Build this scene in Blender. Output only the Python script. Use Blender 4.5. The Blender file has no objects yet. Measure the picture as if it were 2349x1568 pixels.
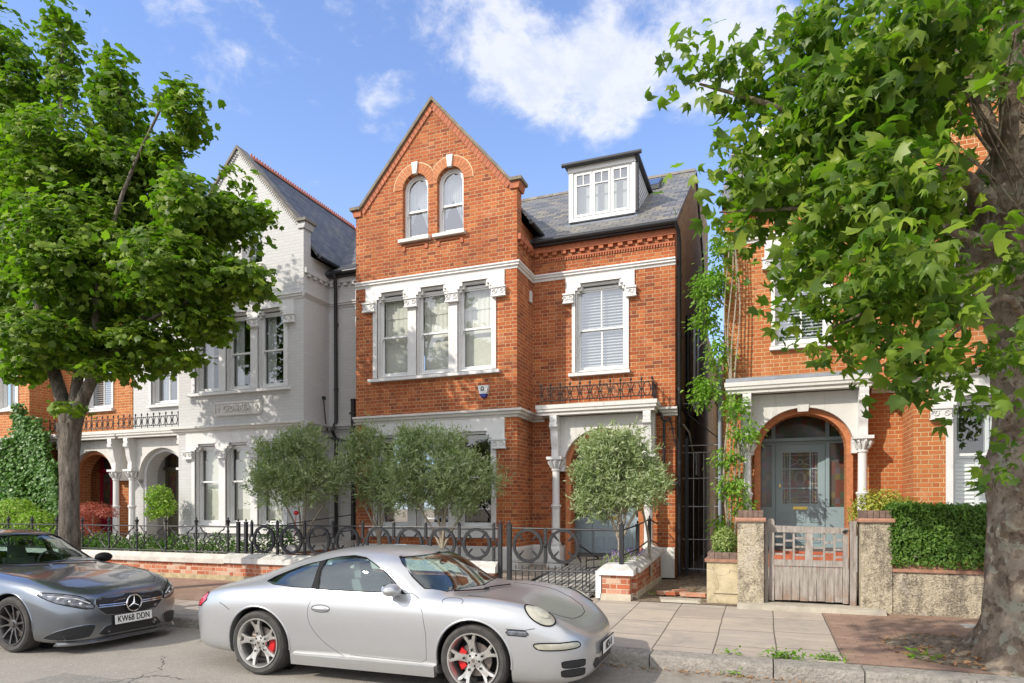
import bpy, bmesh, math, random
import numpy as np
from mathutils import Vector, Matrix, geometry
from mathutils.bvhtree import BVHTree
R = math.radians
random.seed(7); rng = np.random.default_rng(7)
sc = bpy.context.scene
COL = sc.collection

# ------------------------------------------------------------------ camera
cam = bpy.data.cameras.new("camera")
cam.sensor_width = 36.0
cam.lens = 36.0 * 1500 / 2349
cam.shift_y = 382 / 2349
cam.clip_start = 0.05; cam.clip_end = 3000
co = bpy.data.objects.new("camera", cam); COL.objects.link(co)
co.location = (0, 0, 1.72)
co.rotation_euler = (R(90), 0, math.asin(.3567))
sc.camera = co

# ------------------------------------------------------------------ light
SUN_DIR = Vector((-.613 * math.cos(R(35)), -.790 * math.cos(R(35)), math.sin(R(35))))   # towards the sun
sun = bpy.data.lights.new("sun", 'SUN'); sun.energy = 3.5; sun.angle = R(.55); sun.color = (1, .93, .82)
so = bpy.data.objects.new("sun", sun); COL.objects.link(so)
so.rotation_euler = (-SUN_DIR).to_track_quat('-Z', 'Y').to_euler()
so.location = (-10, -14, 20)
world = bpy.data.worlds.new("World"); sc.world = world; world.use_nodes = True
wn = world.node_tree; wn.nodes.clear()
wo = wn.nodes.new('ShaderNodeOutputWorld'); bg = wn.nodes.new('ShaderNodeBackground')
sky = wn.nodes.new('ShaderNodeTexSky'); sky.sky_type = 'NISHITA'; sky.sun_disc = False
sky.sun_elevation = R(35); sky.sun_rotation = math.atan2(SUN_DIR.x, SUN_DIR.y)
sky.air_density = 1.0; sky.dust_density = .6; sky.ozone_density = 1.6
bg.inputs['Strength'].default_value = .15
sc.view_settings.view_transform = 'Standard'; sc.view_settings.look = 'None'
sc.view_settings.exposure = .34; sc.view_settings.gamma = 1
sc.cycles.max_bounces = 7; sc.cycles.diffuse_bounces = 3; sc.cycles.glossy_bounces = 4
sc.cycles.transparent_max_bounces = 12; sc.cycles.transmission_bounces = 4
sc.cycles.sample_clamp_indirect = 4
sc.cycles.caustics_reflective = False; sc.cycles.caustics_refractive = False
try: sc.cycles.use_denoising = True
except Exception: pass

class NT:
    "small node helper"
    def __init__(s, nt): s.t = nt
    def n(s, typ, **kw):
        x = s.t.nodes.new(typ)
        for k, v in kw.items(): setattr(x, k, v)
        return x
    def put(s, sock, v):
        if v is None: return
        if isinstance(v, bpy.types.NodeSocket): s.t.links.new(v, sock)
        else:
            if hasattr(sock.default_value, '__len__') and not hasattr(v, '__len__'): v = (v,) * len(sock.default_value)
            if hasattr(v, '__len__') and len(v) == 3 and len(sock.default_value) == 4: v = (*v, 1)
            sock.default_value = v
    def m(s, op, a, b=None, c=None, clamp=False):
        x = s.n('ShaderNodeMath', operation=op, use_clamp=clamp)
        for i, v in enumerate((a, b, c)):
            if v is not None: s.put(x.inputs[i], v)
        return x.outputs[0]
    def vm(s, op, a, b=None):
        x = s.n('ShaderNodeVectorMath', operation=op); s.put(x.inputs[0], a)
        if b is not None: s.put(x.inputs[1], b)
        return x.outputs['Value'] if op in ('DOT_PRODUCT', 'LENGTH', 'DISTANCE') else x.outputs[0]
    def mix(s, f, a, b, mode='MIX'):
        x = s.n('ShaderNodeMix', data_type='RGBA', blend_type=mode); s.put(x.inputs[0], f); s.put(x.inputs[6], a); s.put(x.inputs[7], b)
        return x.outputs[2]
    def noise(s, v, scale, detail=3, rough=.55, dim='3D', out=0):
        x = s.n('ShaderNodeTexNoise', noise_dimensions=dim); s.put(x.inputs['Vector'], v)
        x.inputs['Scale'].default_value = scale; x.inputs['Detail'].default_value = detail; x.inputs['Roughness'].default_value = rough
        return x.outputs[out]
    def ss(s, v, a, b):
        x = s.n('ShaderNodeMapRange', interpolation_type='SMOOTHSTEP'); s.put(x.inputs[0], v)
        x.inputs[1].default_value = a; x.inputs[2].default_value = b; return x.outputs[0]
    def ramp(s, f, stops, interp='LINEAR'):
        x = s.n('ShaderNodeValToRGB'); s.put(x.inputs[0], f); r = x.color_ramp; r.interpolation = interp
        while len(r.elements) < len(stops): r.elements.new(.5)
        for e, (p, c) in zip(r.elements, stops): e.position = p; e.color = (*c, 1)
        return x.outputs[0]
    def sep(s, v):
        x = s.n('ShaderNodeSeparateXYZ'); s.put(x.inputs[0], v); return x.outputs
    def comb(s, x=0, y=0, z=0):
        c = s.n('ShaderNodeCombineXYZ'); s.put(c.inputs[0], x); s.put(c.inputs[1], y); s.put(c.inputs[2], z); return c.outputs[0]
    def bump(s, h, strength=.3, dist=.01):
        b = s.n('ShaderNodeBump'); s.put(b.inputs['Height'], h); b.inputs['Strength'].default_value = strength
        b.inputs['Distance'].default_value = dist; return b.outputs[0]

# sky with clouds, by direction
W_ = NT(wn)
tcw = W_.n('ShaderNodeTexCoord').outputs['Generated']
dirv = W_.vm('NORMALIZE', tcw)
def px_dir(x, y):
    s_, c_ = .3567, .9342
    l, u = (x - 1174.5) / 1500, (1166 - y) / 1500
    return Vector((c_ * l - s_, s_ * l + c_, u)).normalized()
stretch = W_.vm('MULTIPLY', dirv, (1, 1, 1.5))
warp = W_.vm('ADD', stretch, W_.vm('MULTIPLY', W_.noise(stretch, 5, 3, .5, out=1), (.10, .10, .10)))
nz = W_.noise(warp, 7.5, 9, .62)
nz2 = W_.noise(warp, 24, 6, .65)
msum = None
for (x, y, rad, amp) in ((1250, 50, 9, .15), (1120, 90, 6, .15), (1330, 210, 6, .27), (1440, 90, 5, .15), (895, 255, 3.6, .24), (1580, 20, 9, .17), (1420, 200, 4, .14), (1180, 200, 4, .10), (560, 190, 3, .12),
                         (660, 410, 3, .16), (1420, 330, 3.5, .12), (1660, 120, 6, .24), (1050, 20, 7, .12), (300, -600, 22, .3), (2600, 300, 20, .35), (-1500, 500, 18, .3)):
    d = px_dir(x, y)
    dp = W_.vm('DOT_PRODUCT', dirv, tuple(d))
    mk = W_.m('MULTIPLY', W_.ss(dp, math.cos(R(rad)), 1.0), amp)
    msum = mk if msum is None else W_.m('ADD', msum, mk)
back = W_.m('MULTIPLY', W_.ss(W_.vm('DOT_PRODUCT', dirv, (.25, -.9, .45)), -.25, .7), .55)  # unseen cloud bank behind the camera, added as neutral fill light
dens = W_.m('ADD', W_.m('ADD', W_.m('MULTIPLY', nz, .95), W_.m('MULTIPLY', nz2, .40)), W_.m('ADD', msum, back))
cl = W_.m('MULTIPLY', W_.ss(dens, .84, 1.16), .74)
sepd = W_.sep(dirv)
lowhaze = W_.m('MULTIPLY', W_.ss(sepd[2], .62, .02), .42)
skycol = W_.mix(.10, W_.mix(1.0, sky.outputs[0], (1.02, 1.22, 1.62), 'MULTIPLY'), (4.6, 5.2, 6.2))
skyh = W_.mix(lowhaze, skycol, (4.2, 5.1, 6.4))
shade = W_.mix(W_.ss(nz2, .35, .62), (4.9, 5.1, 5.7), (5.8, 5.8, 6.0))
shade = W_.mix(W_.m('MULTIPLY', back, 1.6, clamp=True), shade, (10.5, 10.2, 9.9))  # added fill clouds are brightened beyond the visible ones
final = W_.mix(cl, skyh, shade)
W_.put(bg.inputs['Color'], final); wn.links.new(bg.outputs[0], wo.inputs[0])

# ------------------------------------------------------------------ mesh helper
ORG = {}
class MB:
    def __init__(s): s.v = []; s.f = []
    def add(s, vs, fs):
        o = len(s.v); s.v += [tuple(v) for v in vs]; s.f += [tuple(i + o for i in f) for f in fs]; return s
    def box(s, x0, x1, y0, y1, z0, z1):
        return s.hexa([(x0, y0, z0), (x1, y0, z0), (x1, y1, z0), (x0, y1, z0), (x0, y0, z1), (x1, y0, z1), (x1, y1, z1), (x0, y1, z1)])
    def hexa(s, p):
        return s.add(p, [(0, 3, 2, 1), (4, 5, 6, 7), (0, 1, 5, 4), (1, 2, 6, 5), (2, 3, 7, 6), (3, 0, 4, 7)])
    def quad(s, a, b, c, d): return s.add((a, b, c, d), [(0, 1, 2, 3)])
    def tube(s, pts, r, n=8, closed=False, flat=None):
        P = [Vector(p) for p in pts]; k = len(P); rs = r if hasattr(r, '__len__') else [r] * k
        vs = []; up = None
        for i, p in enumerate(P):
            a = P[i - 1] if (i > 0 or closed) else P[i]; b = P[(i + 1) % k] if (i < k - 1 or closed) else P[i]
            t = (b - a)
            t = t.normalized() if t.length > 1e-9 else Vector((0, 0, 1))
            if up is None: up = Vector((0, 0, 1)) if abs(t.z) < .9 else Vector((1, 0, 0))
            sd = t.cross(up)
            if sd.length < 1e-6: sd = t.cross(Vector((1, .1, 0)))
            sd.normalize(); w = sd.cross(t).normalized(); up = w
            for j in range(n):
                q = 2 * math.pi * j / n
                vs.append(p + (sd * math.cos(q) + w * math.sin(q)) * rs[i])
        fs = []
        for i in range(k if closed else k - 1):
            for j in range(n):
                fs.append((i * n + j, i * n + (j + 1) % n, ((i + 1) % k) * n + (j + 1) % n, ((i + 1) % k) * n + j))
        if not closed: fs += [tuple(range(n))[::-1], tuple((k - 1) * n + j for j in range(n))]
        return s.add(vs, fs)
    def lathe(s, prof, o=(0, 0, 0), axis='z', n=24, a0=0, a1=2 * math.pi, caps=False):
        full = abs(a1 - a0 - 2 * math.pi) < 1e-6; m = n if full else n + 1
        vs = []
        for r, h in prof:
            for j in range(m):
                q = a0 + (a1 - a0) * j / n; c, d = r * math.cos(q), r * math.sin(q)
                vs.append({'z': (o[0] + c, o[1] + d, o[2] + h), 'y': (o[0] + c, o[1] + h, o[2] + d), 'x': (o[0] + h, o[1] + c, o[2] + d)}[axis])
        fs = []
        for i in range(len(prof) - 1):
            for j in range(n):
                k = (j + 1) % m
                fs.append((i * m + j, i * m + k, (i + 1) * m + k, (i + 1) * m + j))
        if caps: fs += [tuple(range(m))[::-1], tuple((len(prof) - 1) * m + j for j in range(m))]
        return s.add(vs, fs)
    def plate(s, loops, fn, w0, w1):
        "loops of (u,v), first the outline and then holes, extruded from w0 to w1"
        L = [[Vector((u, v, 0)) for u, v in lp] for lp in loops]
        tris = geometry.tessellate_polygon(L)
        flat = [p for lp in loops for p in lp]; k = len(flat)
        vs = [fn(u, v, w0) for u, v in flat] + [fn(u, v, w1) for u, v in flat]
        fs = [tuple(t) for t in tris] + [tuple(i + k for i in t[::-1]) for t in tris]
        o = 0
        for lp in loops:
            m = len(lp)
            for i in range(m):
                a, b = o + i, o + (i + 1) % m
                fs.append((a, b, b + k, a + k))
            o += m
        return s.add(vs, fs)
    def sweep(s, path, prof, closed=False, zbase=0):
        "moulding: path of (x,y) with 'out' to the right hand of travel, profile of (out, z)"
        P = [Vector((p[0], p[1])) for p in path]; k = len(P); offs = []
        def nrm(a, b): d = (b - a).normalized(); return Vector((d.y, -d.x))
        for i in range(k):
            if closed: n1, n2 = nrm(P[i - 1], P[i]), nrm(P[i], P[(i + 1) % k])
            else:
                n1 = nrm(P[i - 1], P[i]) if i > 0 else nrm(P[0], P[1]); n2 = nrm(P[i], P[i + 1]) if i < k - 1 else n1
            b = n1 + n2; b = b / max(b.dot(n1), 1e-6) if b.length > 1e-6 else n1
            offs.append(b)
        m = len(prof); vs = []
        for p, b in zip(P, offs):
            for o_, z in prof: vs.append((p.x + b.x * o_, p.y + b.y * o_, z + zbase))
        fs = []
        for i in range(k if closed else k - 1):
            for j in range(m): fs.append((i * m + j, i * m + (j + 1) % m, ((i + 1) % k) * m + (j + 1) % m, ((i + 1) % k) * m + j))
        if not closed: fs += [tuple(range(m))[::-1], tuple((k - 1) * m + j for j in range(m))]
        return s.add(vs, fs)
    def sphere(s, c, r, n=10, m=7):
        rx, ry, rz = r if hasattr(r, '__len__') else (r, r, r)
        vs = [(c[0], c[1], c[2] - rz)]
        for i in range(1, m):
            t = math.pi * i / m
            for j in range(n):
                q = 2 * math.pi * j / n
                vs.append((c[0] + rx * math.sin(t) * math.cos(q), c[1] + ry * math.sin(t) * math.sin(q), c[2] - rz * math.cos(t)))
        vs.append((c[0], c[1], c[2] + rz)); fs = []
        for j in range(n):
            fs.append((0, 1 + (j + 1) % n, 1 + j)); fs.append((len(vs) - 1, 1 + (m - 2) * n + j, 1 + (m - 2) * n + (j + 1) % n))
        for i in range(m - 2):
            for j in range(n): fs.append((1 + i * n + j, 1 + i * n + (j + 1) % n, 1 + (i + 1) * n + (j + 1) % n, 1 + (i + 1) * n + j))
        return s.add(vs, fs)
    def build(s, name, mat, parent=None, org=None, smooth=False, recalc=True):
        o_ = Vector(org) if org is not None else (ORG[parent.name] if parent else Vector((0, 0, 0)))
        me = bpy.data.meshes.new(name)
        vs = np.array(s.v, dtype=float) - np.array(o_)
        me.from_pydata(vs.tolist(), [], s.f)
        if recalc:
            bm = bmesh.new(); bm.from_mesh(me); bmesh.ops.recalc_face_normals(bm, faces=bm.faces); bm.to_mesh(me); bm.free()
        me.update()
        if mat: me.materials.append(mat)
        if smooth:
            me.polygons.foreach_set('use_smooth', [True] * len(me.polygons))
            me.set_sharp_from_angle(angle=R(smooth if smooth is not True else 35))
        ob = bpy.data.objects.new(name, me); COL.objects.link(ob)
        if parent: ob.parent = parent
        else: ob.location = o_
        ORG[ob.name] = o_
        return ob

def tag(o, label=None, cat=None, group=None, kind=None):
    if label: o['label'] = label
    if cat: o['category'] = cat
    if group: o['group'] = group
    if kind: o['kind'] = kind
    return o
def thing(name, loc, label, cat, group=None, parent=None):
    o = bpy.data.objects.new(name, None); COL.objects.link(o); o.empty_display_size = .2
    if parent: o.parent = parent; ORG[o.name] = ORG[parent.name]
    else: o.location = loc; ORG[o.name] = Vector(loc)
    return tag(o, label, cat, group)
def copy_tree(o, parent=None):
    c = o.copy(); COL.objects.link(c)
    if parent: c.parent = parent
    ORG[c.name] = ORG[o.name]
    for ch in list(o.children): copy_tree(ch, c)
    return c

# ------------------------------------------------------------------ materials
def base(name):
    m = bpy.data.materials.new(name); m.use_nodes = True
    nt = m.node_tree; return m, NT(nt), nt.nodes['Principled BSDF']
def plain(name, c, rough=.6, metal=0, var=.12, scale=2.5, bump=0, bscale=60, bdist=.004, spec=None, coat=0, var2=None):
    m, n, b = base(name)
    oc = n.n('ShaderNodeTexCoord').outputs['Object']
    f = n.noise(oc, scale, 5, .6)
    lo = tuple(x * (1 - var) for x in c); hi = tuple(min(1, x * (1 + var)) for x in c)
    if var2: lo = var2
    n.put(b.inputs['Base Color'], n.ramp(f, [(.3, lo), (.7, hi)]))
    b.inputs['Roughness'].default_value = rough; b.inputs['Metallic'].default_value = metal
    if coat: b.inputs['Coat Weight'].default_value = coat; b.inputs['Coat Roughness'].default_value = .04
    if spec is not None: b.inputs['Specular IOR Level'].default_value = spec
    if bump: n.put(b.inputs['Normal'], n.bump(n.noise(oc, bscale, 4, .6), bump, bdist))
    return m

def brick(name, tones, mortar, h=.0765, S=.215, H=.108, mw=.0055, painted=None, rough=.85, dirt=.25, bumpd=.006, soot=None, running=False, wobble=.0):
    m, n, b = base(name)
    g = n.n('ShaderNodeNewGeometry'); pos = n.sep(g.outputs['Position']); nr = n.sep(g.outputs['True Normal'])
    isx = n.m('GREATER_THAN', n.m('ABSOLUTE', nr[0]), .6)
    u = n.m('ADD', n.m('MULTIPLY', isx, pos[1]), n.m('MULTIPLY', n.m('SUBTRACT', 1, isx), pos[0]))
    isz = n.m('GREATER_THAN', n.m('ABSOLUTE', nr[2]), .85)
    v = n.m('ADD', n.m('MULTIPLY', isz, pos[1]), n.m('MULTIPLY', n.m('SUBTRACT', 1, isz), pos[2]))
    jit = n.noise(g.outputs['Position'], 9, 2, .5)
    u = n.m('ADD', u, n.m('MULTIPLY', n.m('SUBTRACT', jit, .5), .006))
    v = n.m('ADD', v, n.m('MULTIPLY', n.m('SUBTRACT', n.noise(g.outputs['Position'], 6, 2, .5), .5), .006))
    P = S + H
    vr = n.m('DIVIDE', v, h); row = n.m('FLOOR', vr); fv = n.m('MULTIPLY', n.m('FRACT', vr), h)
    odd = n.m('FLOORED_MODULO', row, 2)
    uu = n.m('DIVIDE', n.m('ADD', u, n.m('MULTIPLY', odd, P / 2)), P); cell = n.m('FLOOR', uu); q = n.m('MULTIPLY', n.m('FRACT', uu), P)
    isH = n.m('GREATER_THAN', q, S) if H > 0 else 0.0
    dx = n.m('MINIMUM', n.m('MINIMUM', q, n.m('SUBTRACT', P, q)), n.m('ABSOLUTE', n.m('SUBTRACT', q, S)) if H > 0 else 1.0)
    dy = n.m('MINIMUM', fv, n.m('SUBTRACT', h, fv))
    d = n.m('MINIMUM', dx, dy)
    mask = n.ss(d, mw * .55, mw * 1.45)          # 1 on the brick
    wn_ = n.n('ShaderNodeTexWhiteNoise', noise_dimensions='3D')
    n.put(wn_.inputs['Vector'], n.comb(n.m('ADD', n.m('MULTIPLY', cell, 2), isH), row, isx))
    rv = wn_.outputs['Value']
    k = len(tones)
    col = n.ramp(rv, [(i / max(1, k - 1), t) for i, t in enumerate(tones)])
    big = n.noise(g.outputs['Position'], .9, 5, .65); fine = n.noise(g.outputs['Position'], 34, 4, .7)
    col = n.mix(n.m('MULTIPLY', n.ss(fine, .35, .75), .35), col, tuple(x * .55 for x in tones[0]))
    mcol = n.mix(n.ss(n.noise(g.outputs['Position'], 1.7, 4, .6), .35, .65), mortar, tuple(x * .72 for x in mortar))
    if painted:
        col = n.mix(n.ss(rv, 0, 1), painted, tuple(x * .955 for x in painted)); mcol = tuple(x * .88 for x in painted)
    full = n.mix(mask, mcol, col)
    if not painted: full = n.mix(n.m('MULTIPLY', n.ss(n.noise(g.outputs['Position'], 2.6, 6, .7), .56, .72), .22), full, (.62, .42, .28))
    full = n.mix(n.m('MULTIPLY', n.ss(big, .42, .72), dirt), full, soot or tuple(x * .5 for x in tones[0]))
    streak = n.noise(n.comb(n.m('MULTIPLY', u, 5), 0, n.m('MULTIPLY', v, .6)), 1.0, 4, .6)
    full = n.mix(n.m('MULTIPLY', n.ss(streak, .55, .78), dirt * .6), full, soot or tuple(x * .45 for x in tones[0]))
    n.put(b.inputs['Base Color'], full); b.inputs['Roughness'].default_value = rough
    b.inputs['Specular IOR Level'].default_value = .25
    hgt = n.m('ADD', mask, n.m('ADD', n.m('MULTIPLY', fine, .35), n.m('MULTIPLY', rv, .25)))
    n.put(b.inputs['Normal'], n.bump(hgt, .7 if not painted else .5, bumpd))
    return m

M = {}
M['brick'] = brick('orange_red_brick', [(.22, .062, .030), (.39, .100, .034), (.46, .125, .040), (.32, .078, .030), (.53, .175, .058), (.43, .108, .036)], (.56, .41, .24), dirt=.34, mw=.005)
M['brickB'] = brick('bright_orange_brick', [(.48, .155, .050), (.41, .120, .040), (.53, .19, .065), (.45, .135, .045)], (.64, .48, .26), mw=.0055, dirt=.26)
M['brickfar'] = M['brickB']
M['brickwall'] = brick('garden_wall_brick', [(.50, .15, .07), (.40, .12, .06), (.56, .22, .12), (.62, .45, .33), (.46, .15, .08), (.36, .12, .07)], (.60, .48, .36), dirt=.3, S=.225, H=.11, h=.083, mw=.0065)
M['stock'] = brick('brown_stock_brick', [(.36, .22, .10), (.46, .30, .14), (.28, .17, .09), (.42, .25, .12)], (.42, .33, .22), dirt=.25)
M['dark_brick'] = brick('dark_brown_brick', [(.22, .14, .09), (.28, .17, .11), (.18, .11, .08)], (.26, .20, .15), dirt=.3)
M['white_brick'] = brick('white_painted_brick', [(.7, .68, .65)], (.6, .6, .6), painted=(.56, .555, .545), dirt=.10, soot=(.42, .39, .36), rough=.7, bumpd=.007)
def painted(name, c, amt, rough):
    m, n, b = base(name); g = n.n('ShaderNodeNewGeometry'); p = g.outputs['Position']
    col = n.mix(n.ss(n.noise(p, 1.5, 5, .65), .35, .7), c, tuple(x * .93 for x in c))
    st = n.noise(n.vm('MULTIPLY', p, (9, 9, .9)), 1.2, 6, .7)
    col = n.mix(n.m('MULTIPLY', n.ss(st, .52, .74), amt), col, (.34, .31, .26))
    up = n.ss(n.sep(g.outputs['True Normal'])[2], .3, .9)
    col = n.mix(n.m('MULTIPLY', up, n.m('MULTIPLY', n.ss(n.noise(p, 6, 5, .7), .3, .6), .55)), col, (.26, .24, .19))
    chip = n.m('GREATER_THAN', n.noise(p, 22, 6, .75), .685)
    col = n.mix(n.m('MULTIPLY', chip, .45), col, (.40, .36, .30))
    n.put(b.inputs['Base Color'], col); b.inputs['Roughness'].default_value = rough; b.inputs['Specular IOR Level'].default_value = .35
    n.put(b.inputs['Normal'], n.bump(n.noise(p, 28, 5, .65), .3, .004)); return m
M['white'] = painted('white_paint', (.70, .69, .675), .30, .5)
M['white_old'] = painted('weathered_white_paint', (.64, .62, .585), .50, .6)
M['window_white'] = plain('window_paint', (.74, .74, .73), .35, var=.03)
M['stone'] = plain('coping_stone', (.20, .175, .13), .85, var=.3, scale=5, bump=.4, bscale=30)
M['darkstone'] = plain('weathered_stone', (.20, .18, .15), .85, var=.35, scale=5, bump=.4, bscale=30)
M['terracotta'] = plain('terracotta', (.40, .125, .055), .75, var=.25, scale=8, bump=.3, bscale=40)
M['arch_brick'] = plain('arch_rubbed_brick', (.46, .165, .065), .8, var=.22, scale=14, bump=.2, bscale=40)
M['joint'] = plain('pale_joint', (.66, .50, .30), .9, var=.1)
M['black_iron'] = plain('black_iron', (.018, .018, .020), .42, var=.3, scale=14, bump=.25, bscale=70)
M['black_plastic'] = plain('black_plastic', (.016, .016, .018), .38, var=.2)
M['lead'] = plain('lead_sheet', (.20, .22, .25), .5, var=.2, scale=6)
M['dark_lead'] = plain('dark_lead', (.035, .036, .04), .5, var=.3, scale=6)
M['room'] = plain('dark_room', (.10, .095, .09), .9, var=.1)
M['curtain'] = plain('voile_curtain', (.72, .73, .72), .8, var=.06, scale=6)
M['blind'] = plain('cream_blind', (.70, .68, .60), .75, var=.05, scale=3)
M['shutter'] = plain('white_shutter', (.78, .78, .75), .45, var=.04)
M['door_blue'] = plain('grey_blue_door', (.26, .34, .36), .4, var=.06)
M['door_pale'] = plain('pale_blue_door', (.33, .42, .46), .4, var=.06)
M['door_pink'] = plain('crimson_door', (.42, .012, .05), .35, var=.05)
M['door_olive'] = plain('olive_door', (.13, .12, .085), .4, var=.08)
M['brass'] = plain('brass', (.62, .44, .12), .3, metal=1, var=.2, scale=20)
M['redclay'] = plain('red_clay_tile', (.42, .12, .06), .8, var=.25, scale=9, bump=.3)
M['pink_render'] = plain('pink_render', (.72, .46, .38), .8, var=.04)

def slate(name, tones, h=.11, w=.27):
    m, n, b = base(name)
    g = n.n('ShaderNodeNewGeometry'); pos = n.sep(g.outputs['Position']); nr = n.sep(g.outputs['True Normal'])
    isx = n.m('GREATER_THAN', n.m('ABSOLUTE', nr[0]), n.m('ABSOLUTE', nr[1]))
    u = n.m('ADD', n.m('MULTIPLY', isx, pos[1]), n.m('MULTIPLY', n.m('SUBTRACT', 1, isx), pos[0]))
    vr = n.m('DIVIDE', pos[2], h); row = n.m('FLOOR', vr); fv = n.m('FRACT', vr)
    uu = n.m('DIVIDE', n.m('ADD', u, n.m('MULTIPLY', n.m('FLOORED_MODULO', row, 2), w / 2)), w); cell = n.m('FLOOR', uu); q = n.m('FRACT', uu)
    wn_ = n.n('ShaderNodeTexWhiteNoise', noise_dimensions='3D'); n.put(wn_.inputs['Vector'], n.comb(cell, row, isx)); rv = wn_.outputs['Value']
    gap = n.m('MINIMUM', n.ss(n.m('MINIMUM', q, n.m('SUBTRACT', 1, q)), .01, .035), n.ss(fv, .0, .10))
    col = n.ramp(rv, [(i / (len(tones) - 1), t) for i, t in enumerate(tones)])
    lich = n.ss(n.noise(g.outputs['Position'], 1.2, 5, .7), .5, .72)
    col = n.mix(n.m('MULTIPLY', lich, .45), col, (.30, .27, .17))
    col = n.mix(gap, (.02, .02, .022), col)
    n.put(b.inputs['Base Color'], col); b.inputs['Roughness'].default_value = .55
    hgt = n.m('ADD', n.m('MULTIPLY', n.m('SUBTRACT', 1, fv), 1.0), n.m('ADD', n.m('MULTIPLY', gap, .6), n.m('MULTIPLY', rv, .5)))
    n.put(b.inputs['Normal'], n.bump(hgt, .8, .012))
    return m
M['slate'] = slate('slate_roof', [(.09, .092, .098), (.15, .148, .145), (.20, .19, .175), (.12, .12, .125), (.25, .22, .16)])
M['slate_dark'] = slate('dark_slate_roof', [(.06, .062, .07), (.11, .112, .12), (.08, .082, .09), (.14, .14, .145)])

def glass(name, tint=(1, 1, 1), ior=1.5, boost=1.0, alpha=0.0, rough=.0):
    m = bpy.data.materials.new(name); m.use_nodes = True; nt = m.node_tree; n = NT(nt); nt.nodes.clear()
    o = n.n('ShaderNodeOutputMaterial'); tr = n.n('ShaderNodeBsdfTransparent'); gl = n.n('ShaderNodeBsdfGlossy'); mx = n.n('ShaderNodeMixShader')
    tr.inputs[0].default_value = (*tint, 1); gl.inputs['Roughness'].default_value = rough; gl.inputs[0].default_value = (1, 1, 1, 1)
    lw = n.n('ShaderNodeLayerWeight'); lw.inputs[0].default_value = .5
    f = n.m('ADD', n.m('MULTIPLY', n.m('POWER', lw.outputs['Facing'], 4.0), .9), .05 * boost, clamp=True)
    g = n.n('ShaderNodeNewGeometry')
    wob = n.bump(n.noise(g.outputs['Position'], 2.2, 2, .5), .12, .01)
    n.put(gl.inputs['Normal'], wob)
    n.put(mx.inputs[0], f); nt.links.new(tr.outputs[0], mx.inputs[1]); nt.links.new(gl.outputs[0], mx.inputs[2]); nt.links.new(mx.outputs[0], o.inputs[0])
    return m
M['glass'] = glass('window_glass', (.90, .93, .93), boost=2.6)
M['glass_sky'] = glass('upper_window_glass', (.75, .80, .82), boost=5)
M['carglass'] = glass('car_glass', (.80, .88, .86), boost=1.5)
M['carglass_dark'] = glass('tinted_car_glass', (.30, .36, .34), boost=2.2)

def leafmat(name, tones, trans=.35, rough=.5, tc=(.9, 1.35, .35)):
    m = bpy.data.materials.new(name); m.use_nodes = True; nt = m.node_tree; n = NT(nt)
    b = nt.nodes['Principled BSDF']; o = nt.nodes['Material Output']
    g = n.n('ShaderNodeNewGeometry')
    col = n.ramp(g.outputs['Random Per Island'], [(i / max(1, len(tones) - 1), t) for i, t in enumerate(tones)])
    big = n.noise(g.outputs['Position'], 1.1, 3, .6)
    col = n.mix(n.m('MULTIPLY', n.ss(big, .4, .7), .4), col, tones[-1])
    n.put(b.inputs['Base Color'], col); b.inputs['Roughness'].default_value = rough; b.inputs['Specular IOR Level'].default_value = .35
    t = n.n('ShaderNodeBsdfTranslucent'); n.put(t.inputs[0], n.mix(1.0, col, tc, 'MULTIPLY'))
    mx = n.n('ShaderNodeMixShader'); mx.inputs[0].default_value = trans
    nt.links.new(b.outputs[0], mx.inputs[1]); nt.links.new(t.outputs[0], mx.inputs[2]); nt.links.new(mx.outputs[0], o.inputs[0])
    return m
M['maple_leaf'] = leafmat('maple_leaf', [(.065, .12, .014), (.135, .215, .02), (.29, .38, .037), (.18, .26, .025), (.09, .155, .022)], .44)
M['plane_leaf'] = leafmat('plane_leaf', [(.075, .135, .022), (.155, .24, .028), (.31, .39, .045), (.20, .29, .034), (.09, .16, .03)], .48, rough=.40)
M['olive_leaf'] = leafmat('olive_leaf', [(.22, .27, .12), (.36, .40, .22), (.28, .33, .15), (.48, .51, .34), (.24, .31, .12)], .32)
M['hedge_leaf'] = leafmat('hedge_leaf', [(.07, .15, .018), (.11, .21, .028), (.15, .26, .04), (.08, .17, .03)], .28)
M['gold_leaf'] = leafmat('golden_leaf', [(.30, .34, .03), (.42, .42, .05), (.14, .24, .03), (.48, .46, .10)], .3, tc=(1.1, 1.1, .4))
M['lime_leaf'] = leafmat('lime_leaf', [(.24, .36, .04), (.30, .42, .05), (.18, .30, .03), (.34, .44, .09)], .35)
M['varieg_leaf'] = leafmat('variegated_leaf', [(.30, .36, .10), (.16, .26, .05), (.42, .44, .18), (.20, .32, .06)], .25)
M['acer_leaf'] = leafmat('red_acer_leaf', [(.34, .085, .06), (.42, .13, .08), (.26, .06, .05), (.46, .18, .11)], .3, tc=(1.4, .6, .4))
M['ivy_leaf'] = leafmat('ivy_leaf', [(.055, .13, .02), (.08, .18, .025), (.11, .22, .04)], .25, rough=.38)
M['climb_leaf'] = leafmat('climber_leaf', [(.16, .30, .03), (.22, .38, .04), (.26, .42, .06), (.18, .32, .04)], .42)
M['dry_leaf'] = plain('dry_leaves', (.30, .16, .07), .8, var=.4, scale=30)
M['lavender'] = plain('lavender_flower', (.22, .15, .34), .8, var=.3, scale=30)

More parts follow.
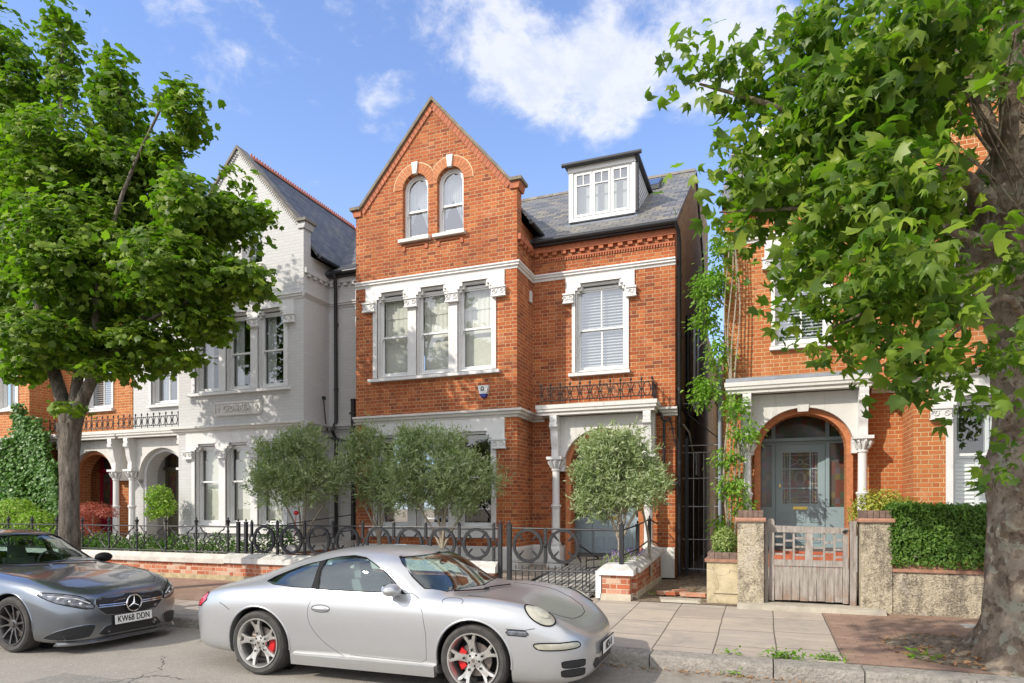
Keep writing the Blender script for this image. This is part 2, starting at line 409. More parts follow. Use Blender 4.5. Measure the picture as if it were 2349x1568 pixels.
def bark(name, stops, scale=6, zs=.35, bump=1.0, bd=.03, vor=None):
    m, n, b = base(name)
    oc = n.n('ShaderNodeTexCoord').outputs['Object']
    v = n.vm('MULTIPLY', oc, (1, 1, zs))
    f = n.noise(v, scale, 8, .65); col = n.ramp(f, stops)
    hgt = n.noise(v, scale * 2.5, 8, .7)
    if vor:
        w = n.vm('ADD', oc, n.vm('MULTIPLY', n.noise(oc, 5, 3, .5, out=1), (.12, .12, .12)))
        vo = n.n('ShaderNodeTexVoronoi'); n.put(vo.inputs['Vector'], w); vo.inputs['Scale'].default_value = vor
        sc_ = n.sep(vo.outputs['Color'])
        col = n.mix(n.m('MULTIPLY', n.m('MULTIPLY', n.m('GREATER_THAN', sc_[0], .74), n.ss(n.noise(oc, 3, 4, .6), .46, .54)), .8), col, (.34, .32, .24))
        col = n.mix(n.m('MULTIPLY', n.m('LESS_THAN', sc_[1], .22), .7), col, (.13, .095, .07))
        hgt = n.m('ADD', hgt, n.m('MULTIPLY', vo.outputs['Distance'], .5))
    dark = n.ss(n.noise(v, scale * 4, 6, .7), .30, .48)
    col = n.mix(dark, n.mix(1.0, col, (.45, .42, .40), 'MULTIPLY'), col)
    n.put(b.inputs['Base Color'], col); b.inputs['Roughness'].default_value = .9; b.inputs['Specular IOR Level'].default_value = .2
    n.put(b.inputs['Normal'], n.bump(hgt, bump, bd)); return m
M['bark'] = bark('maple_bark', [(.3, (.06, .05, .04)), (.5, (.16, .135, .11)), (.72, (.30, .26, .215))], 11, .22, 1.0, .04)
M['plane_bark'] = bark('plane_bark', [(.28, (.11, .075, .05)), (.45, (.22, .165, .115)), (.6, (.31, .25, .185)), (.75, (.40, .34, .26))], 5, .7, 1.0, .035, vor=14)
M['thin_bark'] = bark('olive_bark', [(.3, (.24, .20, .15)), (.7, (.40, .35, .27))], 14, .4, .6, .01)
# ------------------------------------------------------------------ ground materials
def asphalt():
    m, n, b = base('asphalt'); g = n.n('ShaderNodeNewGeometry').outputs['Position']
    f = n.noise(g, 90, 4, .8); big = n.noise(g, .8, 5, .6); med = n.noise(n.vm('MULTIPLY', g, (.5, 2.2, 1)), 2.4, 5, .65)
    col = n.ramp(f, [(.30, (.19, .17, .145)), (.5, (.34, .31, .265)), (.72, (.50, .46, .40))])
    col = n.mix(n.m('MULTIPLY', n.ss(big, .35, .7), .45), col, (.20, .185, .165))
    col = n.mix(n.m('MULTIPLY', n.ss(med, .55, .75), .35), col, (.30, .27, .23))
    vo = n.n('ShaderNodeTexVoronoi', feature='DISTANCE_TO_EDGE'); n.put(vo.inputs['Vector'], n.vm('ADD', g, n.vm('MULTIPLY', n.noise(g, 2, 4, .6, out=1), (.7, .7, 0)))); vo.inputs['Scale'].default_value = .45
    crack = n.m('MULTIPLY', n.m('SUBTRACT', 1, n.ss(vo.outputs[0], .0, .010)), n.ss(n.noise(g, .7, 2, .5), .48, .58))
    col = n.mix(n.m('MULTIPLY', crack, .7), col, (.04, .038, .035))
    pos = n.sep(g)
    edge = n.m('MULTIPLY', n.ss(pos[1], 6.3, 7.1), n.ss(n.noise(g, 5, 5, .7), .35, .6))
    col = n.mix(n.m('MULTIPLY', edge, .6), col, (.24, .20, .15))
    # repair patch edges, oil drips and tyre-polished bands
    px_ = n.m('MULTIPLY', n.m('LESS_THAN', n.m('ABSOLUTE', n.m('SUBTRACT', n.m('ADD', pos[0], n.m('MULTIPLY', n.noise(g, 3, 3), .12)), -5.6)), 1.15), n.m('LESS_THAN', n.m('ABSOLUTE', n.m('SUBTRACT', n.m('ADD', pos[1], n.m('MULTIPLY', n.noise(g, 4, 3), .10)), 4.35)), .42))
    col = n.mix(n.m('MULTIPLY', px_, .45), col, (.16, .15, .14))
    oil = n.ss(n.noise(n.vm('MULTIPLY', g, (1.3, 1.3, 1)), 1.1, 6, .75), .60, .72)
    col = n.mix(n.m('MULTIPLY', oil, .5), col, (.10, .09, .08))
    grit = n.n('ShaderNodeTexVoronoi'); n.put(grit.inputs['Vector'], g); grit.inputs['Scale'].default_value = 75
    col = n.mix(n.m('MULTIPLY', n.m('GREATER_THAN', n.sep(grit.outputs['Color'])[1], .90), .45), col, (.52, .47, .40))
    n.put(b.inputs['Base Color'], col); b.inputs['Roughness'].default_value = .9; b.inputs['Specular IOR Level'].default_value = .25
    n.put(b.inputs['Normal'], n.bump(n.m('ADD', f, n.m('MULTIPLY', crack, -1.0)), .9, .010)); return m
def paving():
    m, n, b = base('paving_slabs'); g = n.n('ShaderNodeNewGeometry').outputs['Position']; p = n.sep(g)
    x = n.m('ADD', p[0], n.m('MULTIPLY', n.m('SUBTRACT', n.noise(g, .7, 2), .5), .05))
    cx = n.m('DIVIDE', n.m('ADD', x, 1.80), .65); ci = n.m('FLOOR', cx); qx = n.m('MULTIPLY', n.m('FRACT', cx), .65)
    w0 = n.n('ShaderNodeTexWhiteNoise', noise_dimensions='1D'); n.put(w0.inputs['W'], ci)
    ry = n.m('ADD', n.m('DIVIDE', p[1], .86), w0.outputs['Value']); ri = n.m('FLOOR', ry); qy = n.m('MULTIPLY', n.m('FRACT', ry), .86)
    d = n.m('MINIMUM', n.m('MINIMUM', qx, n.m('SUBTRACT', .65, qx)), n.m('MINIMUM', qy, n.m('SUBTRACT', .86, qy)))
    mk = n.ss(n.m('ADD', d, n.m('MULTIPLY', n.m('SUBTRACT', n.noise(g, 25, 4, .7), .5), .012)), .003, .011)
    wn_ = n.n('ShaderNodeTexWhiteNoise', noise_dimensions='3D'); n.put(wn_.inputs['Vector'], n.comb(ci, ri, 0))
    col = n.ramp(wn_.outputs['Value'], [(0, (.34, .28, .225)), (.35, (.42, .365, .31)), (.7, (.38, .33, .28)), (1, (.46, .385, .31))])
    f = n.noise(g, 60, 5, .7); big = n.noise(n.vm('MULTIPLY', g, (.6, 3, 1)), 3, 6, .7)
    col = n.mix(n.m('MULTIPLY', n.ss(f, .4, .7), .35), col, (.28, .24, .20))
    col = n.mix(n.m('MULTIPLY', n.ss(big, .48, .7), .5), col, (.58, .48, .36))
    col = n.mix(n.m('MULTIPLY', n.ss(n.noise(g, 1.7, 6, .75), .46, .7), .55), col, (.26, .23, .20))
    gum = n.n('ShaderNodeTexVoronoi'); n.put(gum.inputs['Vector'], g); gum.inputs['Scale'].default_value = 4.5
    col = n.mix(n.m('MULTIPLY', n.m('LESS_THAN', n.m('ADD', gum.outputs['Distance'], n.m('MULTIPLY', n.sep(gum.outputs['Color'])[0], .10)), .10), .45), col, (.15, .13, .11))
    col = n.mix(mk, (.13, .11, .085), col)
    n.put(b.inputs['Base Color'], col); b.inputs['Roughness'].default_value = .88; b.inputs['Specular IOR Level'].default_value = .25
    n.put(b.inputs['Normal'], n.bump(n.m('ADD', mk, n.m('ADD', n.m('MULTIPLY', f, .2), n.m('MULTIPLY', wn_.outputs['Value'], .3))), .6, .008)); return m
def earth(name, tones, sc_=9, chips=True):
    m, n, b = base(name); g = n.n('ShaderNodeNewGeometry').outputs['Position']
    f = n.noise(g, sc_, 8, .75); f2 = n.noise(g, sc_ * 6, 5, .75)
    col = n.ramp(n.m('ADD', n.m('MULTIPLY', f, .6), n.m('MULTIPLY', f2, .4)), [(.36, tones[0]), (.5, tones[1]), (.62, tones[2])])
    vo = n.n('ShaderNodeTexVoronoi'); n.put(vo.inputs['Vector'], g); vo.inputs['Scale'].default_value = 34
    if chips: col = n.mix(n.m('MULTIPLY', n.m('GREATER_THAN', n.sep(vo.outputs['Color'])[0], .62), .55), col, tones[3])
    n.put(b.inputs['Base Color'], col); b.inputs['Roughness'].default_value = .95; b.inputs['Specular IOR Level'].default_value = .15
    n.put(b.inputs['Normal'], n.bump(n.m('ADD', f2, n.m('MULTIPLY', vo.outputs['Distance'], .6)), 1.0, .02)); return m
M['asphalt'] = asphalt(); M['paving'] = paving()
M['earth'] = earth('earth', [(.11, .08, .055), (.20, .155, .11), (.32, .26, .19), (.40, .33, .24)])
M['gravel'] = earth('gravel', [(.20, .16, .13), (.34, .29, .24), (.48, .42, .36), (.55, .45, .36)], 20)
M['block_paving'] = brick('block_paving', [(.27, .17, .125), (.34, .22, .16), (.30, .20, .145), (.38, .26, .20)], (.24, .18, .135), h=.105, S=.205, H=0, mw=.004, dirt=.3, bumpd=.004)
M['kerb'] = earth('granite_kerb', [(.22, .20, .175), (.36, .33, .29), (.50, .46, .40), (.44, .39, .32)], 16, False)
M['concrete'] = plain('concrete', (.40, .36, .29), .9, var=.25, scale=4, bump=.4, bscale=40)

def tiles():
    m, n, b = base('black_white_tiles'); g = n.n('ShaderNodeNewGeometry').outputs['Position']; p = n.sep(g)
    u = n.m('FLOOR', n.m('DIVIDE', n.m('ADD', p[0], p[1]), .10)); v = n.m('FLOOR', n.m('DIVIDE', n.m('SUBTRACT', p[0], p[1]), .10))
    c = n.m('FLOORED_MODULO', n.m('ADD', u, v), 2)
    n.put(b.inputs['Base Color'], n.mix(c, (.05, .05, .05), (.62, .60, .55))); b.inputs['Roughness'].default_value = .5; return m
M['tiles'] = tiles()

# ------------------------------------------------------------------ ground
def sheet(name, pts, mat, kind='structure', sub=None):
    mb = MB(); mb.add(pts, [tuple(range(len(pts)))])
    return tag(mb.build(name, mat, recalc=False), kind=kind)
sheet('ground', [(-900, -900, -.06), (900, -900, -.06), (900, 900, -.06), (-900, 900, -.06)], M['earth'])
sheet('road', [(-120, -4.6, 0), (120, -4.6, 0), (120, 7.25, 0), (-120, 7.25, 0)], M['asphalt'])
sheet('far_pavement', [(-120, -9, .12), (120, -9, .12), (120, -4.6, .12), (-120, -4.6, .12)], M['paving'])
Zp = lambda y: .14 + (y - 7.4) * .0315
sheet('pavement', [(-120, 7.39, .138), (120, 7.39, .138), (120, 10.65, Zp(10.65)), (-120, 10.65, Zp(10.65))], M['paving'])
def strip(x0, x1, y0, y1, dz): return [(x0, y0, Zp(y0) + dz), (x1, y0, Zp(y0) + dz), (x1, y1, Zp(y1) + dz), (x0, y1, Zp(y1) + dz)]
sheet('brick_paving', strip(.80, 6.5, 7.42, 10.5, .005), M['block_paving'])
sheet('brick_paving', strip(-40, -5.2, 8.35, 10.45, .005), M['block_paving'])
# earth round the plane tree, bumpy
def pit(name, cx, cy, rx, ry, mat, hgt=.05, n=46):
    mb = MB(); vs = []; fs = []
    r_ = random.Random(3)
    for i in range(9):
        t = i / 8
        for j in range(n):
            q = 2 * math.pi * j / n; wob = 1 + .10 * math.sin(3 * q + 1) + .06 * math.sin(7 * q)
            x, y = cx + rx * t * wob * math.cos(q), cy + ry * t * wob * math.sin(q)
            y = min(max(y, 7.40), 10.4)
            vs.append((x, y, Zp(y) + .009 + hgt * (1 - t ** 2) * (1 + .5 * r_.random()) + (0 if i == 8 else .012 * r_.random())))
    for i in range(8):
        for j in range(n): fs.append((i * n + j, i * n + (j + 1) % n, (i + 1) * n + (j + 1) % n, (i + 1) * n + j))
    mb.add(vs, fs); return tag(mb.build(name, mat, smooth=60), kind='structure')
pit('tree_pit_ground', 2.3, 8.35, 1.0, .80, M['earth'])
pit('tree_pit_ground', -11.4, 8.0, .7, .55, M['earth'])
# kerb stones
kb = MB(); r_ = random.Random(5)
xs = [-60]; 
while xs[-1] < -3.2: xs.append(xs[-1] + r_.uniform(.8, 1.25))
xs = [x for x in xs if x < -2.4] + [-2.05, -1.13, .11, .93, 1.84, 2.7, 3.7]
while xs[-1] < 40: xs.append(xs[-1] + .91)
for a, b in zip(xs, xs[1:]):
    y0 = 7.10 + r_.uniform(-.008, .008); z1 = .142 + r_.uniform(-.004, .005); g_ = .006; e = .022
    pr = [(y0 + .01, -.1), (y0, .0), (y0 + .004, z1 - e), (y0 + e * .5, z1 - e * .35), (y0 + e * 1.3, z1), (7.395, z1), (7.395, -.1)]
    k = len(pr); vs = []; 
    segs = 5
    for i in range(segs + 1):
        x = a + g_ + (b - a - 2 * g_) * i / segs; s_ = .9 if i in (0, segs) else 1
        for y, z in pr: vs.append((x, y + (r_.uniform(-.006, .006) if z > -.05 and y < 7.3 else 0), z * (1 if i not in (0, segs) else .985) + (r_.uniform(-.004, .003) if z > .05 else 0)))
    fs = [(i * k + j, i * k + (j + 1) % k, (i + 1) * k + (j + 1) % k, (i + 1) * k + j) for i in range(segs) for j in range(k)]
    fs += [tuple(range(k)), tuple(segs * k + j for j in range(k))[::-1]]
    kb.add(vs, fs)
tag(kb.build('kerb', M['kerb'], smooth=50), kind='structure')
# gardens
sheet('garden_ground', [(-40, 10.6, .34), (-4.0, 10.6, .34), (-4.0, 13.7, .50), (-40, 13.7, .50)], M['gravel'])
sheet('garden_ground', [(-4.0, 10.6, .27), (-1.9, 10.6, .27), (-1.9, 13.4, .50), (-4.0, 13.4, .50)], M['gravel'])
sheet('garden_ground', [(-.7, 10.6, .40), (30, 10.6, .40), (30, 13.7, .62), (-.7, 13.7, .62)], M['gravel'])
sheet('tiled_path', [(-3.95, 10.45, .275), (-2.62, 10.45, .275), (-2.62, 13.3, .505), (-3.95, 13.3, .505)], M['tiles'])
sheet('alley_ground', [(-1.95, 10.42, .245), (-.3, 10.42, .245), (-.3, 30, .38), (-1.95, 30, .38)], M['earth'])
sheet('garden_path', [(.05, 10.6, .44), (1.3, 10.6, .44), (1.3, 13.4, .60), (.05, 13.4, .60)], M['concrete'])
# loose stone edging and slabs at the mouth of the alley
def loose(name, x, y, z, sx, sy, sz, rz, mat, label, cat, group=None):
    mb = MB(); r_ = random.Random(int(x * 100 + y * 10)); p = []
    for dz in (0, 1):
        for (a, b) in ((-1, -1), (1, -1), (1, 1), (-1, 1)):
            p.append(((a * sx + r_.uniform(-.15, .15) * sx) / 2, (b * sy + r_.uniform(-.12, .12) * sy) / 2, dz * sz))
    mb.hexa(p); ob = mb.build(name, mat, smooth=30)
    ob.location = (x, y, z); ob.rotation_euler = (0, 0, rz); return tag(ob, label, cat, group)
loose('loose_brick', -1.30, 11.25, .275, .22, .11, .075, .7, M['brickwall'], 'broken red brick lying askew in the earth of the alley mouth', 'brick')
loose('loose_brick', -1.05, 11.1, .27, .42, .16, .06, -.05, M['brickwall'], 'long flat brick edging set across the alley mouth', 'brick')
loose('loose_brick', -1.50, 11.15, .27, .30, .13, .06, .15, M['brickwall'], 'flat brick edging nearest the brick garden pier', 'brick')
loose('stone_slab', -1.22, 10.62, .245, .62, .32, .035, .03, M['concrete'], 'pale flagstone at the front of the alley mouth', 'flagstone')
mb = MB(); z_ = Zp(9.9); mb.box(2.55 - .17, 2.55 + .17, 9.72, 9.92, z_ - .02, z_ + .012)
ob = mb.build('drain_cover', plain('drain_cover_metal', (.36, .36, .35), .5, var=.2, scale=40, bump=.5), org=(2.55, 9.8, z_)); tag(ob, 'small grey utility cover set in the brick paving', 'drain cover')
# ------------------------------------------------------------------ houses
YF, YR = 12.6, 13.58
def rect(u0, u1, v0, v1): return [(u0, v0), (u1, v0), (u1, v1), (u0, v1)]
def archloop(u0, u1, v0, v1, d=0, n=14, rise=None):
    "rectangle with a round (or elliptic) head whose top is v1; inset by d"
    c = (u0 + u1) / 2; r = (u1 - u0) / 2; rs = r if rise is None else rise; sp = v1 - rs
    u0 += d; u1 -= d; v0 += d; r -= d; rs -= d
    return [(u0, v0), (u1, v0)] + [(c + r * math.cos(math.pi * i / n), sp + rs * math.sin(math.pi * i / n)) for i in range(n + 1)]
def carved(mb, x0, x1, y0, y1, z0, z1, seed=0):
    "carved corbel: slab above, fillet below and curled leaves between"
    h = z1 - z0; w = x1 - x0; r_ = random.Random(seed)
    mb.box(x0, x1, y0 - .015, y1, z1 - h * .16, z1); mb.box(x0 + .015, x1 - .015, y0 + .01, y1, z0 + h * .12, z1 - h * .16); mb.box(x0, x1, y0 - .005, y1, z0, z0 + h * .12)
    k = max(1, round(w / (h * .75)))
    for i in range(k):
        cx = x0 + w * (i + .5) / k; cz = (z0 + z1) / 2 - h * .02; s = 1 if i % 2 else -1
        pts = []
        for j in range(16):
            a = j / 15 * 3.6 * math.pi * .75; rr = h * .28 * (1 - j / 17)
            pts.append((cx + s * rr * math.cos(a), y0 + .002, cz + rr * math.sin(a)))
        mb.tube(pts, [h * .055 * (1 - .4 * j / 15) for j in range(16)], 5)
        for q in range(4):
            mb.sphere((cx + r_.uniform(-.4, .4) * w / k, y0 + .005, cz + r_.uniform(-.27, .27) * h), (h * .07, h * .06, h * .05), 6, 4)

class House:
    def __init__(s, name, xc, m, label, wall, dz=0, rec_len=3.06, zb=.3):
        s.xc, s.m, s.dz = xc, m, dz
        s.o = thing(name, (xc, YF, zb), label, 'house'); s.wall = wall; s.zb = zb; s.L = 1.95 + rec_len
    def X(s, u): return s.xc + s.m * u
    def fn(s): return lambda u, v, w: (s.X(u), w, v + s.dz)
    def part(s, mb, name, mat, smooth=False): return mb.build(name, mat, s.o, smooth=smooth)
    def box(s, mb, u0, u1, y0, y1, z0, z1):
        a, b = sorted((s.X(u0), s.X(u1))); mb.box(a, b, y0, y1, z0 + s.dz, z1 + s.dz)
    def window(s, u0, u1, z0, z1, Y, meet, arch=False, munt=0, blind='cream', gl='glass', name='sash_window', blind_drop=1.0):
        "a sash window in an opening; Y is the face of the wall"
        f = s.fn(); fr = MB(); sh = archloop if arch else (lambda a, b, c, d, i=0: rect(a + i, b - i, c + i, d - i))
        fr.plate([sh(u0, u1, z0, z1), sh(u0, u1, z0, z1, .05)], f, Y + .11, Y + .21)
        if arch:
            up = archloop(u0 + .045, u1 - .045, meet, z1 - .045); hole = archloop(u0 + .045, u1 - .045, meet, z1 - .045, .04)
        else: up = rect(u0 + .045, u1 - .045, meet, z1 - .045); hole = rect(u0 + .085, u1 - .085, meet + .04, z1 - .085)
        holes = [hole]
        if munt and not arch:
            c = (u0 + u1) / 2; holes = [rect(u0 + .085, c - .014, meet + .04, z1 - .085), rect(c + .014, u1 - .085, meet + .04, z1 - .085)]
        fr.plate([up] + holes, f, Y + .135, Y + .165)
        lo = rect(u0 + .045, u1 - .045, z0 + .045, meet + .045)
        lh = [rect(u0 + .085, u1 - .085, z0 + .13, meet)]
        if munt and not arch: lh = [rect(u0 + .085, c - .014, z0 + .13, meet), rect(c + .014, u1 - .085, z0 + .13, meet)]
        fr.plate([lo] + lh, f, Y + .170, Y + .200)
        for e in (u0 + .06, u1 - .06):
            s.box(fr, e - .012, e + .012, Y + .115, Y + .135, meet - .07, meet)
        s.box(fr, u0 + .01, u1 - .01, Y + .06, Y + .12, z0, z0 + .05)
        w = s.part(fr, name, M['window_white'])
        pn = MB(); pn.add([f(a, b, Y + .150) for a, b in hole], [tuple(range(len(hole)))])
        q = rect(u0 + .085, u1 - .085, z0 + .13, meet); pn.add([f(a, b, Y + .186) for a, b in q], [(0, 1, 2, 3)])
        pn.build('pane', M[gl], w)
        bl = MB(); yb = Y + .27
        if blind == 'cream':
            a, b = u0 + .05, u1 - .05; zt = z1 - .05; zl = zt - (z1 - z0) * .45 * blind_drop
            k = 20; 
            for (z_a, z_b) in ((zt - (zt - zl) * .5, zt), (zl, zt - (zt - zl) * .5)):
                vs = []; 
                for i in range(k + 1):
                    u = a + (b - a) * i / k; dy = .006 * math.sin(i * 1.9) + .004 * math.sin(i * .7)
                    vs += [f(u, z_a, yb + dy), f(u, z_b, yb + dy + .012)]
                bl.add(vs, [(2 * i, 2 * i + 2, 2 * i + 3, 2 * i + 1) for i in range(k)])
            if blind_drop > .8:
                s.box(bl, u0 + .05, u1 - .05, Y + .295, Y + .305, z0 + .02, z1 - .05)
            bl.build('blind', M['blind'], w)
        elif blind == 'full':
            s.box(bl, u0 + .05, u1 - .05, yb + .03, yb + .04, z0 + .02, z1 - .03); bl.build('blind', M['blind'], w)
        elif blind == 'slat':
            z = z0 + .12
            while z < z1 - .1:
                a, b = sorted((s.X(u0 + .06), s.X(u1 - .06))); zz = z + s.dz
                bl.hexa([(a, yb - .032, zz - .022), (b, yb - .032, zz - .022), (b, yb - .026, zz - .028), (a, yb - .026, zz - .028), (a, yb + .032, zz + .028), (b, yb + .032, zz + .028), (b, yb + .038, zz + .022), (a, yb + .038, zz + .022)]); z += .063
            s.box(bl, u0 + .04, u0 + .08, yb - .02, yb + .02, z0, z1 - .04); s.box(bl, u1 - .08, u1 - .04, yb - .02, yb + .02, z0, z1 - .04)
            s.box(bl, u0 + .04, u1 - .04, yb - .02, yb + .02, (z0 + z1) / 2 - .03, (z0 + z1) / 2 + .03)
            bl.build('shutter', M['shutter'], w)
        elif blind == 'halfslat':
            z = z0 + .08; c = (u0 + u1) / 2
            while z < meet - .02:
                for (a_, b_) in ((u0 + .1, c - .03), (c + .03, u1 - .1)):
                    a, b = sorted((s.X(a_), s.X(b_))); zz = z + s.dz
                    bl.hexa([(a, yb - .02, zz - .03), (b, yb - .02, zz - .03), (b, yb - .014, zz - .034), (a, yb - .014, zz - .034), (a, yb + .014, zz + .034), (b, yb + .014, zz + .034), (b, yb + .02, zz + .03), (a, yb + .02, zz + .03)])
                z += .066
            for a_ in (u0 + .05, c - .03, u1 - .1): s.box(bl, a_, a_ + .055, yb - .02, yb + .02, z0 + .02, meet + .02)
            s.box(bl, u0 + .05, u1 - .05, yb - .02, yb + .02, meet - .03, meet + .03)
            bl.build('shutter', M['shutter'], w)
        if blind in ('curtain', 'halfslat'):
            cu = MB(); z_a, z_b = (meet + .02, z1 - .05) if blind == 'halfslat' else (z0 + .05, z1 - .02)
            for (a_, b_) in ((u0 + .03, u0 + (u1 - u0) * .36), (u0 + (u1 - u0) * (.64 if blind == 'curtain' else .80), u1 - .03)):
                k = 36; vs = []
                for i in range(k + 1):
                    t = i / k; u = a_ + (b_ - a_) * t; dy = .035 * math.sin(t * 22) + .012 * math.sin(t * 50)
                    vs += [f(u, z_a, yb + .05 + dy), f(a_ + (b_ - a_) * t * (.97), z_b, yb + .05 + dy * .7)]
                cu.add(vs, [(2 * i, 2 * i + 2, 2 * i + 3, 2 * i + 1) for i in range(k)])
            cu.build('curtain', M['curtain'], w, smooth=60)
        elif blind == 'voile':
            cu = MB(); k = 40; vs = []
            for i in range(k + 1):
                t = i / k; u = u0 + .02 + (u1 - u0 - .04) * t; lo_ = z0 + .15 + (z1 - z0 - .5) * (1 - abs(2 * t - .75)) * .75
                dy = .02 * math.sin(t * 60)
                vs += [f(u, max(z0, lo_), yb + .03 + dy), f(u0 + .02 + (u1 - u0 - .04) * t, z1, yb + .03 + dy)]
            cu.add(vs, [(2 * i, 2 * i + 2, 2 * i + 3, 2 * i + 1) for i in range(k)])
            cu.build('curtain', M['curtain'], w, smooth=60)
        return w
    def surround(s, opens, u0, u1, zt, zc, Y, z_bot, jamb, seed):
        "white lintel panel with stepped window heads, piers between the windows and carved corbels"
        f = s.fn(); mb = MB()
        lo, hi = opens[0][0] - jamb, opens[-1][1] + jamb
        outer = [(lo, z_bot), (hi, z_bot), (hi, zc), (u1, zc), (u1, zt), (u0, zt), (u0, zc), (lo, zc)]
        holes = []
        for a, b, h in opens:
            holes.append([(a, z_bot + .004), (b, z_bot + .004), (b, h - .15), (b - .05, h - .15), (b - .05, h - .09), (b - .12, h - .09), (b - .12, h), (a + .12, h), (a + .12, h - .09), (a + .05, h - .09), (a + .05, h - .15), (a, h - .15)])
        mb.plate([outer] + holes, f, Y - .028, Y + .02)
        for a, b, h in opens:    # chamfered inner moulding behind the face
            mb.plate([[(a - .02, z_bot + .002), (b + .02, z_bot + .002), (b + .02, h + .02), (a - .02, h + .02)],
                      [(a + .03, z_bot + .004), (b - .03, z_bot + .004), (b - .03, h - .20), (b - .08, h - .20), (b - .08, h - .14), (b - .15, h - .14), (b - .15, h - .06), (a + .15, h - .06), (a + .15, h - .14), (a + .08, h - .14), (a + .08, h - .20), (a + .03, h - .20)]], f, Y + .023, Y + .10)
            s.box(mb, a + .10, b - .10, Y - .045, Y - .0285, h - .01, h + .018)
        w = s.part(mb, 'stone_surround', M['white'])
        zz0, zz1 = zc - .0, zc + .21
        def cbx(a, b, k):
            x0, x1 = sorted((s.X(a), s.X(b))); cb = MB(); carved(cb, x0, x1, Y - .10, Y - .029, zz0 + s.dz, zz1 + s.dz, seed + k); cb.build('carved_corbel', M['white'], w, smooth=40)
        cbx(u0 - .05, opens[0][0] - .02, 0); cbx(opens[-1][1] + .02, u1 + .05, 1)
        for i in range(len(opens) - 1): cbx(opens[i][1] - .06, opens[i + 1][0] + .06, 2 + i)
    def sill(s, u0, u1, z0, z1, Y, mat='white', out=.10):
        mb = MB(); a, b = sorted((s.X(u0), s.X(u1))); d = s.dz
        mb.hexa([(a, Y - out, z0 + d), (b, Y - out, z0 + d), (b, Y + .12, z0 + d), (a, Y + .12, z0 + d), (a, Y - out, z1 - .02 + d), (b, Y - out, z1 - .02 + d), (b, Y + .12, z1 + .01 + d), (a, Y + .12, z1 + .01 + d)])
        return s.part(mb, 'window_sill', M[mat])

    def build(s, opt):
        f = s.fn(); L = s.L; zb = s.zb - s.dz; W_ = s.wall
        # openings
        gw = [(-.735, -.11), (.11, .735)]
        o3 = [(-1.39, -.60), (-.395, .395), (.60, 1.39)]
        zg0, zg1 = 7.62, 9.03
        mb = MB()
        outer = [(-1.95, zb), (1.95, zb), (1.95, 8.44), (1.82, 8.44), (0, 10.52), (-1.82, 8.44), (-1.95, 8.44)]
        holes = [archloop(a, b, zg0, zg1) for a, b in gw] + [rect(a, b, 4.60, 6.52) for a, b in o3] + [rect(a, b, 1.26, 3.34) for a, b in o3]
        mb.plate([outer] + holes, f, YF, YF + .26)
        s.box(mb, 1.69, 1.95, YF + .26, YR + .26, zb, 7.72); s.box(mb, -1.95, -1.69, YF + .26, YR + .26, zb, 7.72)
        # recessed part
        rw = opt.get('recwin', (2.92, 4.0)); dc, dw = opt.get('door', (3.56, .72))
        outer = [(1.95, zb), (dc - dw, zb), ] + [(dc - dw * math.cos(math.pi * i / 18), 2.62 + .66 * math.sin(math.pi * i / 18)) for i in range(19)] + [(dc + dw, zb), (L, zb), (L, 7.47), (1.95, 7.47)]
        mb.plate([outer, rect(rw[0], rw[1], 4.60, 6.52)], f, YR, YR + .26)
        s.part(mb, 'wall', W_)
        # flank wall, rear and interior
        fl = MB(); gx = lambda u, v, w: (w, u, v)
        xe = s.X(L - .004); xi = s.X(L - .26)
        fl.plate([[(YR + .262, zb + s.dz), (22.3, zb + s.dz), (22.3, (10.95 if opt.get('wing') else 7.6) + s.dz), (17.8, 10.55 + s.dz), (YR + .262, 7.47 + s.dz)]], gx, xe, xi)
        if opt.get('wing'):
            fl.box(min(s.X(L - 2.2), s.X(L - .02)), max(s.X(L - 2.2), s.X(L - .02)), 22.31, 30, zb + s.dz, 7.4 + s.dz)
        s.part(fl, 'flank_wall', M[opt.get('flank', 'stock')])
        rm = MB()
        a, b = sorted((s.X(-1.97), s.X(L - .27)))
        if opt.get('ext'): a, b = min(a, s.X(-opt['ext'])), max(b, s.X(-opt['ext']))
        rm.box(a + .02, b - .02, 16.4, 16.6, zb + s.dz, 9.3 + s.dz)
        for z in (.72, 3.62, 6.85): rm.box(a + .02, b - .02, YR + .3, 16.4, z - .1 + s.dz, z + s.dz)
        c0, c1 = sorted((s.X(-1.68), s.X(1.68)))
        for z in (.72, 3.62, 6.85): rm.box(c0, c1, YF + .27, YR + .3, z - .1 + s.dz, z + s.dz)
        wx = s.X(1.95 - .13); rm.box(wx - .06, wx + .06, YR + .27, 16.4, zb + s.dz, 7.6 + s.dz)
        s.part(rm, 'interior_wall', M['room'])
        # plinth
        pl = MB(); 
        if opt.get('plinth', True):
            zp = .92
            path = [(-1.95, YF), (1.95, YF), (1.95, YR), (dc - dw - .12, YR)]
            pth = [(s.X(u), y) for u, y in path]
            if s.m > 0: pth = pth
            prof = [(-.01, zb + s.dz), (.03, zb + s.dz), (.03, zp - .05 + s.dz), (.012, zp + s.dz), (-.01, zp + s.dz)]
            pl.sweep(pth if s.m > 0 else pth[::-1], prof)
            pth = [(s.X(dc + dw + .12), YR), (s.X(L - .01), YR)]
            pl.sweep(pth if s.m > 0 else pth[::-1], prof)
            s.part(pl, 'plinth', M['white_old'])
        # string and cornice
        def run(path, prof, name, mat):
            q = MB(); pth = [(s.X(u), y) for u, y in path]; q.sweep(pth if s.m > 0 else pth[::-1], [(o, z + s.dz) for o, z in prof]); return s.part(q, name, mat)
        el = -1.95; ext = opt.get('ext')
        pathF = [(el, YF), (1.95, YF), (1.95, YR), (L + .01, YR)]
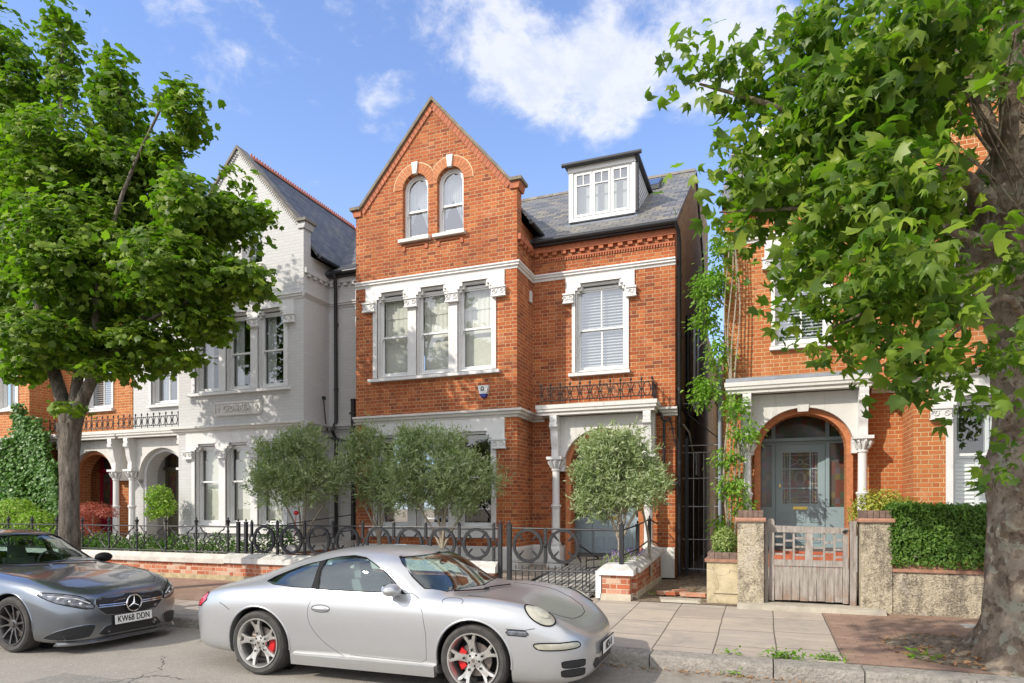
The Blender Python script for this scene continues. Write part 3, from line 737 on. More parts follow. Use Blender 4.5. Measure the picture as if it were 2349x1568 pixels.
        prs = [(-.01, 6.66), (.012, 6.66), (.02, 6.70), (.055, 6.72), (.045, 6.75), (.075, 6.77), (.075, 6.80), (-.01, 6.82)]
        run(pathF, prs, 'string_course', M['white'])
        prc = [(-.01, 3.60), (.03, 3.60), (.04, 3.64), (.09, 3.66), (.10, 3.70), (.15, 3.72), (.15, 3.76), (-.01, 3.79)]
        cm = M['lead'] if opt.get('grey_cornice') else M['white_old']
        run(pathF[:3] + [(opt['canopy'][0] + .02, YR)], prc, 'cornice', cm)
        if opt['canopy'][1] < L - .05: run([(opt['canopy'][1] - .02, YR), (L + .05, YR)], prc, 'cornice', cm)
        # surrounds and windows of the bay
        s.surround([(a, b, 6.52) for a, b in o3], -1.68, 1.68, 6.658, 6.10, YF, 4.62, .10, 1)
        s.surround([(a, b, 3.34) for a, b in o3], -1.68, 1.68, 3.598, 2.95, YF, 1.28, .10, 5)
        s.sill(-1.58, 1.58, 4.53, 4.615, YF); s.sill(-1.55, 1.55, 1.10, 1.275, YF)
        for i, (a, b) in enumerate(o3):
            s.window(a, b, 4.62, 6.44, YF, 5.52, blind=opt.get('b1', 'cream'), blind_drop=opt.get('drop', 1.0))
            s.window(a, b, 1.28, 3.27, YF, 2.36, blind=opt.get('b0', 'none'))
        # gable windows
        for a, b in gw:
            s.window(a, b, zg0, zg1, YF, 8.24, arch=True, blind='voile', gl='glass_sky')
            s.sill(a - .065, b + .065, zg0 - .09, zg0, YF, 'white_old', .11)
        ar = MB(); ky = MB(); jb = MB()
        for a, b in gw:
            c = (a + b) / 2; r0 = (b - a) / 2; sp = zg1 - r0; k = 17
            for i in range(k):
                if abs(i - 8) < 1: continue
                a0, a1 = math.pi * i / k + .012, math.pi * (i + 1) / k - .012
                q = [(c + rr * math.cos(t), sp + rr * math.sin(t)) for rr, t in ((r0 + .004, a0), (r0 + .004, a1), (r0 + .215, a1), (r0 + .215, a0))]
                if (c < 0 and max(x for x, z in q) > -.004) or (c > 0 and min(x for x, z in q) < .004):
                    q = [(min(x, -.005) if c < 0 else max(x, .005), z) for x, z in q]
                ar.plate([q], f, YF - .014, YF + .02)
            lp = [(c + (r0 + .235) * math.cos(math.pi * i / 20), sp + (r0 + .235) * math.sin(math.pi * i / 20)) for i in range(21)] + [(c - (r0 + .003) * math.cos(math.pi * i / 20), sp + (r0 + .003) * math.sin(math.pi * i / 20)) for i in range(21)]
            lp = [(min(x, -.001) if c < 0 else max(x, .001), z) for x, z in lp]
            jb.plate([lp], f, YF - .006, YF + .01)
            ky.plate([[(c - .045, sp + r0 - .015), (c + .045, sp + r0 - .015), (c + .075, sp + r0 + .235), (c - .075, sp + r0 + .235)]], f, YF - .05, YF + .02)
        if opt.get('painted'):
            s.part(ar, 'window_arch', M['white_brick'])
        else:
            s.part(ar, 'window_arch', M['arch_brick']); s.part(jb, 'arch_mortar', M['joint'])
        s.part(ky, 'keystone', M['white'])
        dr = MB()
        for a, b in gw:
            for z, x0, x1 in ((zg0 - .165, a - .0, b + .0), ): s.box(dr, x0 + .03, x1 - .03, YF - .025, YF + .01, z, z + .03)
            s.box(dr, a + .0, a + .07, YF - .025, YF + .01, zg0 - .26, zg0 - .165); s.box(dr, b - .07, b, YF - .025, YF + .01, zg0 - .26, zg0 - .165)
        s.part(dr, 'apron_brickwork', W_ if opt.get('painted') else M['terracotta'])
        # gable coping, kneelers and band under them
        cp = MB(); bd = MB(); n_ = 26
        A, T = (1.82, 8.44), (0, 10.52)
        for sg in (-1, 1):
            dx, dzv = T[0] - A[0], T[1] - A[1]; ln = math.hypot(dx, dzv); t = (dx / ln, dzv / ln); nn = (t[1], -t[0]) if t[1] > 0 else (-t[1], t[0])
            nn = (abs(nn[0]), abs(nn[1]))
            p = lambda d, o: (sg * (A[0] + t[0] * d + nn[0] * o), A[1] + t[1] * d + nn[1] * o)
            e = ln + .0
            top = (0, T[1] + .055 / nn[1]); bot = (0, T[1] + .0 / nn[1])
            cp.plate([[p(-.02, 0), bot, top, p(-.02, .055)]], f, YF - .075, YF + .30)
            if not opt.get('painted'):
                e2 = ln / n_
                for i in range(n_):
                    q = [p(i * e2 + .006, -.012), p((i + 1) * e2 - .004, -.012), p((i + 1) * e2 - .004 - .03, -.135), p(i * e2 + .006 - .03, -.135)]
                    if i == n_ - 1: q[1] = (0, T[1] - .012 / nn[1]); q[2] = (0, T[1] - .135 / nn[1])
                    bd.plate([q], f, YF - .03, YF + .01)
            else:
                for i in range(44):
                    d0 = ln * (i + .15) / 44
                    q = [p(d0, -.012), p(d0 + ln / 44 * .55, -.012), p(d0 + ln / 44 * .55, -.075), p(d0, -.075)]
                    bd.plate([q], f, YF - .035, YF + .01)
            a_, b_ = sorted((sg * 1.80, sg * 2.07))
            s.box(cp, a_, b_, YF - .09, YF + .34, 8.445, 8.51)
            kn = [(sg * 1.80, 8.30), (sg * 1.99, 8.30), (sg * 2.03, 8.44), (sg * 1.80, 8.44)]
            bd.plate([kn], f, YF - .04, YF + .30)
        s.part(cp, 'gable_coping', M['darkstone'] if opt.get('painted') else M['stone'])
        s.part(bd, 'gable_band', W_ if opt.get('painted') else M['terracotta'])
        # gable parapet returns above the side eaves
        # roofs
        rf = MB(); th = .05
        zr, ze, ue = 10.44, 7.72, 2.12
        for sg in (-1, 1):
            a = (0, zr); b = (sg * ue, ze)
            rf.plate([[a, (0, zr + th * 1.6), (sg * (ue + .01), ze + th * 1.3), b]], f, YF + .262, 17.4)
        gx = lambda u, v, w: (w, u, v + s.dz)
        e0, e1 = YR - .17, 17.8
        x0, x1 = s.X(-1.95 - (ext or 0)), s.X(L + .05)
        rf.plate([[(e0, 7.455), (e1, 10.55), (e1, 10.61), (e0 - .01, 7.52)]], gx, min(x0, x1), max(x0, x1))
        rf.plate([[(22.2, 7.55), (e1, 10.55), (e1, 10.61), (22.25, 7.62)]], gx, min(x0, x1), max(x0, x1))
        roof = s.part(rf, 'roof', M['slate_dark'] if opt.get('painted') else M['slate'])
        rt = MB()
        k = 46 if opt.get('painted') else 12
        if opt.get('painted'):
            for i in range(k):
                y = YF + .4 + (17.5 - YF - .4) * i / k
                xx = s.X(0); rt.hexa([(xx - .06, y, zr + .05 + s.dz), (xx + .06, y, zr + .05 + s.dz), (xx + .06, y + .098, zr + .05 + s.dz), (xx - .06, y + .098, zr + .05 + s.dz), (xx - .012, y, zr + .14 + s.dz), (xx + .012, y, zr + .14 + s.dz), (xx + .012, y + .098, zr + .14 + s.dz), (xx - .012, y + .098, zr + .14 + s.dz)])
                rt.box(xx - .012, xx + .012, y + .02, y + .06, zr + .13 + s.dz, zr + .19 + s.dz)
            rt.build('ridge_tiles', M['redclay'], roof); rt = MB(); yy = 17.8
            for i in range(60):
                xx = min(x0, x1) + (abs(x1 - x0)) * i / 60
                rt.box(xx, xx + .10, yy - .06, yy + .06, 10.60 + s.dz, 10.66 + s.dz); rt.box(xx + .03, xx + .07, yy - .012, yy + .012, 10.66 + s.dz, 10.72 + s.dz)
            rt.build('ridge_tiles', M['redclay'], roof)
        else:
            q = [(-.11, 10.55), (0, 10.67), (.11, 10.55)]
            xx = min(x0, x1)
            while xx < max(x0, x1) - .1:
                rt.plate([[(17.8 + a, b) for a, b in q]], gx, xx + .006, min(xx + .43, max(x0, x1))); xx += .436
            rt.build('ridge_tiles', M['darkstone'], roof)
        # gutters
        gt = MB()
        def halfround(p0, p1, r, g_=None):
            g_ = g_ or MB(); g_.tube([Vector(p0), Vector(p1)], r, 10); s.part(g_, 'gutter', M['black_plastic'], smooth=40)
        gz = 7.46 + s.dz
        halfround((s.X(2.02), e0 - .04, gz), (s.X(L + .06), e0 - .04, gz), .055)
        s.box(gt, 1.97, L + .03, e0 - .01, YR + .0, 7.38, 7.455); s.part(gt, 'eaves_board', M['black_plastic'])
        halfround((s.X(ue + .03), YF + .30, ze + s.dz - .01), (s.X(ue + .03), 14.05, ze + s.dz - .01), .05)
        halfround((s.X(-ue - .03), YF + .30, ze + s.dz - .01), (s.X(-ue - .03), 14.05, ze + s.dz - .01), .05)
        fs_ = MB()   # lead valley between the two roofs
        fs_.hexa([(s.X(2.0), YR - .1, 7.50 + s.dz), (s.X(2.45), YR - .12, 7.50 + s.dz), (s.X(2.35), YR + .3, 7.83 + s.dz), (s.X(2.0), YR + .3, 7.80 + s.dz), (s.X(2.0), YR - .1, 7.53 + s.dz), (s.X(2.45), YR - .12, 7.52 + s.dz), (s.X(2.35), YR + .3, 7.86 + s.dz), (s.X(2.0), YR + .3, 7.84 + s.dz)])
        s.part(fs_, 'lead_valley', M['dark_lead'])
        # dentil brick courses under the eaves
        dn = MB(); n1 = int((L - 1.95) / .2)
        for i in range(n1):
            u = 1.95 + (L - 1.95) * (i + .3) / n1; s.box(dn, u, u + .10, YR - .06, YR, 7.19, 7.26)
        s.box(dn, 1.95, L, YR - .075, YR, 7.26, 7.38); s.box(dn, 1.95, L, YR - .03, YR, 7.11, 7.14)
        n2 = int((L - 1.95) / .055)
        for i in range(n2):
            u = 1.95 + (L - 1.95) * (i + .25) / n2; s.box(dn, u, u + .028, YR - .028, YR, 7.055, 7.11)
        for j in range(4):
            y = YF + .1 + j * .22; xa, xb = sorted((s.X(1.95), s.X(2.01))); dn.box(xa, xb, y, y + .10, 7.19 + s.dz, 7.26 + s.dz)
        xa, xb = sorted((s.X(1.95), s.X(2.02))); dn.box(xa, xb, YF + .02, YR - .08, 7.26 + s.dz, 7.38 + s.dz)
        s.part(dn, 'dentil_course', W_ if opt.get('painted') else M['terracotta'])
        # window of the recess
        if rw:
            s.surround([(rw[0], rw[1], 6.52)], rw[0] - .21, rw[1] + .19, 6.658, 6.10, YR, 4.62, .07, 9)
            s.sill(rw[0] - .13, rw[1] + .10, 4.53, 4.615, YR)
            s.window(rw[0], rw[1], 4.62, 6.44, YR, 5.52, munt=1, blind=opt.get('b2', 'slat'), gl='glass_sky')
        # ------------- porch
        c0, c1 = opt['canopy']; pz = opt.get('pz', 0)
        Z = lambda z: z + s.dz + pz
        cn = MB()
        pth = [(s.X(c0), YR), (s.X(c0), 13.0), (s.X(c1), 13.0), (s.X(c1), YR)]
        prof = [(-.25, 3.66), (-.06, 3.66), (-.06, 3.70), (-.02, 3.73), (-.02, 3.77), (.0, 3.79), (.0, 3.87), (-.25, 3.90)]
        cn.sweep(pth if s.m > 0 else pth[::-1], [(o, Z(z)) for o, z in prof])
        a, b = sorted((s.X(c0 + .05), s.X(c1 - .05))); cn.box(a + .1, b - .1, 13.1, YR, Z(3.69), Z(3.86))
        s.part(cn, 'canopy', M['white_old'])
        if opt.get('lead_canopy'):
            ld = MB(); a, b = sorted((s.X(c0 + .02), s.X(c1 - .02))); ld.hexa([(a, 13.03, Z(3.88)), (b, 13.03, Z(3.88)), (b, YR, Z(3.90)), (a, YR, Z(3.90)), (a, 13.05, Z(3.95)), (b, 13.05, Z(3.95)), (b, YR, Z(4.02)), (a, YR, Z(4.02))]); s.part(ld, 'canopy_lead', M['lead'])
        sp = MB(); cu0, cu1 = opt['cols']; aw = dw + .115; dcc = dc
        yp0, yp1 = 13.34, YR - .003
        lo = max(c0 + .12, cu0 - .05); hi = min(c1 - .10, cu1 + .12)
        zcap = 2.80; top = 3.655
        arc = [(dcc + aw * math.cos(math.pi * i / 24), 2.62 + .76 * math.sin(math.pi * i / 24)) for i in range(25)]
        outer = [(lo, top), (lo, 2.52), (dcc - aw, 2.52)] + arc[::-1] + [(dcc + aw, 2.52), (hi, 2.52), (hi, top)]
        sp.plate([outer], lambda u, v, w: (s.X(u), w, v + s.dz + pz), yp0, yp1)
        if opt.get('keyblock'): sp.plate([[(dcc - .09, 3.30), (dcc + .09, 3.30), (dcc + .13, 3.655), (dcc - .13, 3.655)]], lambda u, v, w: (s.X(u), w, v + s.dz + pz), yp0 - .02, yp0)
        s.part(sp, 'porch_arch', M['white_old'])
        # brick ring of the arch
        rg = MB()
        ring = [(dcc + (aw - .004) * math.cos(math.pi * i / 24), 2.62 + .756 * math.sin(math.pi * i / 24)) for i in range(25)]
        inn = [(dcc + dw * math.cos(math.pi * i / 24), 2.62 + .66 * math.sin(math.pi * i / 24)) for i in range(25)]
        rg.plate([[(dcc + aw - .004, zb + .25)] + ring + [(dcc - aw + .004, zb + .25), (dcc - dw, zb + .25)] + inn[::-1] + [(dcc + dw, zb + .25)]], lambda u, v, w: (s.X(u), w, v + s.dz + (pz if v > 2 else 0)), YR - .11, YR - .002)
        s.part(rg, 'porch_brick_arch', M['arch_brick'] if not opt.get('painted') else M['white_brick'])
        # columns
        for cu in (cu0, cu1):
            cl = MB(); x = s.X(cu); y = 13.27; zf = zb + s.dz + .2
            zt0 = Z(2.50)
            cl.lathe([(.0, zt0), (.075, zt0), (.078, Z(1.80)), (.105, Z(1.79)), (.115, Z(1.765)), (.10, Z(1.74)), (.088, Z(1.70))], (x, y, 0), 'z', 20)
            cl.lathe([(.088, Z(1.70)), (.090, Z(1.0)), (.12, Z(.97)), (.12, Z(.93)), (.10, Z(.90))], (x, y, 0), 'z', 8, a0=R(22.5), a1=R(382.5))
            cl.box(x - .13, x + .13, y - .13, y + .13, zf, Z(.86)); cl.lathe([(.184, Z(.86)), (.13, Z(.93))], (x, y, 0), 'z', 4, a0=R(45), a1=R(405))
            cl.box(x - .16, x + .16, y - .16, y + .16, zf - .1, Z(.62))
            # capital
            cl.lathe([(.078, Z(2.50)), (.095, Z(2.51)), (.095, Z(2.54)), (.08, Z(2.56)), (.10, Z(2.64)), (.14, Z(2.74))], (x, y, 0), 'z', 16)
            cl.box(x - .165, x + .165, y - .165, YR, Z(2.74), Z(2.80))
            cl.box(x - .10, x + .17 * 1, y + .04, YR, Z(2.50), Z(2.74)) if s.m > 0 else cl.box(x - .17, x + .10, y + .04, YR, Z(2.50), Z(2.74))
            for j in range(9):
                q = math.pi * 2 * j / 9
                pts = [(x + math.cos(q) * r0, y + math.sin(q) * r0, Z(z0)) for r0, z0 in ((.09, 2.57), (.12, 2.62), (.15, 2.68), (.165, 2.71), (.17, 2.685), (.155, 2.67))]
                cl.tube(pts, [.022, .026, .026, .022, .018, .012], 5)
            s.part(cl, 'column', M['white'], smooth=35)
            # bracket
            br = MB(); xx0, xx1 = x - .075, x + .075
            prof = [(YR, 3.655), (13.06, 3.655), (13.05, 3.60), (13.07, 3.53), (13.04, 3.50), (13.05, 3.42), (13.10, 3.38), (13.12, 3.32), (13.13, 3.2), (13.17, 3.05), (13.20, 2.98), (13.19, 2.93), (13.19, 2.80), (YR, 2.80)]
            br.plate([[(a_, b_) for a_, b_ in prof]], lambda u, v, w: (w, u, Z(v)), xx0, xx1)
            br.tube([(xx0 - .012, 13.095, Z(3.44)), (xx1 + .012, 13.095, Z(3.44))], .045, 12)
            s.part(br, 'bracket', M['white'], smooth=40)
        # porch interior and door
        pi_ = MB(); a_, b_ = dcc - dw - .25, dcc + dw + .25; yb = opt.get('door_y', 14.35)
        s.box(pi_, a_ - .08, a_, YR + .262, yb, zb, 3.5 + pz); s.box(pi_, b_, b_ + .08, YR + .262, yb, zb, 3.5 + pz); s.box(pi_, a_ + .002, b_ - .002, YR + .262, yb, 3.44 + pz, 3.5 + pz)
        s.part(pi_, 'porch_wall', M[opt.get('porch_wall', 'brickB')])
        fl_ = MB(); s.box(fl_, dcc - dw + .005, dcc + dw - .005, YR - .25, YR + .26, zb, .62); s.box(fl_, a_ + .004, b_ - .004, YR + .263, yb - .004, zb, .66); s.part(fl_, 'doorstep', M['redclay'] if opt.get('red_step') else M['concrete'])
        s.doorset(dcc, dw, yb, pz, opt)
    def doorset(s, dc, dw, Y, pz, opt):
        f = lambda u, v, w: (s.X(u), w, v + s.dz + pz); dm = M[opt.get('doormat', 'door_blue')]
        u0, u1 = dc - dw - .24, dc + dw + .24; zt = 3.42; zr = 2.86; z0 = .67 - pz
        d0, d1 = dc - .46, dc + .46
        fr = MB()
        fr.plate([rect(u0, u1, z0 - .02, zt), rect(u0 + .06, d0 - .07, zr + .05, zt - .05), rect(d0 + .0, d1, zr + .05, zt - .05), rect(d1 + .07, u1 - .06, zr + .05, zt - .05),
                  rect(d0, d1, z0, zr - .08), rect(u0 + .06, d0 - .07, z0 + .85, zr - .08), rect(d1 + .07, u1 - .06, z0 + .85, zr - .08)], f, Y - .04, Y + .06)
        xa, xb = sorted((s.X(u0), s.X(u1))); zz = zr + s.dz + pz
        fr.box(xa, xb, Y - .12, Y - .041, zz - .02, zz + .04)
        i = 0
        while xa + i * .03 < xb - .03: fr.box(xa + i * .03, xa + i * .03 + .016, Y - .08, Y - .041, zz - .05, zz - .021); i += 1
        fs = s.part(fr, 'door_frame', dm)
        gl = MB()
        for (a, b, c, d) in ((u0 + .06, d0 - .07, zr + .05, zt - .05), (d0, d1, zr + .05, zt - .05), (d1 + .07, u1 - .06, zr + .05, zt - .05), (u0 + .06, d0 - .07, z0 + .85, zr - .08), (d1 + .07, u1 - .06, z0 + .85, zr - .08)):
            gl.add([f(p, q, Y + .02) for p, q in rect(a, b, c, d)], [(0, 1, 2, 3)])
        gl.build('leaded_glass', M['stained'], fs)
        dr = MB(); a, b = d0 + .008, d1 - .008; zt2 = zr - .085; g0, g1 = z0 + .92, zt2 - .16
        px = [a + .13, a + .13 + (b - a - .26) / 3, a + .13 + 2 * (b - a - .26) / 3, b - .13]; gh = [g0, g0 + (g1 - g0) * .30, g0 + (g1 - g0) * .68, g1]
        wide = .10
        px = [a + .13, a + .13 + wide * 1.35, b - .13 - wide * 1.35, b - .13]
        holes = [rect(px[i] + (.012 if i else 0), px[i + 1] - (.012 if i < 2 else 0), gh[j] + (.012 if j else 0), gh[j + 1] - (.012 if j < 2 else 0)) for i in range(3) for j in range(3)]
        dr.plate([rect(a, b, z0, zt2)] + holes, f, Y - .02, Y + .03)
        w3 = (b - a - .10) / 3
        for i in range(3):
            p0 = a + .05 + i * w3 + .035; p1 = a + .05 + (i + 1) * w3 - .035
            for (q0, q1) in ((z0 + .55, z0 + .55 + (p1 - p0)), (z0 + .14, z0 + .42)):
                for k_, (e, dy) in enumerate(((0, .012), (.022, -.006), (.04, .008))):
                    dr.plate([rect(p0 + e, p1 - e, q0 + e, q1 - e), rect(p0 + e + .018, p1 - e - .018, q0 + e + .018, q1 - e - .018)], f, Y - .021 - dy, Y - .018)
        d = s.part(dr, 'front_door', dm)
        g2 = MB()
        for i in range(3):
            for j in range(3): g2.add([f(p, q, Y + .005) for p, q in rect(px[i], px[i + 1], gh[j], gh[j + 1])], [(0, 1, 2, 3)])
        g2.build('stained_glass', M['stained'], d)
        # lead cames
        lc = MB(); cx, cz = (a + b) / 2, (gh[1] + gh[2]) / 2; yl = Y - .004
        def came(pts, r=.0045): lc.tube([f(u, v, yl) for u, v in pts], r, 4)
        for rr in (1, .82): came([(cx + .095 * rr * math.cos(t), cz + .15 * rr * math.sin(t)) for t in np.linspace(0, 2 * math.pi, 25)])
        for zc, rr in ((gh[2] + (gh[3] - gh[2]) * .42, .05), (gh[0] + (gh[1] - gh[0]) * .55, .05)):
            came([(cx + rr * math.cos(t), zc + rr * math.sin(t)) for t in np.linspace(0, 2 * math.pi, 17)])
            came([(px[1], zc + .09), (cx - .045, zc + .02)]); came([(px[2], zc + .09), (cx + .045, zc + .02)]); came([(px[1], zc - .07), (cx - .045, zc - .02)]); came([(px[2], zc - .07), (cx + .045, zc - .02)])
        for uu in (px[0] + .03, px[0] + .095, px[3] - .03, px[3] - .095): came([(uu, g0), (uu, g1)])
        for vv in (g0 + .04, g1 - .05, gh[1] + .09, gh[2] - .09): came([(px[0], vv), (px[1], vv)]); came([(px[2], vv), (px[3], vv)])
        came([(px[1], g1 - .05), (px[2], g1 - .05)]); came([(px[1], g0 + .045), (px[2], g0 + .045)])
        for uu, sg in ((px[1] - .03, 1), (px[2] + .03, -1)):
            came([(uu + sg * .02 * math.cos(t), cz + .13 * math.sin(t)) for t in np.linspace(-1.5, 1.5, 9)])
        lc.build('lead_came', plain('lead_came', (.45, .46, .46), .5), d)
        br = MB(); s.box(br, (a + b) / 2 - .13, (a + b) / 2 + .13, Y - .035, Y - .0215, z0 + .80 + pz, z0 + .86 + pz); s.box(br, b - .09, b - .06, Y - .045, Y - .0215, z0 + 1.25, z0 + 1.31)
        br.build('letter_plate', M['brass'], d)
def stained():
    m, n, b = base('stained_glass'); oc = n.n('ShaderNodeNewGeometry').outputs['Position']; p = n.sep(oc)
    wn_ = n.n('ShaderNodeTexWhiteNoise', noise_dimensions='3D'); n.put(wn_.inputs['Vector'], n.comb(n.m('FLOOR', n.m('DIVIDE', p[0], .085)), n.m('FLOOR', n.m('DIVIDE', p[2], .12)), 0))
    col = n.ramp(wn_.outputs['Value'], [(0, (.09, .065, .05)), (.25, (.14, .055, .04)), (.45, (.14, .11, .05)), (.6, (.07, .09, .06)), (.8, (.11, .085, .10)), (1, (.08, .07, .07))], 'CONSTANT')
    n.put(b.inputs['Base Color'], col); b.inputs['Roughness'].default_value = .12
    n.put(b.inputs['Normal'], n.bump(n.noise(oc, 60, 2), .2, .003)); return m
M['stained'] = stained()
# ------------------------------------------------------------------ the four houses
HM = House('brick_house', -6.65, 1, 'detached orange brick house with a tall pointed gable, white dormer and pale blue door', M['brick'], zb=.30)
HM.build(dict(canopy=(2.21, 4.73), cols=(2.58, 4.52), door=(3.56, .72), doormat='door_pale', wing=True, b0='none'))
HW = House('painted_house', -12.0, -1, 'white painted brick house with a steep gable and a carved name plaque', M['white_brick'], zb=.30, rec_len=2.80)
HW.build(dict(canopy=(1.98, 4.76), cols=(2.44, 4.42), door=(3.40, .72), painted=True, doormat='door_olive', ext=-0.0, b1='curtain', b0='full', b2='curtain', porch_wall='white_brick', flank='stock', recwin=(3.05, 4.05)))
HF = House('brick_house', -21.6, 1, 'orange brick house with a crimson front door, half hidden behind the maple', M['brickfar'], zb=.30, rec_len=2.86)
HF.build(dict(canopy=(2.0, 4.84), cols=(2.5, 4.56), door=(3.5, .72), doormat='door_pink', b1='full', b0='full', porch_wall='brickB', recwin=(2.9, 4.0), plinth=False))
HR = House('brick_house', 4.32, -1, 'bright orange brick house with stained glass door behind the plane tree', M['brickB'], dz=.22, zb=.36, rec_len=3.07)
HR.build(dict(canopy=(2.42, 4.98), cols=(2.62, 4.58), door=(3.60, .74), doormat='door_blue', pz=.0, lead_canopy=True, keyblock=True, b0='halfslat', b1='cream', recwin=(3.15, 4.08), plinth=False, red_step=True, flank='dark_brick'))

# link between painted house and brick house (belongs to the painted house)
mb = MB(); mb.box(-10.05, -8.615, YR, YR + .26, .3, 7.47); HW.part(mb, 'link_wall', M['white_brick'])
mb = MB(); mb.sweep([(-10.05, YR), (-8.615, YR)], [(-.01, 6.66), (.012, 6.66), (.02, 6.70), (.055, 6.72), (.045, 6.75), (.075, 6.77), (.075, 6.80), (-.01, 6.82)]); HW.part(mb, 'link_string_course', M['white_brick']); mb = MB()
mb.sweep([(-10.05, YR), (-8.615, YR)], [(-.01, 3.60), (.03, 3.60), (.04, 3.64), (.09, 3.66), (.10, 3.70), (.15, 3.72), (.15, 3.76), (-.01, 3.79)])
mb.sweep([(-10.05, YF + .0), (-10.05, YR)], [(-.01, 3.60), (.03, 3.60), (.09, 3.66), (.15, 3.72), (.15, 3.76), (-.01, 3.79)])
HW.part(mb, 'link_cornice', M['white_brick']); mb = MB()
for i in range(7): mb.box(-10.0 + i * .2, -9.9 + i * .2, YR - .06, YR, 7.19, 7.26)
mb.box(-10.05, -8.62, YR - .075, YR, 7.26, 7.38)
HW.part(mb, 'link_moulding', M['white_brick'])
# plane strip on the side of the painted bay, string and cornice of that side
mb = MB(); mb.sweep([(-10.05, YF - .02), (-10.05, YR)], [(-.01, 6.66), (.02, 6.70), (.075, 6.77), (.075, 6.80), (-.01, 6.82)])
for j in range(4): mb.box(-10.05, -9.99, YF + .1 + j * .22, YF + .2 + j * .22, 7.19, 7.26)
mb.box(-10.05, -9.98, YF + .02, YR - .08, 7.26, 7.38); HW.part(mb, 'side_moulding', M['white_brick'])
gx = lambda u, v, w: (w, u, v)
mb = MB(); mb.plate([[(YR - .17, 7.455), (17.8, 10.55), (17.8, 10.61), (YR - .18, 7.52)]], gx, -10.06, -8.64)
HW.part(mb, 'link_roof', M['slate_dark'])
mb = MB(); mb.tube([(-9.85, YR - .21, 7.46), (-8.62, YR - .21, 7.46)], .055, 10); mb.box(-10.0, -8.64, YR - .18, YR, 7.38, 7.455)
HW.part(mb, 'link_gutter', M['black_plastic'], smooth=40)
mb = MB(); mb.tube([(-9.75, YR - .2, 7.42), (-9.75, YR - .18, 7.3), (-9.80, YR - .09, 7.1), (-9.80, YR - .07, 3.85), (-9.80, YR - .22, 3.6), (-9.80, YR - .07, 3.4), (-9.80, YR - .07, .4)], .045, 10)
for z in (6.2, 4.6, 2.4, 1.0): mb.tube([(-9.80, YR - .07, z), (-9.80, YR - .07, z + .07)], .056, 10)
mb.build('drainpipe', M['black_plastic'], HW.o, smooth=40)
mb = MB(); mb.tube([(-9.28, YR - .1, .4), (-9.28, YR - .1, 4.35)], .06, 10); mb.tube([(-9.28, YR - .1, 4.33), (-9.28, YR - .1, 4.37)], .075, 10)
for z in (4.0, 3.55): mb.box(-9.37, -9.19, YR - .14, YR, z, z + .05)
mb.tube([(-9.28, YR - .1, 3.15), (-9.5, YR - .12, 3.35), (-9.9, YR - .3, 3.45)], .035, 8)
mb.build('soil_pipe', M['black_plastic'], HW.o, smooth=40)
mb = MB(); mb.tube([(-10.0 + .075, 13.35, 3.6), (-9.935, 13.3, 3.72), (-9.935, 13.25, 4.0), (-9.935, 13.2, 4.35)], .014, 6); mb.box(-9.95, -9.90, 13.16, 13.24, 4.35, 4.43)
mb.build('cable', M['black_plastic'], HW.o)
# name plaque
pf = lambda u, v, w: (u, w, v)
mb = MB(); mb.plate([[(-12.70, 3.99), (-11.31, 3.99), (-11.26, 4.04), (-11.26, 4.30), (-11.31, 4.35), (-12.70, 4.35), (-12.75, 4.30), (-12.75, 4.04)]], pf, YF - .035, YF + .01)
mb.plate([[(-12.68, 4.01), (-11.33, 4.01), (-11.28, 4.06), (-11.28, 4.28), (-11.33, 4.33), (-12.68, 4.33), (-12.73, 4.28), (-12.73, 4.06)], rect(-12.69, -11.32, 4.05, 4.29)], pf, YF - .055, YF - .036)
plq = mb.build('name_plaque', M['white_old'], HW.o)
orn = MB(); r_ = random.Random(11)
for cx, sg in ((-12.60, 1), (-11.42, -1)):
    for t0 in range(3):
        pts = [(cx + sg * .055 * (1 - j / 14) * math.cos(j * .55 + t0 * 2.1), YF - .042, 4.17 + .085 * (1 - j / 14) * math.sin(j * .55 + t0 * 2.1)) for j in range(12)]
        orn.tube(pts, .011, 5)
for i in range(26):
    orn.sphere((r_.uniform(-12.5, -11.5), YF - .038, r_.choice((4.07, 4.275)) + r_.uniform(-.012, .012)), (.02, .010, .008), 6, 4)
orn.build('plaque_ornament', M['white_old'], plq, smooth=50)
def text_mesh(name, body, size, loc, rot, mat, parent, ext=.01, xs=1.0, bev=0, org=None):
    cu = bpy.data.curves.new(name, 'FONT'); cu.body = body; cu.size = size; cu.extrude = ext; cu.align_x = 'CENTER'; cu.align_y = 'CENTER'; cu.bevel_depth = bev; cu.space_character = 1.04
    tmp = bpy.data.objects.new(name + '_tmp', cu); COL.objects.link(tmp)
    dg = bpy.context.evaluated_depsgraph_get(); me = bpy.data.meshes.new_from_object(tmp.evaluated_get(dg)); me.name = name
    bpy.data.objects.remove(tmp); bpy.data.curves.remove(cu)
    o_ = Vector(ORG[parent.name]) if parent else Vector((0, 0, 0))
    mt = Matrix.Translation(Vector(loc) - o_) @ rot.to_4x4() @ Matrix.Diagonal((xs, 1, 1, 1)); me.transform(mt)
    me.materials.clear(); me.materials.append(mat)
    ob = bpy.data.objects.new(name, me); COL.objects.link(ob)
    if parent: ob.parent = parent
    ORG[ob.name] = o_; return ob
RX = Matrix.Rotation(R(90), 3, 'X')
text_mesh('plaque_lettering', 'CEDARLEA', .195, (-12.02, YF - .044, 4.172), RX, M['white_old'], plq, .016, .86, .004)

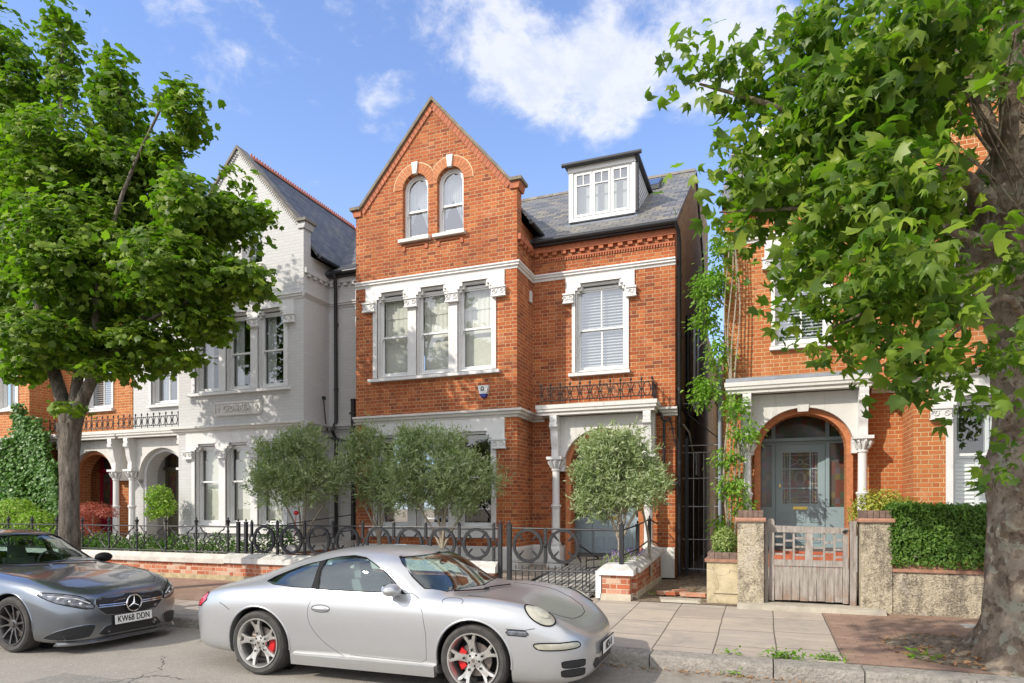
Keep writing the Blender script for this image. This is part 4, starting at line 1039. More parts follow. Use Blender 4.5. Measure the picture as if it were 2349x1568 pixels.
# dormer of the brick house
def dormer(H, x0, x1, yf, z0, z1, parts=3):
    o = H.o; wm = MB(); rs = lambda y: 7.50 + (y - 13.41) * .7045
    yb = 13.41 + (z1 - 7.50) / .7045
    # cheeks (boarded)
    ck = MB()
    for x, sg in ((x0, 1), (x1, -1)):
        xa, xb = sorted((x, x + sg * .05)); ck.plate([[(yf, rs(yf) - .02), (yf, z1), (yb + .05, z1)]], gx, xa, xb)
        k = 11
        for i in range(k):
            za = rs(yf) + (z1 - rs(yf)) * i / k; zb_ = rs(yf) + (z1 - rs(yf)) * (i + 1) / k - .012
            y2 = 13.41 + (za - 7.50) / .7045; y3 = 13.41 + (zb_ - 7.5) / .7045
            xo = x - sg * .012; p = [(xo, yf + .06, za), (xo, max(y2, yf + .07), za), (x, max(y3, yf + .08), zb_), (x, yf + .06, zb_)]
            q = [(x - sg * .001 + sg * .01, a[1], a[2]) for a in p]
            ck.hexa([p[0], p[1], q[1], q[0], p[3], p[2], q[2], q[3]])
    d = ck.build('dormer', M['white'], o)
    fr = MB(); fr.plate([rect(x0, x1, z0 - .06, z1)] + [rect(x0 + .11 + i * (x1 - x0 - .22) / 3 + .012, x0 + .11 + (i + 1) * (x1 - x0 - .22) / 3 - .012, z0 + .05, z1 - .15) for i in range(3)], pf, yf - .02, yf + .05)
    fr.box(x0 - .01, x0 + .085, yf - .05, yf - .021, z0 - .06, z1); fr.box(x1 - .065, x1 + .01, yf - .05, yf - .021, z0 - .06, z1); fr.box(x0 - .03, x1 + .03, yf - .07, yf - .0205, z1 - .115, z1); fr.box(x0 + .0, x1, yf - .08, yf - .0205, z0 - .06, z0 + .0)
    pane = MB()
    for i in range(3):
        a = x0 + .11 + i * (x1 - x0 - .22) / 3 + .016; b = x0 + .11 + (i + 1) * (x1 - x0 - .22) / 3 - .016; c = (a + b) / 2; za, zb_ = z0 + .055, z1 - .155; zm = zb_ - .27
        fr.plate([rect(a, b, za, zb_), rect(a + .042, b - .042, za + .05, zm - .011), rect(a + .042, c - .010, zm + .011, zb_ - .04), rect(c + .010, b - .042, zm + .011, zb_ - .04)], pf, yf - .035, yf + .0)
        pane.quad((a + .05, yf - .012, za + .06), (b - .05, yf - .012, za + .06), (b - .05, yf - .012, zb_ - .05), (a + .05, yf - .012, zb_ - .05))
    w = fr.build('casement_window', M['window_white'], d); pane.build('pane', M['glass_sky'], w)
    rm = MB(); rm.box(x0 + .06, x1 - .06, yf + .18, yf + .19, z0, z1 - .1); rm.build('blind', M['blind'], d)
    rf = MB(); rf.hexa([(x0 - .09, yf - .13, z1 - .0), (x1 + .09, yf - .13, z1 - .0), (x1 + .09, yb + .1, z1 + .03), (x0 - .09, yb + .1, z1 + .03), (x0 - .09, yf - .13, z1 + .055), (x1 + .09, yf - .13, z1 + .055), (x1 + .09, yb + .16, z1 + .09), (x0 - .09, yb + .16, z1 + .09)])
    rf.tube([(x0 - .14, yf - .16, z1 + .02), (x1 + .16, yf - .16, z1 + .02)], .045, 10)
    rf.tube([(x1 + .045, yf - .12, z1 - .02), (x1 + .045, yf - .01, z1 - .14), (x1 + .045, yf + .0, z0 + .0)], .034, 8)
    rf.build('dormer_roof', M['dark_lead'], d, smooth=40)
    # lead flashing at the foot
    fl = MB(); fl.hexa([(x0 - .06, yf - .16, rs(yf - .16) + .012), (x1 + .06, yf - .16, rs(yf - .16) + .012), (x1 + .06, yf + .02, rs(yf) + .015), (x0 - .06, yf + .02, rs(yf) + .015), (x0 - .06, yf - .16, rs(yf - .16) + .03), (x1 + .06, yf - .16, rs(yf - .16) + .03), (x1 + .06, yf + .02, rs(yf) + .05), (x0 - .06, yf + .02, rs(yf) + .05)])
    fl.build('flashing', M['lead'], d)
dormer(HM, -4.03, -2.56, 14.2, 8.16, 9.33)
# roof light behind the dormer
mb = MB(); y0 = 16.3
rs = lambda y: 7.55 + (y - 13.41) * .7045
mb.hexa([(-2.75, y0, rs(y0) + .0), (-2.35, y0, rs(y0) + .0), (-2.35, y0 + .7, rs(y0 + .7)), (-2.75, y0 + .7, rs(y0 + .7)), (-2.75, y0, rs(y0) + .10), (-2.35, y0, rs(y0) + .10), (-2.35, y0 + .7, rs(y0 + .7) + .10), (-2.75, y0 + .7, rs(y0 + .7) + .10)])
sk = mb.build('roof_window', M['dark_lead'], HM.o)
mb = MB(); mb.quad((-2.71, y0 + .05, rs(y0) + .145), (-2.39, y0 + .05, rs(y0) + .145), (-2.39, y0 + .65, rs(y0 + .65) + .11), (-2.71, y0 + .65, rs(y0 + .65) + .11)); mb.build('pane', M['glass_sky'], sk)
# dormer of the right house, mostly behind leaves
mb = MB(); mb.box(-.05, 1.2, 14.3, 15.9, 8.3, 9.5); dd = mb.build('dormer', M['white'], HR.o)
mb = MB(); mb.plate([rect(.02, 1.12, 8.42, 9.4), rect(.1, .5, 8.5, 9.3), rect(.62, 1.04, 8.5, 9.3)], pf, 14.25, 14.295); w = mb.build('casement_window', M['window_white'], dd)
mb = MB(); mb.quad((.08, 14.29, 8.48), (1.06, 14.29, 8.48), (1.06, 14.29, 9.32), (.08, 14.29, 9.32)); mb.build('pane', M['glass_sky'], w)
# pipes on the corner and flank of the brick house
mb = MB(); xq = -1.585
mb.tube([(-1.62, YR - .21, 7.44), (xq + .02, YR - .1, 7.30), (xq + .02, YR + .06, 7.1), (xq + .02, YR + .08, .35)], .042, 10)
for z in (6.4, 5.2, 4.1, 2.6, 1.3): mb.tube([(xq + .02, YR + .08, z), (xq + .02, YR + .08, z + .07)], .055, 10)
mb.build('drainpipe', M['black_plastic'], HM.o, smooth=40)
mb = MB(); mb.tube([(-1.56, 15.3, .35), (-1.56, 15.3, 6.1)], .055, 10)
for z in (5.6, 4.4, 2.9, 1.6): mb.tube([(-1.56, 15.3, z), (-1.56, 15.3, z + .08)], .07, 10)
mb.tube([(-1.57, 15.3, 3.3), (-1.5, 14.6, 3.7), (-1.57, 14.0, 3.85), (-1.57, 13.9, 4.0)], .04, 8)
mb.build('soil_pipe', M['black_plastic'], HM.o, smooth=40)
mb = MB(); mb.tube([(-1.60, 14.7, 3.55), (-1.50, 14.9, 3.40), (-1.50, 15.6, 3.1), (-1.50, 16.4, 2.85)], .022, 8); mb.build('overflow_pipe', M['window_white'], HM.o, smooth=40)
mb = MB(); mb.tube([(-1.72, 13.52, 3.55), (-1.84, 13.42, 3.45), (-1.84, 13.42, 2.35), (-1.80, 13.5, 2.28)], .028, 8); mb.tube([(-1.93, 13.5, 3.66), (-1.84, 13.42, 3.48)], .028, 8)
mb.tube([(-1.86, 13.45, 2.22), (-1.60, 13.5, 2.22), (-1.56, 13.62, 2.0), (-1.56, 13.66, 1.75)], .04, 8)
mb.build('porch_drainpipe', M['black_plastic'], HM.o, smooth=40)
# flank window frame
mb = MB(); mb.plate([[(17.4, 4.3), (18.5, 4.3), (18.5, 6.6), (17.4, 6.6)], [(17.5, 4.4), (18.4, 4.4), (18.4, 6.5), (17.5, 6.5)]], gx, -1.60, -1.66); mb.box(-1.63, -1.52, 17.3, 18.6, 4.2, 4.3); mb.build('flank_window', M['window_white'], HM.o)
mb = MB(); mb.plate([[(18.0, 2.6), (18.9, 2.6), (18.9, 3.2), (18.0, 3.2)]], gx, -1.60, -1.66); mb.build('flank_vent', M['window_white'], HM.o)
mb = MB(); mb.box(-4.695, -4.66, 13.35, 13.45, 6.18, 6.42); mb.build('vent_cover', M['white'], HM.o)
mb = MB(); mb.tube([(-1.60, 13.45, 2.9), (-1.72, 13.5, 3.5)], .014, 6); mb.build('cable', M['black_plastic'], HM.o)
# television aerial on the painted house
mb = MB(); mb.tube([(-11.0, 17.6, 10.5), (-11.0, 17.6, 11.25)], .014, 6); mb.tube([(-11.55, 17.6, 11.2), (-10.6, 17.6, 11.25)], .012, 5)
for i in range(6): mb.tube([(-11.5 + i * .16, 17.45, 11.2), (-11.5 + i * .16, 17.75, 11.2)], .006, 4)
mb.build('aerial', M['black_iron'], HW.o)

# alarm box
al = MB(); o_ = (-5.43, YF - .001, 4.16)
tr = [(-.13, .13), (.13, .13), (.085, -.06), (-.085, -.06)]
k_ = .92
al.add([(o_[0] + x, YF - .002, o_[2] + z) for x, z in tr] + [(o_[0] + x * k_, YF - .085, o_[2] + z * k_) for x, z in tr], [(0, 1, 2, 3), (4, 5, 6, 7), (0, 1, 5, 4), (1, 2, 6, 5), (2, 3, 7, 6), (3, 0, 4, 7)])
ab = thing('alarm_box', o_, 'white and blue burglar alarm box on the brick below the triple window', 'alarm box')
al.build('cover', M['white'], ab)
al = MB(); tr = [(-.085, -.062), (.085, -.062), (.05, -.135), (-.05, -.135)]
al.add([(o_[0] + x, YF - .002, o_[2] + z) for x, z in tr] + [(o_[0] + x * k_, YF - .083, o_[2] + z * k_) for x, z in tr], [(0, 1, 2, 3), (4, 5, 6, 7), (0, 1, 5, 4), (1, 2, 6, 5), (2, 3, 7, 6), (3, 0, 4, 7)])
al.build('strobe_lens', plain('blue_lens', (.02, .035, .22), .25), ab)
al = MB(); al.tube([(o_[0] - .01 + .030 * math.cos(t), YF - .088, o_[2] + .055 + .034 * math.sin(t)) for t in np.linspace(0, 2 * math.pi, 17)], .009, 6)
for i in range(9): al.box(o_[0] - .07 + i * .015, o_[0] - .061 + i * .015, YF - .0875, YF - .0865, o_[2] - .0, o_[2] + .012 + (i % 3) * .003)
al.build('emblem', M['dark_lead'], ab)
# wall lantern on the right house
ln = thing('wall_lantern', (2.22, YR, 3.6), 'small black wall lantern between the porch and bay of the house behind the plane tree', 'lantern')
mb = MB(); x, y, z = 2.30, YR - .10, 3.62
mb.box(x - .05, x + .05, YR - .02, YR - .001, z - .05, z + .12)
for a in (-.05, .05):
    for b in (-.05, .05): mb.box(x + a - .006, x + a + .006, y + b - .006, y + b + .006, z - .10, z + .12)
mb.box(x - .06, x + .06, y - .06, y + .06, z - .115, z - .10); mb.lathe([(.09, .12), (.02, .18), (.0, .19)], (x, y, z), 'z', 4, a0=R(45), a1=R(405)); mb.box(x - .012, x + .012, y, YR, z + .13, z + .15)
mb.build('frame', M['black_iron'], ln)
mb = MB(); mb.box(x - .046, x + .046, y - .046, y + .046, z - .098, z + .12); mb.build('lantern_glass', M['glass'], ln)

# ------------------------------------------------------------------ canopy railings
def cresting(x0, x1, y, z, H, parent_cat, label, n=None, ret=None, h=.27, finial_h=.10, overgrown=None):
    o = thing('canopy_railing', ((x0 + x1) / 2, y, z), label, 'railing')
    mb = MB(); r = h * .40
    n = n or max(2, round((x1 - x0) / (r * 2 + .07)))
    pitch = (x1 - x0) / n
    for zz in (z + .05, z + .05 + 2 * r): mb = MB(); mb.tube([(x0, y, zz), (x1, y, zz)], .011, 6); mb.build('rail', M['black_iron'], o, smooth=40)
    for i in range(n + 1):
        x = x0 + i * pitch; p = MB()
        p.tube([(x, y, z), (x, y, z + .05 + 2 * r + finial_h)], .010, 6); p.sphere((x, y, z + .05 + r), .024, 8, 6); p.sphere((x, y, z + .05 + 2 * r + finial_h * .7), (.022, .022, .035), 6, 5)
        p.tube([(x - .025, y, z + .07 + 2 * r + finial_h * .3), (x + .025, y, z + .07 + 2 * r + finial_h * .3)], .007, 5)
        p.build('upright', M['black_iron'], o, smooth=50)
        if i < n:
            q = MB(); cx = x + pitch / 2
            q.tube([(cx + (pitch / 2 - .03) * math.cos(t), y, z + .05 + r + r * math.sin(t)) for t in np.linspace(0, 2 * math.pi, 19)[:-1]], .010, 6, closed=True)
            q.build('ring', M['black_iron'], o, smooth=50)
    if ret:
        mb = MB(); xr, yr = ret
        for dz in (.05, .05 + 2 * r): mb.tube([(xr, y, z + dz), (xr, yr, z + dz)], .011, 6)
        for i in range(3):
            yy = y + (yr - y) * (i + .5) / 3; mb.tube([(xr, yy + .07 * math.cos(t), z + .05 + r + r * math.sin(t)) for t in np.linspace(0, 2 * math.pi, 17)[:-1]], .010, 6, closed=True)
            mb.tube([(xr, yy + .09, z), (xr, yy + .09, z + .05 + 2 * r + .08)], .010, 6)
        mb.build('side_rail', M['black_iron'], o, smooth=40)
    return o
cresting(-4.33, -2.02, 13.05, 3.905, HM, None, 'black iron railing with dry tangled stems on the porch roof of the gabled orange house', n=11, ret=(-2.02, 13.55), h=.34)
cresting(-16.72, -14.05, 13.08, 3.905, HW, None, 'black iron cresting on the porch roof of the white painted house', n=12, h=.30, finial_h=.11)
cresting(-19.50, -16.90, 13.08, 3.905, HF, None, 'black iron cresting on the porch roof above the crimson door', n=12, h=.30, finial_h=.11)
# dead climber on the railing
dv = MB(); r_ = random.Random(4)
for k in range(26):
    x = r_.uniform(-4.2, -2.1); pts = []; z = 3.95 + r_.uniform(0, .1)
    for j in range(6):
        pts.append((x + r_.uniform(-.05, .05) + (j - 3) * r_.uniform(-.04, .06), 13.04 + r_.uniform(-.05, .03), z + j * .05 * r_.uniform(.5, 1.2)))
    dv.tube(pts, .006, 4)
tag(dv.build('dry_vine', plain('dry_stem', (.20, .11, .06), .9, var=.3), org=(-3.2, 13.04, 3.95)), 'leafless dry vine stems tangled in the porch roof railing', 'vine')

# ------------------------------------------------------------------ garden walls
def coping_run(mb, x0, x1, y0, y1, z0, z1, axis='x', ov=.04):
    "weathered coping with sloping top"
    if axis == 'x': mb.plate([[(y0 - ov, z0), (y1 + ov, z0), (y1 + ov, z0 + (z1 - z0) * .5), ((y0 + y1) / 2 + .03, z1), ((y0 + y1) / 2 - .03, z1), (y0 - ov, z0 + (z1 - z0) * .5)]], gx, x0, x1)
    else: mb.plate([[(x0 - ov, z0), (x1 + ov, z0), (x1 + ov, z0 + (z1 - z0) * .5), ((x0 + x1) / 2 + .03, z1), ((x0 + x1) / 2 - .03, z1), (x0 - ov, z0 + (z1 - z0) * .5)]], lambda u, v, w: (u, w, v), y0, y1)
g1 = thing('garden_wall', (-7.2, 10.55, .2), 'low red brick garden wall with white coping under the ring fence', 'wall')
mb = MB(); mb.box(-10.22, -4.32, 10.42, 10.64, .12, .60); mb.build('brickwork', M['brickwall'], g1)
mb = MB(); mb.box(-10.23, -4.30, 10.395, 10.64, .05, .34); mb.build('rendered_base', plain('stained_render', (.40, .33, .20), .9, var=.35, scale=5, bump=.5), g1)
mb = MB(); coping_run(mb, -10.27, -4.27, 10.40, 10.66, .60, .79); mb.build('coping', M['white_old'], g1)
g2 = thing('garden_wall', (-14, 10.55, .2), 'low patched brick garden wall with grey stone coping in front of the white house', 'wall')
mb = MB(); mb.box(-18.5, -10.235, 10.44, 10.64, .12, .58); mb.build('brickwork', M['brickwall'], g2)
mb = MB(); mb.box(-18.5, -10.24, 10.415, 10.64, .05, .33); mb.build('rendered_base', plain('stained_render', (.42, .34, .20), .9, var=.35, scale=5, bump=.5), g2)
mb = MB(); coping_run(mb, -18.5, -10.275, 10.42, 10.66, .58, .765); mb.build('coping', plain('grey_coping', (.55, .51, .45), .85, var=.2, scale=4, bump=.3), g2)
g3 = thing('garden_wall', (-2.1, 11.5, .2), 'sloping brick wall with white coping and a brick pier, between the iron gate and the alley', 'wall')
mb = MB(); mb.box(-2.42, -1.97, 10.42, 10.64, .34, .64); mb.box(-2.2, -1.90, 10.64, 13.4, .3, .74)
mb.build('brickwork', M['brickwall'], g3)
mb = MB(); mb.box(-2.44, -1.95, 10.40, 10.64, .1, .34); mb.box(-2.21, -1.885, 10.641, 13.4, .1, .36); mb.build('rendered_base', plain('cream_render', (.50, .44, .34), .9, var=.2, scale=6, bump=.4), g3)
mb = MB(); mb.hexa([(-2.48, 10.37, .64), (-1.90, 10.37, .64), (-1.90, 10.72, .64), (-2.48, 10.72, .64), (-2.48, 10.37, .72), (-1.90, 10.37, .72), (-1.90, 10.72, .76), (-2.48, 10.72, .76)])
mb.hexa([(-2.48, 10.37, .721), (-1.90, 10.37, .721), (-1.90, 10.72, .761), (-2.48, 10.72, .761), (-2.38, 10.50, .81), (-2.02, 10.50, .81), (-2.02, 10.74, .82), (-2.38, 10.74, .82)])
for i in range(9):
    y0 = 10.73 + i * .298; z = .70 + .018 * i + .02
    mb.hexa([(-2.26, y0, z - .06), (-1.85, y0, z - .06), (-1.85, y0 + .29, z - .05), (-2.26, y0 + .29, z - .05), (-2.26, y0, z), (-1.85, y0, z), (-1.85, y0 + .29, z + .01), (-2.26, y0 + .29, z + .01)])
    mb.hexa([(-2.26, y0, z + .001), (-1.85, y0, z + .001), (-1.85, y0 + .29, z + .011), (-2.26, y0 + .29, z + .011), (-2.12, y0, z + .10), (-1.99, y0, z + .10), (-1.99, y0 + .29, z + .11), (-2.12, y0 + .29, z + .11)])
mb.box(-2.52, -2.43, 10.40, 10.52, .26, .70)
mb.build('coping', M['white'], g3)

# ------------------------------------------------------------------ iron fences
def ring(mb, cx, y, cz, rx, rz, t=.024, spokes=True):
    pr = []; k = 28
    for a in range(k):
        q = 2 * math.pi * a / k; c, s_ = math.cos(q), math.sin(q)
        pr.append([(cx + (rx - t) * c, y - .02, cz + (rz - t) * s_), (cx + (rx + t) * c, y - .02, cz + (rz + t) * s_), (cx + (rx + t) * c, y + .02, cz + (rz + t) * s_), (cx + (rx - t) * c, y + .02, cz + (rz - t) * s_)])
    vs = [p for q in pr for p in q]; fs = [(i * 4 + j, i * 4 + (j + 1) % 4, ((i + 1) % k) * 4 + (j + 1) % 4, ((i + 1) % k) * 4 + j) for i in range(k) for j in range(4)]
    mb.add(vs, fs)
    if spokes:
        for q in (45, 135, 225, 315):
            c, s_ = math.cos(R(q)), math.sin(R(q))
            mb.tube([(cx + (rx + .03) * c, y, cz + (rz + .03) * s_), (cx + (rx - .005) * c, y, cz + (rz - .005) * s_), (cx + rx * .55 * c, y, cz + rz * .55 * s_), (cx + rx * .42 * c, y, cz + rz * .42 * s_)], [.026, .024, .016, .004], 6)
rf_ = thing('ring_fence', (-7.0, 10.53, .79), 'black iron fence of large spoked rings on the white coped wall', 'fence')
for z in (1.375, .82): mb = MB(); mb.tube([(-10.03, 10.53, z), (-4.24, 10.53, z)], .012, 8); mb.build('rail', M['black_iron'], rf_, smooth=40)
cxs = [-9.37, -8.70, -8.04, -7.38, -6.70, -6.03, -5.36, -4.69]
for cx in cxs:
    mb = MB(); ring(mb, cx, 10.53, 1.09, .245, .255); mb.build('ring', M['black_iron'], rf_)
ps = [(a + b) / 2 for a, b in zip(cxs, cxs[1:])] + [-4.36, -9.68]
for x in ps:
    mb = MB(); mb.box(x - .022, x + .022, 10.51, 10.55, 1.17, 1.42); mb.box(x - .022, x + .022, 10.51, 10.55, .78, 1.02)
    mb.tube([(x + .055 * math.cos(t), 10.53, 1.095 + .065 * math.sin(t)) for t in np.linspace(0, 2 * math.pi, 13)[:-1]], .016, 6, closed=True)
    mb.box(x - .03, x + .03, 10.505, 10.555, 1.415, 1.43); mb.lathe([(.02, 1.43), (.026, 1.45), (.0, 1.49)], (x, 10.53, 0), 'z', 6)
    mb.build('upright', M['black_iron'], rf_, smooth=30)
def post(x, y, z0, z1, w, parent, name='post'):
    mb = MB(); mb.box(x - w, x + w, y - w, y + w, z0, z1); mb.box(x - w - .008, x + w + .008, y - w - .008, y + w + .008, z1, z1 + .02)
    mb.lathe([(.0, z1 + .02), (w * .8, z1 + .035), (w * .5, z1 + .06), (0, z1 + .085)], (x, y, 0), 'z', 8); return mb.build(name, M['black_iron'], parent, smooth=40)
for x in (-10.03, -9.83): post(x, 10.53, .78, 1.42, .03, rf_)
post(-4.24, 10.53, .26, 1.43, .032, rf_)
# iron gate
gt_ = thing('iron_gate', (-3.3, 10.53, .3), 'black iron gate with two spoked rings above short spiked bars', 'gate')
post(-4.07, 10.53, .24, 1.43, .036, gt_); post(-2.12, 10.53, .79, 1.44, .034, gt_)
for x0, x1, z0, z1 in ((-4.05, -2.12, 1.375, 1.355), (-4.03, -2.85, .80, .80), (-4.03, -2.52, .655, .66), (-4.03, -2.52, .33, .34)): mb = MB(); mb.tube([(x0, 10.53, z0), (x1, 10.53, z1)], .014, 8); mb.build('rail', M['black_iron'], gt_, smooth=40)
for cx in (-3.73, -3.10):
    mb = MB(); ring(mb, cx, 10.53, 1.08, .25, .265); mb.build('ring', M['black_iron'], gt_)
mb = MB(); x = -3.415; mb.box(x - .025, x + .025, 10.51, 10.55, .80, 1.375); mb.sphere((x, 10.50, 1.08), .03, 8, 6); mb.build('upright', M['black_iron'], gt_)
for i in range(13):
    x = -3.95 + i * .118; mb = MB(); mb.tube([(x, 10.53, .30), (x, 10.53, .70)], .0085, 6); mb.lathe([(.0, .695), (.018, .71), (.010, .74), (.0, .77)], (x, 10.53, 0), 'z', 6); mb.build('bar', M['black_iron'], gt_, smooth=40)
for i in range(2):
    x = -2.80 + i * .22; mb = MB(); mb.tube([(x, 10.53, .66), (x, 10.53, 1.36)], .008, 6); mb.build('bar', M['black_iron'], gt_)
# low railing along the path, and the two rails on the sloping wall
sr = thing('side_railing', (-2.05, 12, .9), 'two rail black handrail on the sloping white coping', 'railing')
post(-2.05, 11.6, .80, 1.42, .03, sr); post(-2.05, 12.9, .90, 1.50, .03, sr)
for (z0, z1, z2) in ((1.36, 1.42, 1.5), (.95, 1.0, 1.1)): mb = MB(); mb.tube([(-2.10, 10.53, z0), (-2.05, 11.6, z1), (-2.05, 12.9, z2), (-1.95, 13.35, z2 - .1)], .014, 6); mb.build('rail', M['black_iron'], sr, smooth=40)
ir = thing('inner_railing', (-2.75, 11.9, .4), 'thin black railing beside the tiled path behind the iron gate', 'railing')
mb = MB()
for z in (.80, .66): mb.tube([(-2.88, 11.2, z), (-2.30, 12.1, z + .03)], .012, 6)
mb.tube([(-2.95, 11.1, .78), (-2.98, 10.9, .95), (-2.9, 10.9, 1.1)], .016, 6); mb.tube([(-2.95, 11.1, 1.05), (-2.70, 11.4, .82)], .016, 6)
mb.build('rail', M['black_iron'], ir, smooth=40)
for x, y in ((-2.88, 11.2), (-2.60, 11.63), (-2.33, 12.05)):
    mb = MB(); mb.tube([(x, y, .35), (x, y, .86)], .010, 6); mb.build('upright', M['black_iron'], ir)
# railing between the two front gardens, running back to the painted house
sd = thing('side_fence', (-10.0, 11.6, .7), 'black side fence between the two front gardens, behind the olive trees', 'fence')
for z in (1.40, 1.05): mb = MB(); mb.tube([(-8.9, 10.7, z), (-8.75, 13.4, z + .22)], .011, 6); mb.build('rail', M['black_iron'], sd)
mb = MB(); mb.box(-8.98, -8.76, 10.66, 13.4, .3, .84); mb.build('brickwork', M['brickwall'], sd)
mb = MB(); coping_run(mb, -9.0, -8.74, 10.66, 13.4, .84, .97, 'y'); mb.build('coping', M['white_old'], sd)

# ornate railing of the painted house
of = thing('ornate_railing', (-14, 10.53, .76), 'black cast iron railing with leafy finials on the grey coping', 'fence')
for z in (1.33, .805): mb = MB(); mb.tube([(-18.4, 10.53, z), (-10.1, 10.53, z)], .013, 8); mb.build('rail', M['black_iron'], of, smooth=40)
x = -10.30; posts = []
while x > -18.4: posts.append(x); x -= .86
for x in posts:
    p = MB(); p.tube([(x, 10.53, .74), (x, 10.53, 1.37)], .019, 8)
    p.lathe([(.019, 1.36), (.04, 1.37), (.018, 1.39), (.036, 1.42), (.045, 1.45), (.014, 1.48), (.02, 1.50), (.0, 1.545)], (x, 10.53, 0), 'z', 8)
    for sg in (-1, 1): p.tube([(x, 10.53, 1.20), (x + sg * .06, 10.53, 1.19), (x + sg * .07, 10.53, 1.13), (x + sg * .03, 10.53, 1.08), (x, 10.53, 1.07)], .012, 5)
    for z in (1.24, 1.0, .86): p.sphere((x, 10.53, z), .032, 8, 5)
    p.build('upright', M['black_iron'], of, smooth=40)
for x in posts[:-1]:
    p = MB(); c = x - .43; r_ = random.Random(int(x * 10))
    for sg in (-1, 1):
        for (A, B) in (((.34, 1.32), (.06, 1.07)), ((.06, 1.07), (.34, .82)), ((.16, 1.20), (.24, 1.05)), ((.16, .94), (.24, 1.08))):
            pts = []
            for j in range(7):
                t = j / 6; pts.append((c + sg * (A[0] + (B[0] - A[0]) * t) + .018 * math.sin(j * 2.2), 10.53, A[1] + (B[1] - A[1]) * t + .015 * math.cos(j * 2.4)))
            p.tube(pts, [.010, .016, .011, .017, .011, .016, .010], 5)
    p.tube([(c - .08, 10.53, 1.12), (c - .04, 10.53, 1.16), (c, 10.53, 1.14), (c + .04, 10.53, 1.16), (c + .08, 10.53, 1.12)], .013, 5)
    p.build('branch_panel', M['black_iron'], of, smooth=40)

# ------------------------------------------------------------------ right hand garden front
def rough_render():
    m, n, b = base('pebble_render'); g = n.n('ShaderNodeNewGeometry').outputs['Position']
    vo = n.n('ShaderNodeTexVoronoi'); n.put(vo.inputs['Vector'], g); vo.inputs['Scale'].default_value = 46
    f = n.noise(g, 14, 6, .75)
    col = n.ramp(f, [(.3, (.31, .26, .18)), (.5, (.46, .40, .295)), (.7, (.56, .49, .37))])
    sp = n.m('MULTIPLY', n.m('LESS_THAN', n.sep(vo.outputs['Color'])[0], .28), n.ss(n.noise(g, 7, 4, .7), .36, .52))
    col = n.mix(n.m('MULTIPLY', sp, .6), col, (.20, .16, .11))
    dk = n.ss(n.noise(n.vm('MULTIPLY', g, (1, 1, .45)), 3.0, 6, .8), .50, .60)
    dk2 = n.m('MULTIPLY', dk, n.ss(n.noise(g, 40, 5, .8), .36, .55))
    col = n.mix(n.m('MULTIPLY', dk2, .75), col, (.10, .085, .07))
    col = n.mix(n.m('MULTIPLY', n.ss(n.noise(g, 2.3, 4, .7), .55, .7), .5), col, (.50, .44, .38))
    n.put(b.inputs['Base Color'], col); b.inputs['Roughness'].default_value = .95; b.inputs['Specular IOR Level'].default_value = .15
    n.put(b.inputs['Normal'], n.bump(n.m('ADD', n.m('MULTIPLY', vo.outputs['Distance'], 1.0), f), .7, .014)); return m
M['render'] = rough_render()
def smooth_render():
    m, n, b = base('smooth_render'); g = n.n('ShaderNodeNewGeometry').outputs['Position']
    col = n.ramp(n.noise(g, 5, 7, .7), [(.3, (.34, .28, .17)), (.5, (.50, .42, .27)), (.7, (.62, .52, .34))])
    vo = n.n('ShaderNodeTexVoronoi', feature='DISTANCE_TO_EDGE'); n.put(vo.inputs['Vector'], n.vm('ADD', g, n.vm('MULTIPLY', n.noise(g, 3, 4, .6, out=1), (.3, .3, .3)))); vo.inputs['Scale'].default_value = 2.2
    col = n.mix(n.m('MULTIPLY', n.m('SUBTRACT', 1, n.ss(vo.outputs[0], 0, .012)), .8), col, (.16, .12, .08))
    n.put(b.inputs['Base Color'], col); b.inputs['Roughness'].default_value = .9; n.put(b.inputs['Normal'], n.bump(n.noise(g, 40, 5, .7), .5, .008)); return m
M['srender'] = smooth_render()
M['clay'] = plain('clay_coping', (.34, .17, .11), .8, var=.3, scale=7, bump=.5, bscale=30, var2=(.22, .12, .08))
M['clay_dark'] = plain('sooty_clay', (.17, .115, .09), .85, var=.5, scale=12, bump=.5, bscale=30)
def pier(name, x0, x1, label):
    o = thing(name, ((x0 + x1) / 2, 10.6, .2), label, 'gate pier')
    mb = MB(); n_ = 10
    mb.box(x0, x1, 10.40, 10.78, .1, 1.52); mb.build('rendered_shaft', M['render'], o)
    mb = MB(); mb.plate([[(10.36, 1.52), (10.82, 1.52), (10.82, 1.545), (10.80, 1.575), (10.38, 1.575), (10.36, 1.545)]], gx, x0 - .03, x1 + .03); mb.build('tile_course', M['clay'], o)
    mb = MB(); k = 5
    for i in range(k):
        a = x0 + .005 + (x1 - x0 - .01) * i / k; mb.box(a + .003, a + (x1 - x0) / k - .005, 10.40, 10.77, 1.576, 1.685)
    mb.build('brick_cap', M['clay_dark'], o); return o
pier('gate_pier', -.34, .03, 'rendered gate pier with brick cap, between the planter and the wooden gate')
p2 = pier('gate_pier', 1.31, 1.70, 'speckled rendered gate pier between the wooden gate and the hedge')
rw_ = thing('rendered_wall', (4, 10.6, .2), 'low pebble rendered wall with red tile edge under the hedge', 'wall')
mb = MB(); mb.box(1.702, 9.0, 10.42, 10.74, .1, .83); mb.build('rendering', M['render'], rw_)
mb = MB(); mb.box(1.705, 9.0, 10.39, 10.76, .831, .875); mb.box(1.705, 9.0, 10.46, 10.50, .876, .96); mb.build('tile_course', M['clay'], rw_)
pb = thing('brick_planter', (-.6, 10.75, .2), 'small rendered planter box edged with bricks, built against a gate pier', 'planter')
mb = MB(); mb.plate([rect(-.80, -.345, 10.62, 12.2), rect(-.70, -.42, 10.72, 12.1)], lambda u, v, w: (u, v, w), .2, .88); mb.build('rendering', M['srender'], pb)
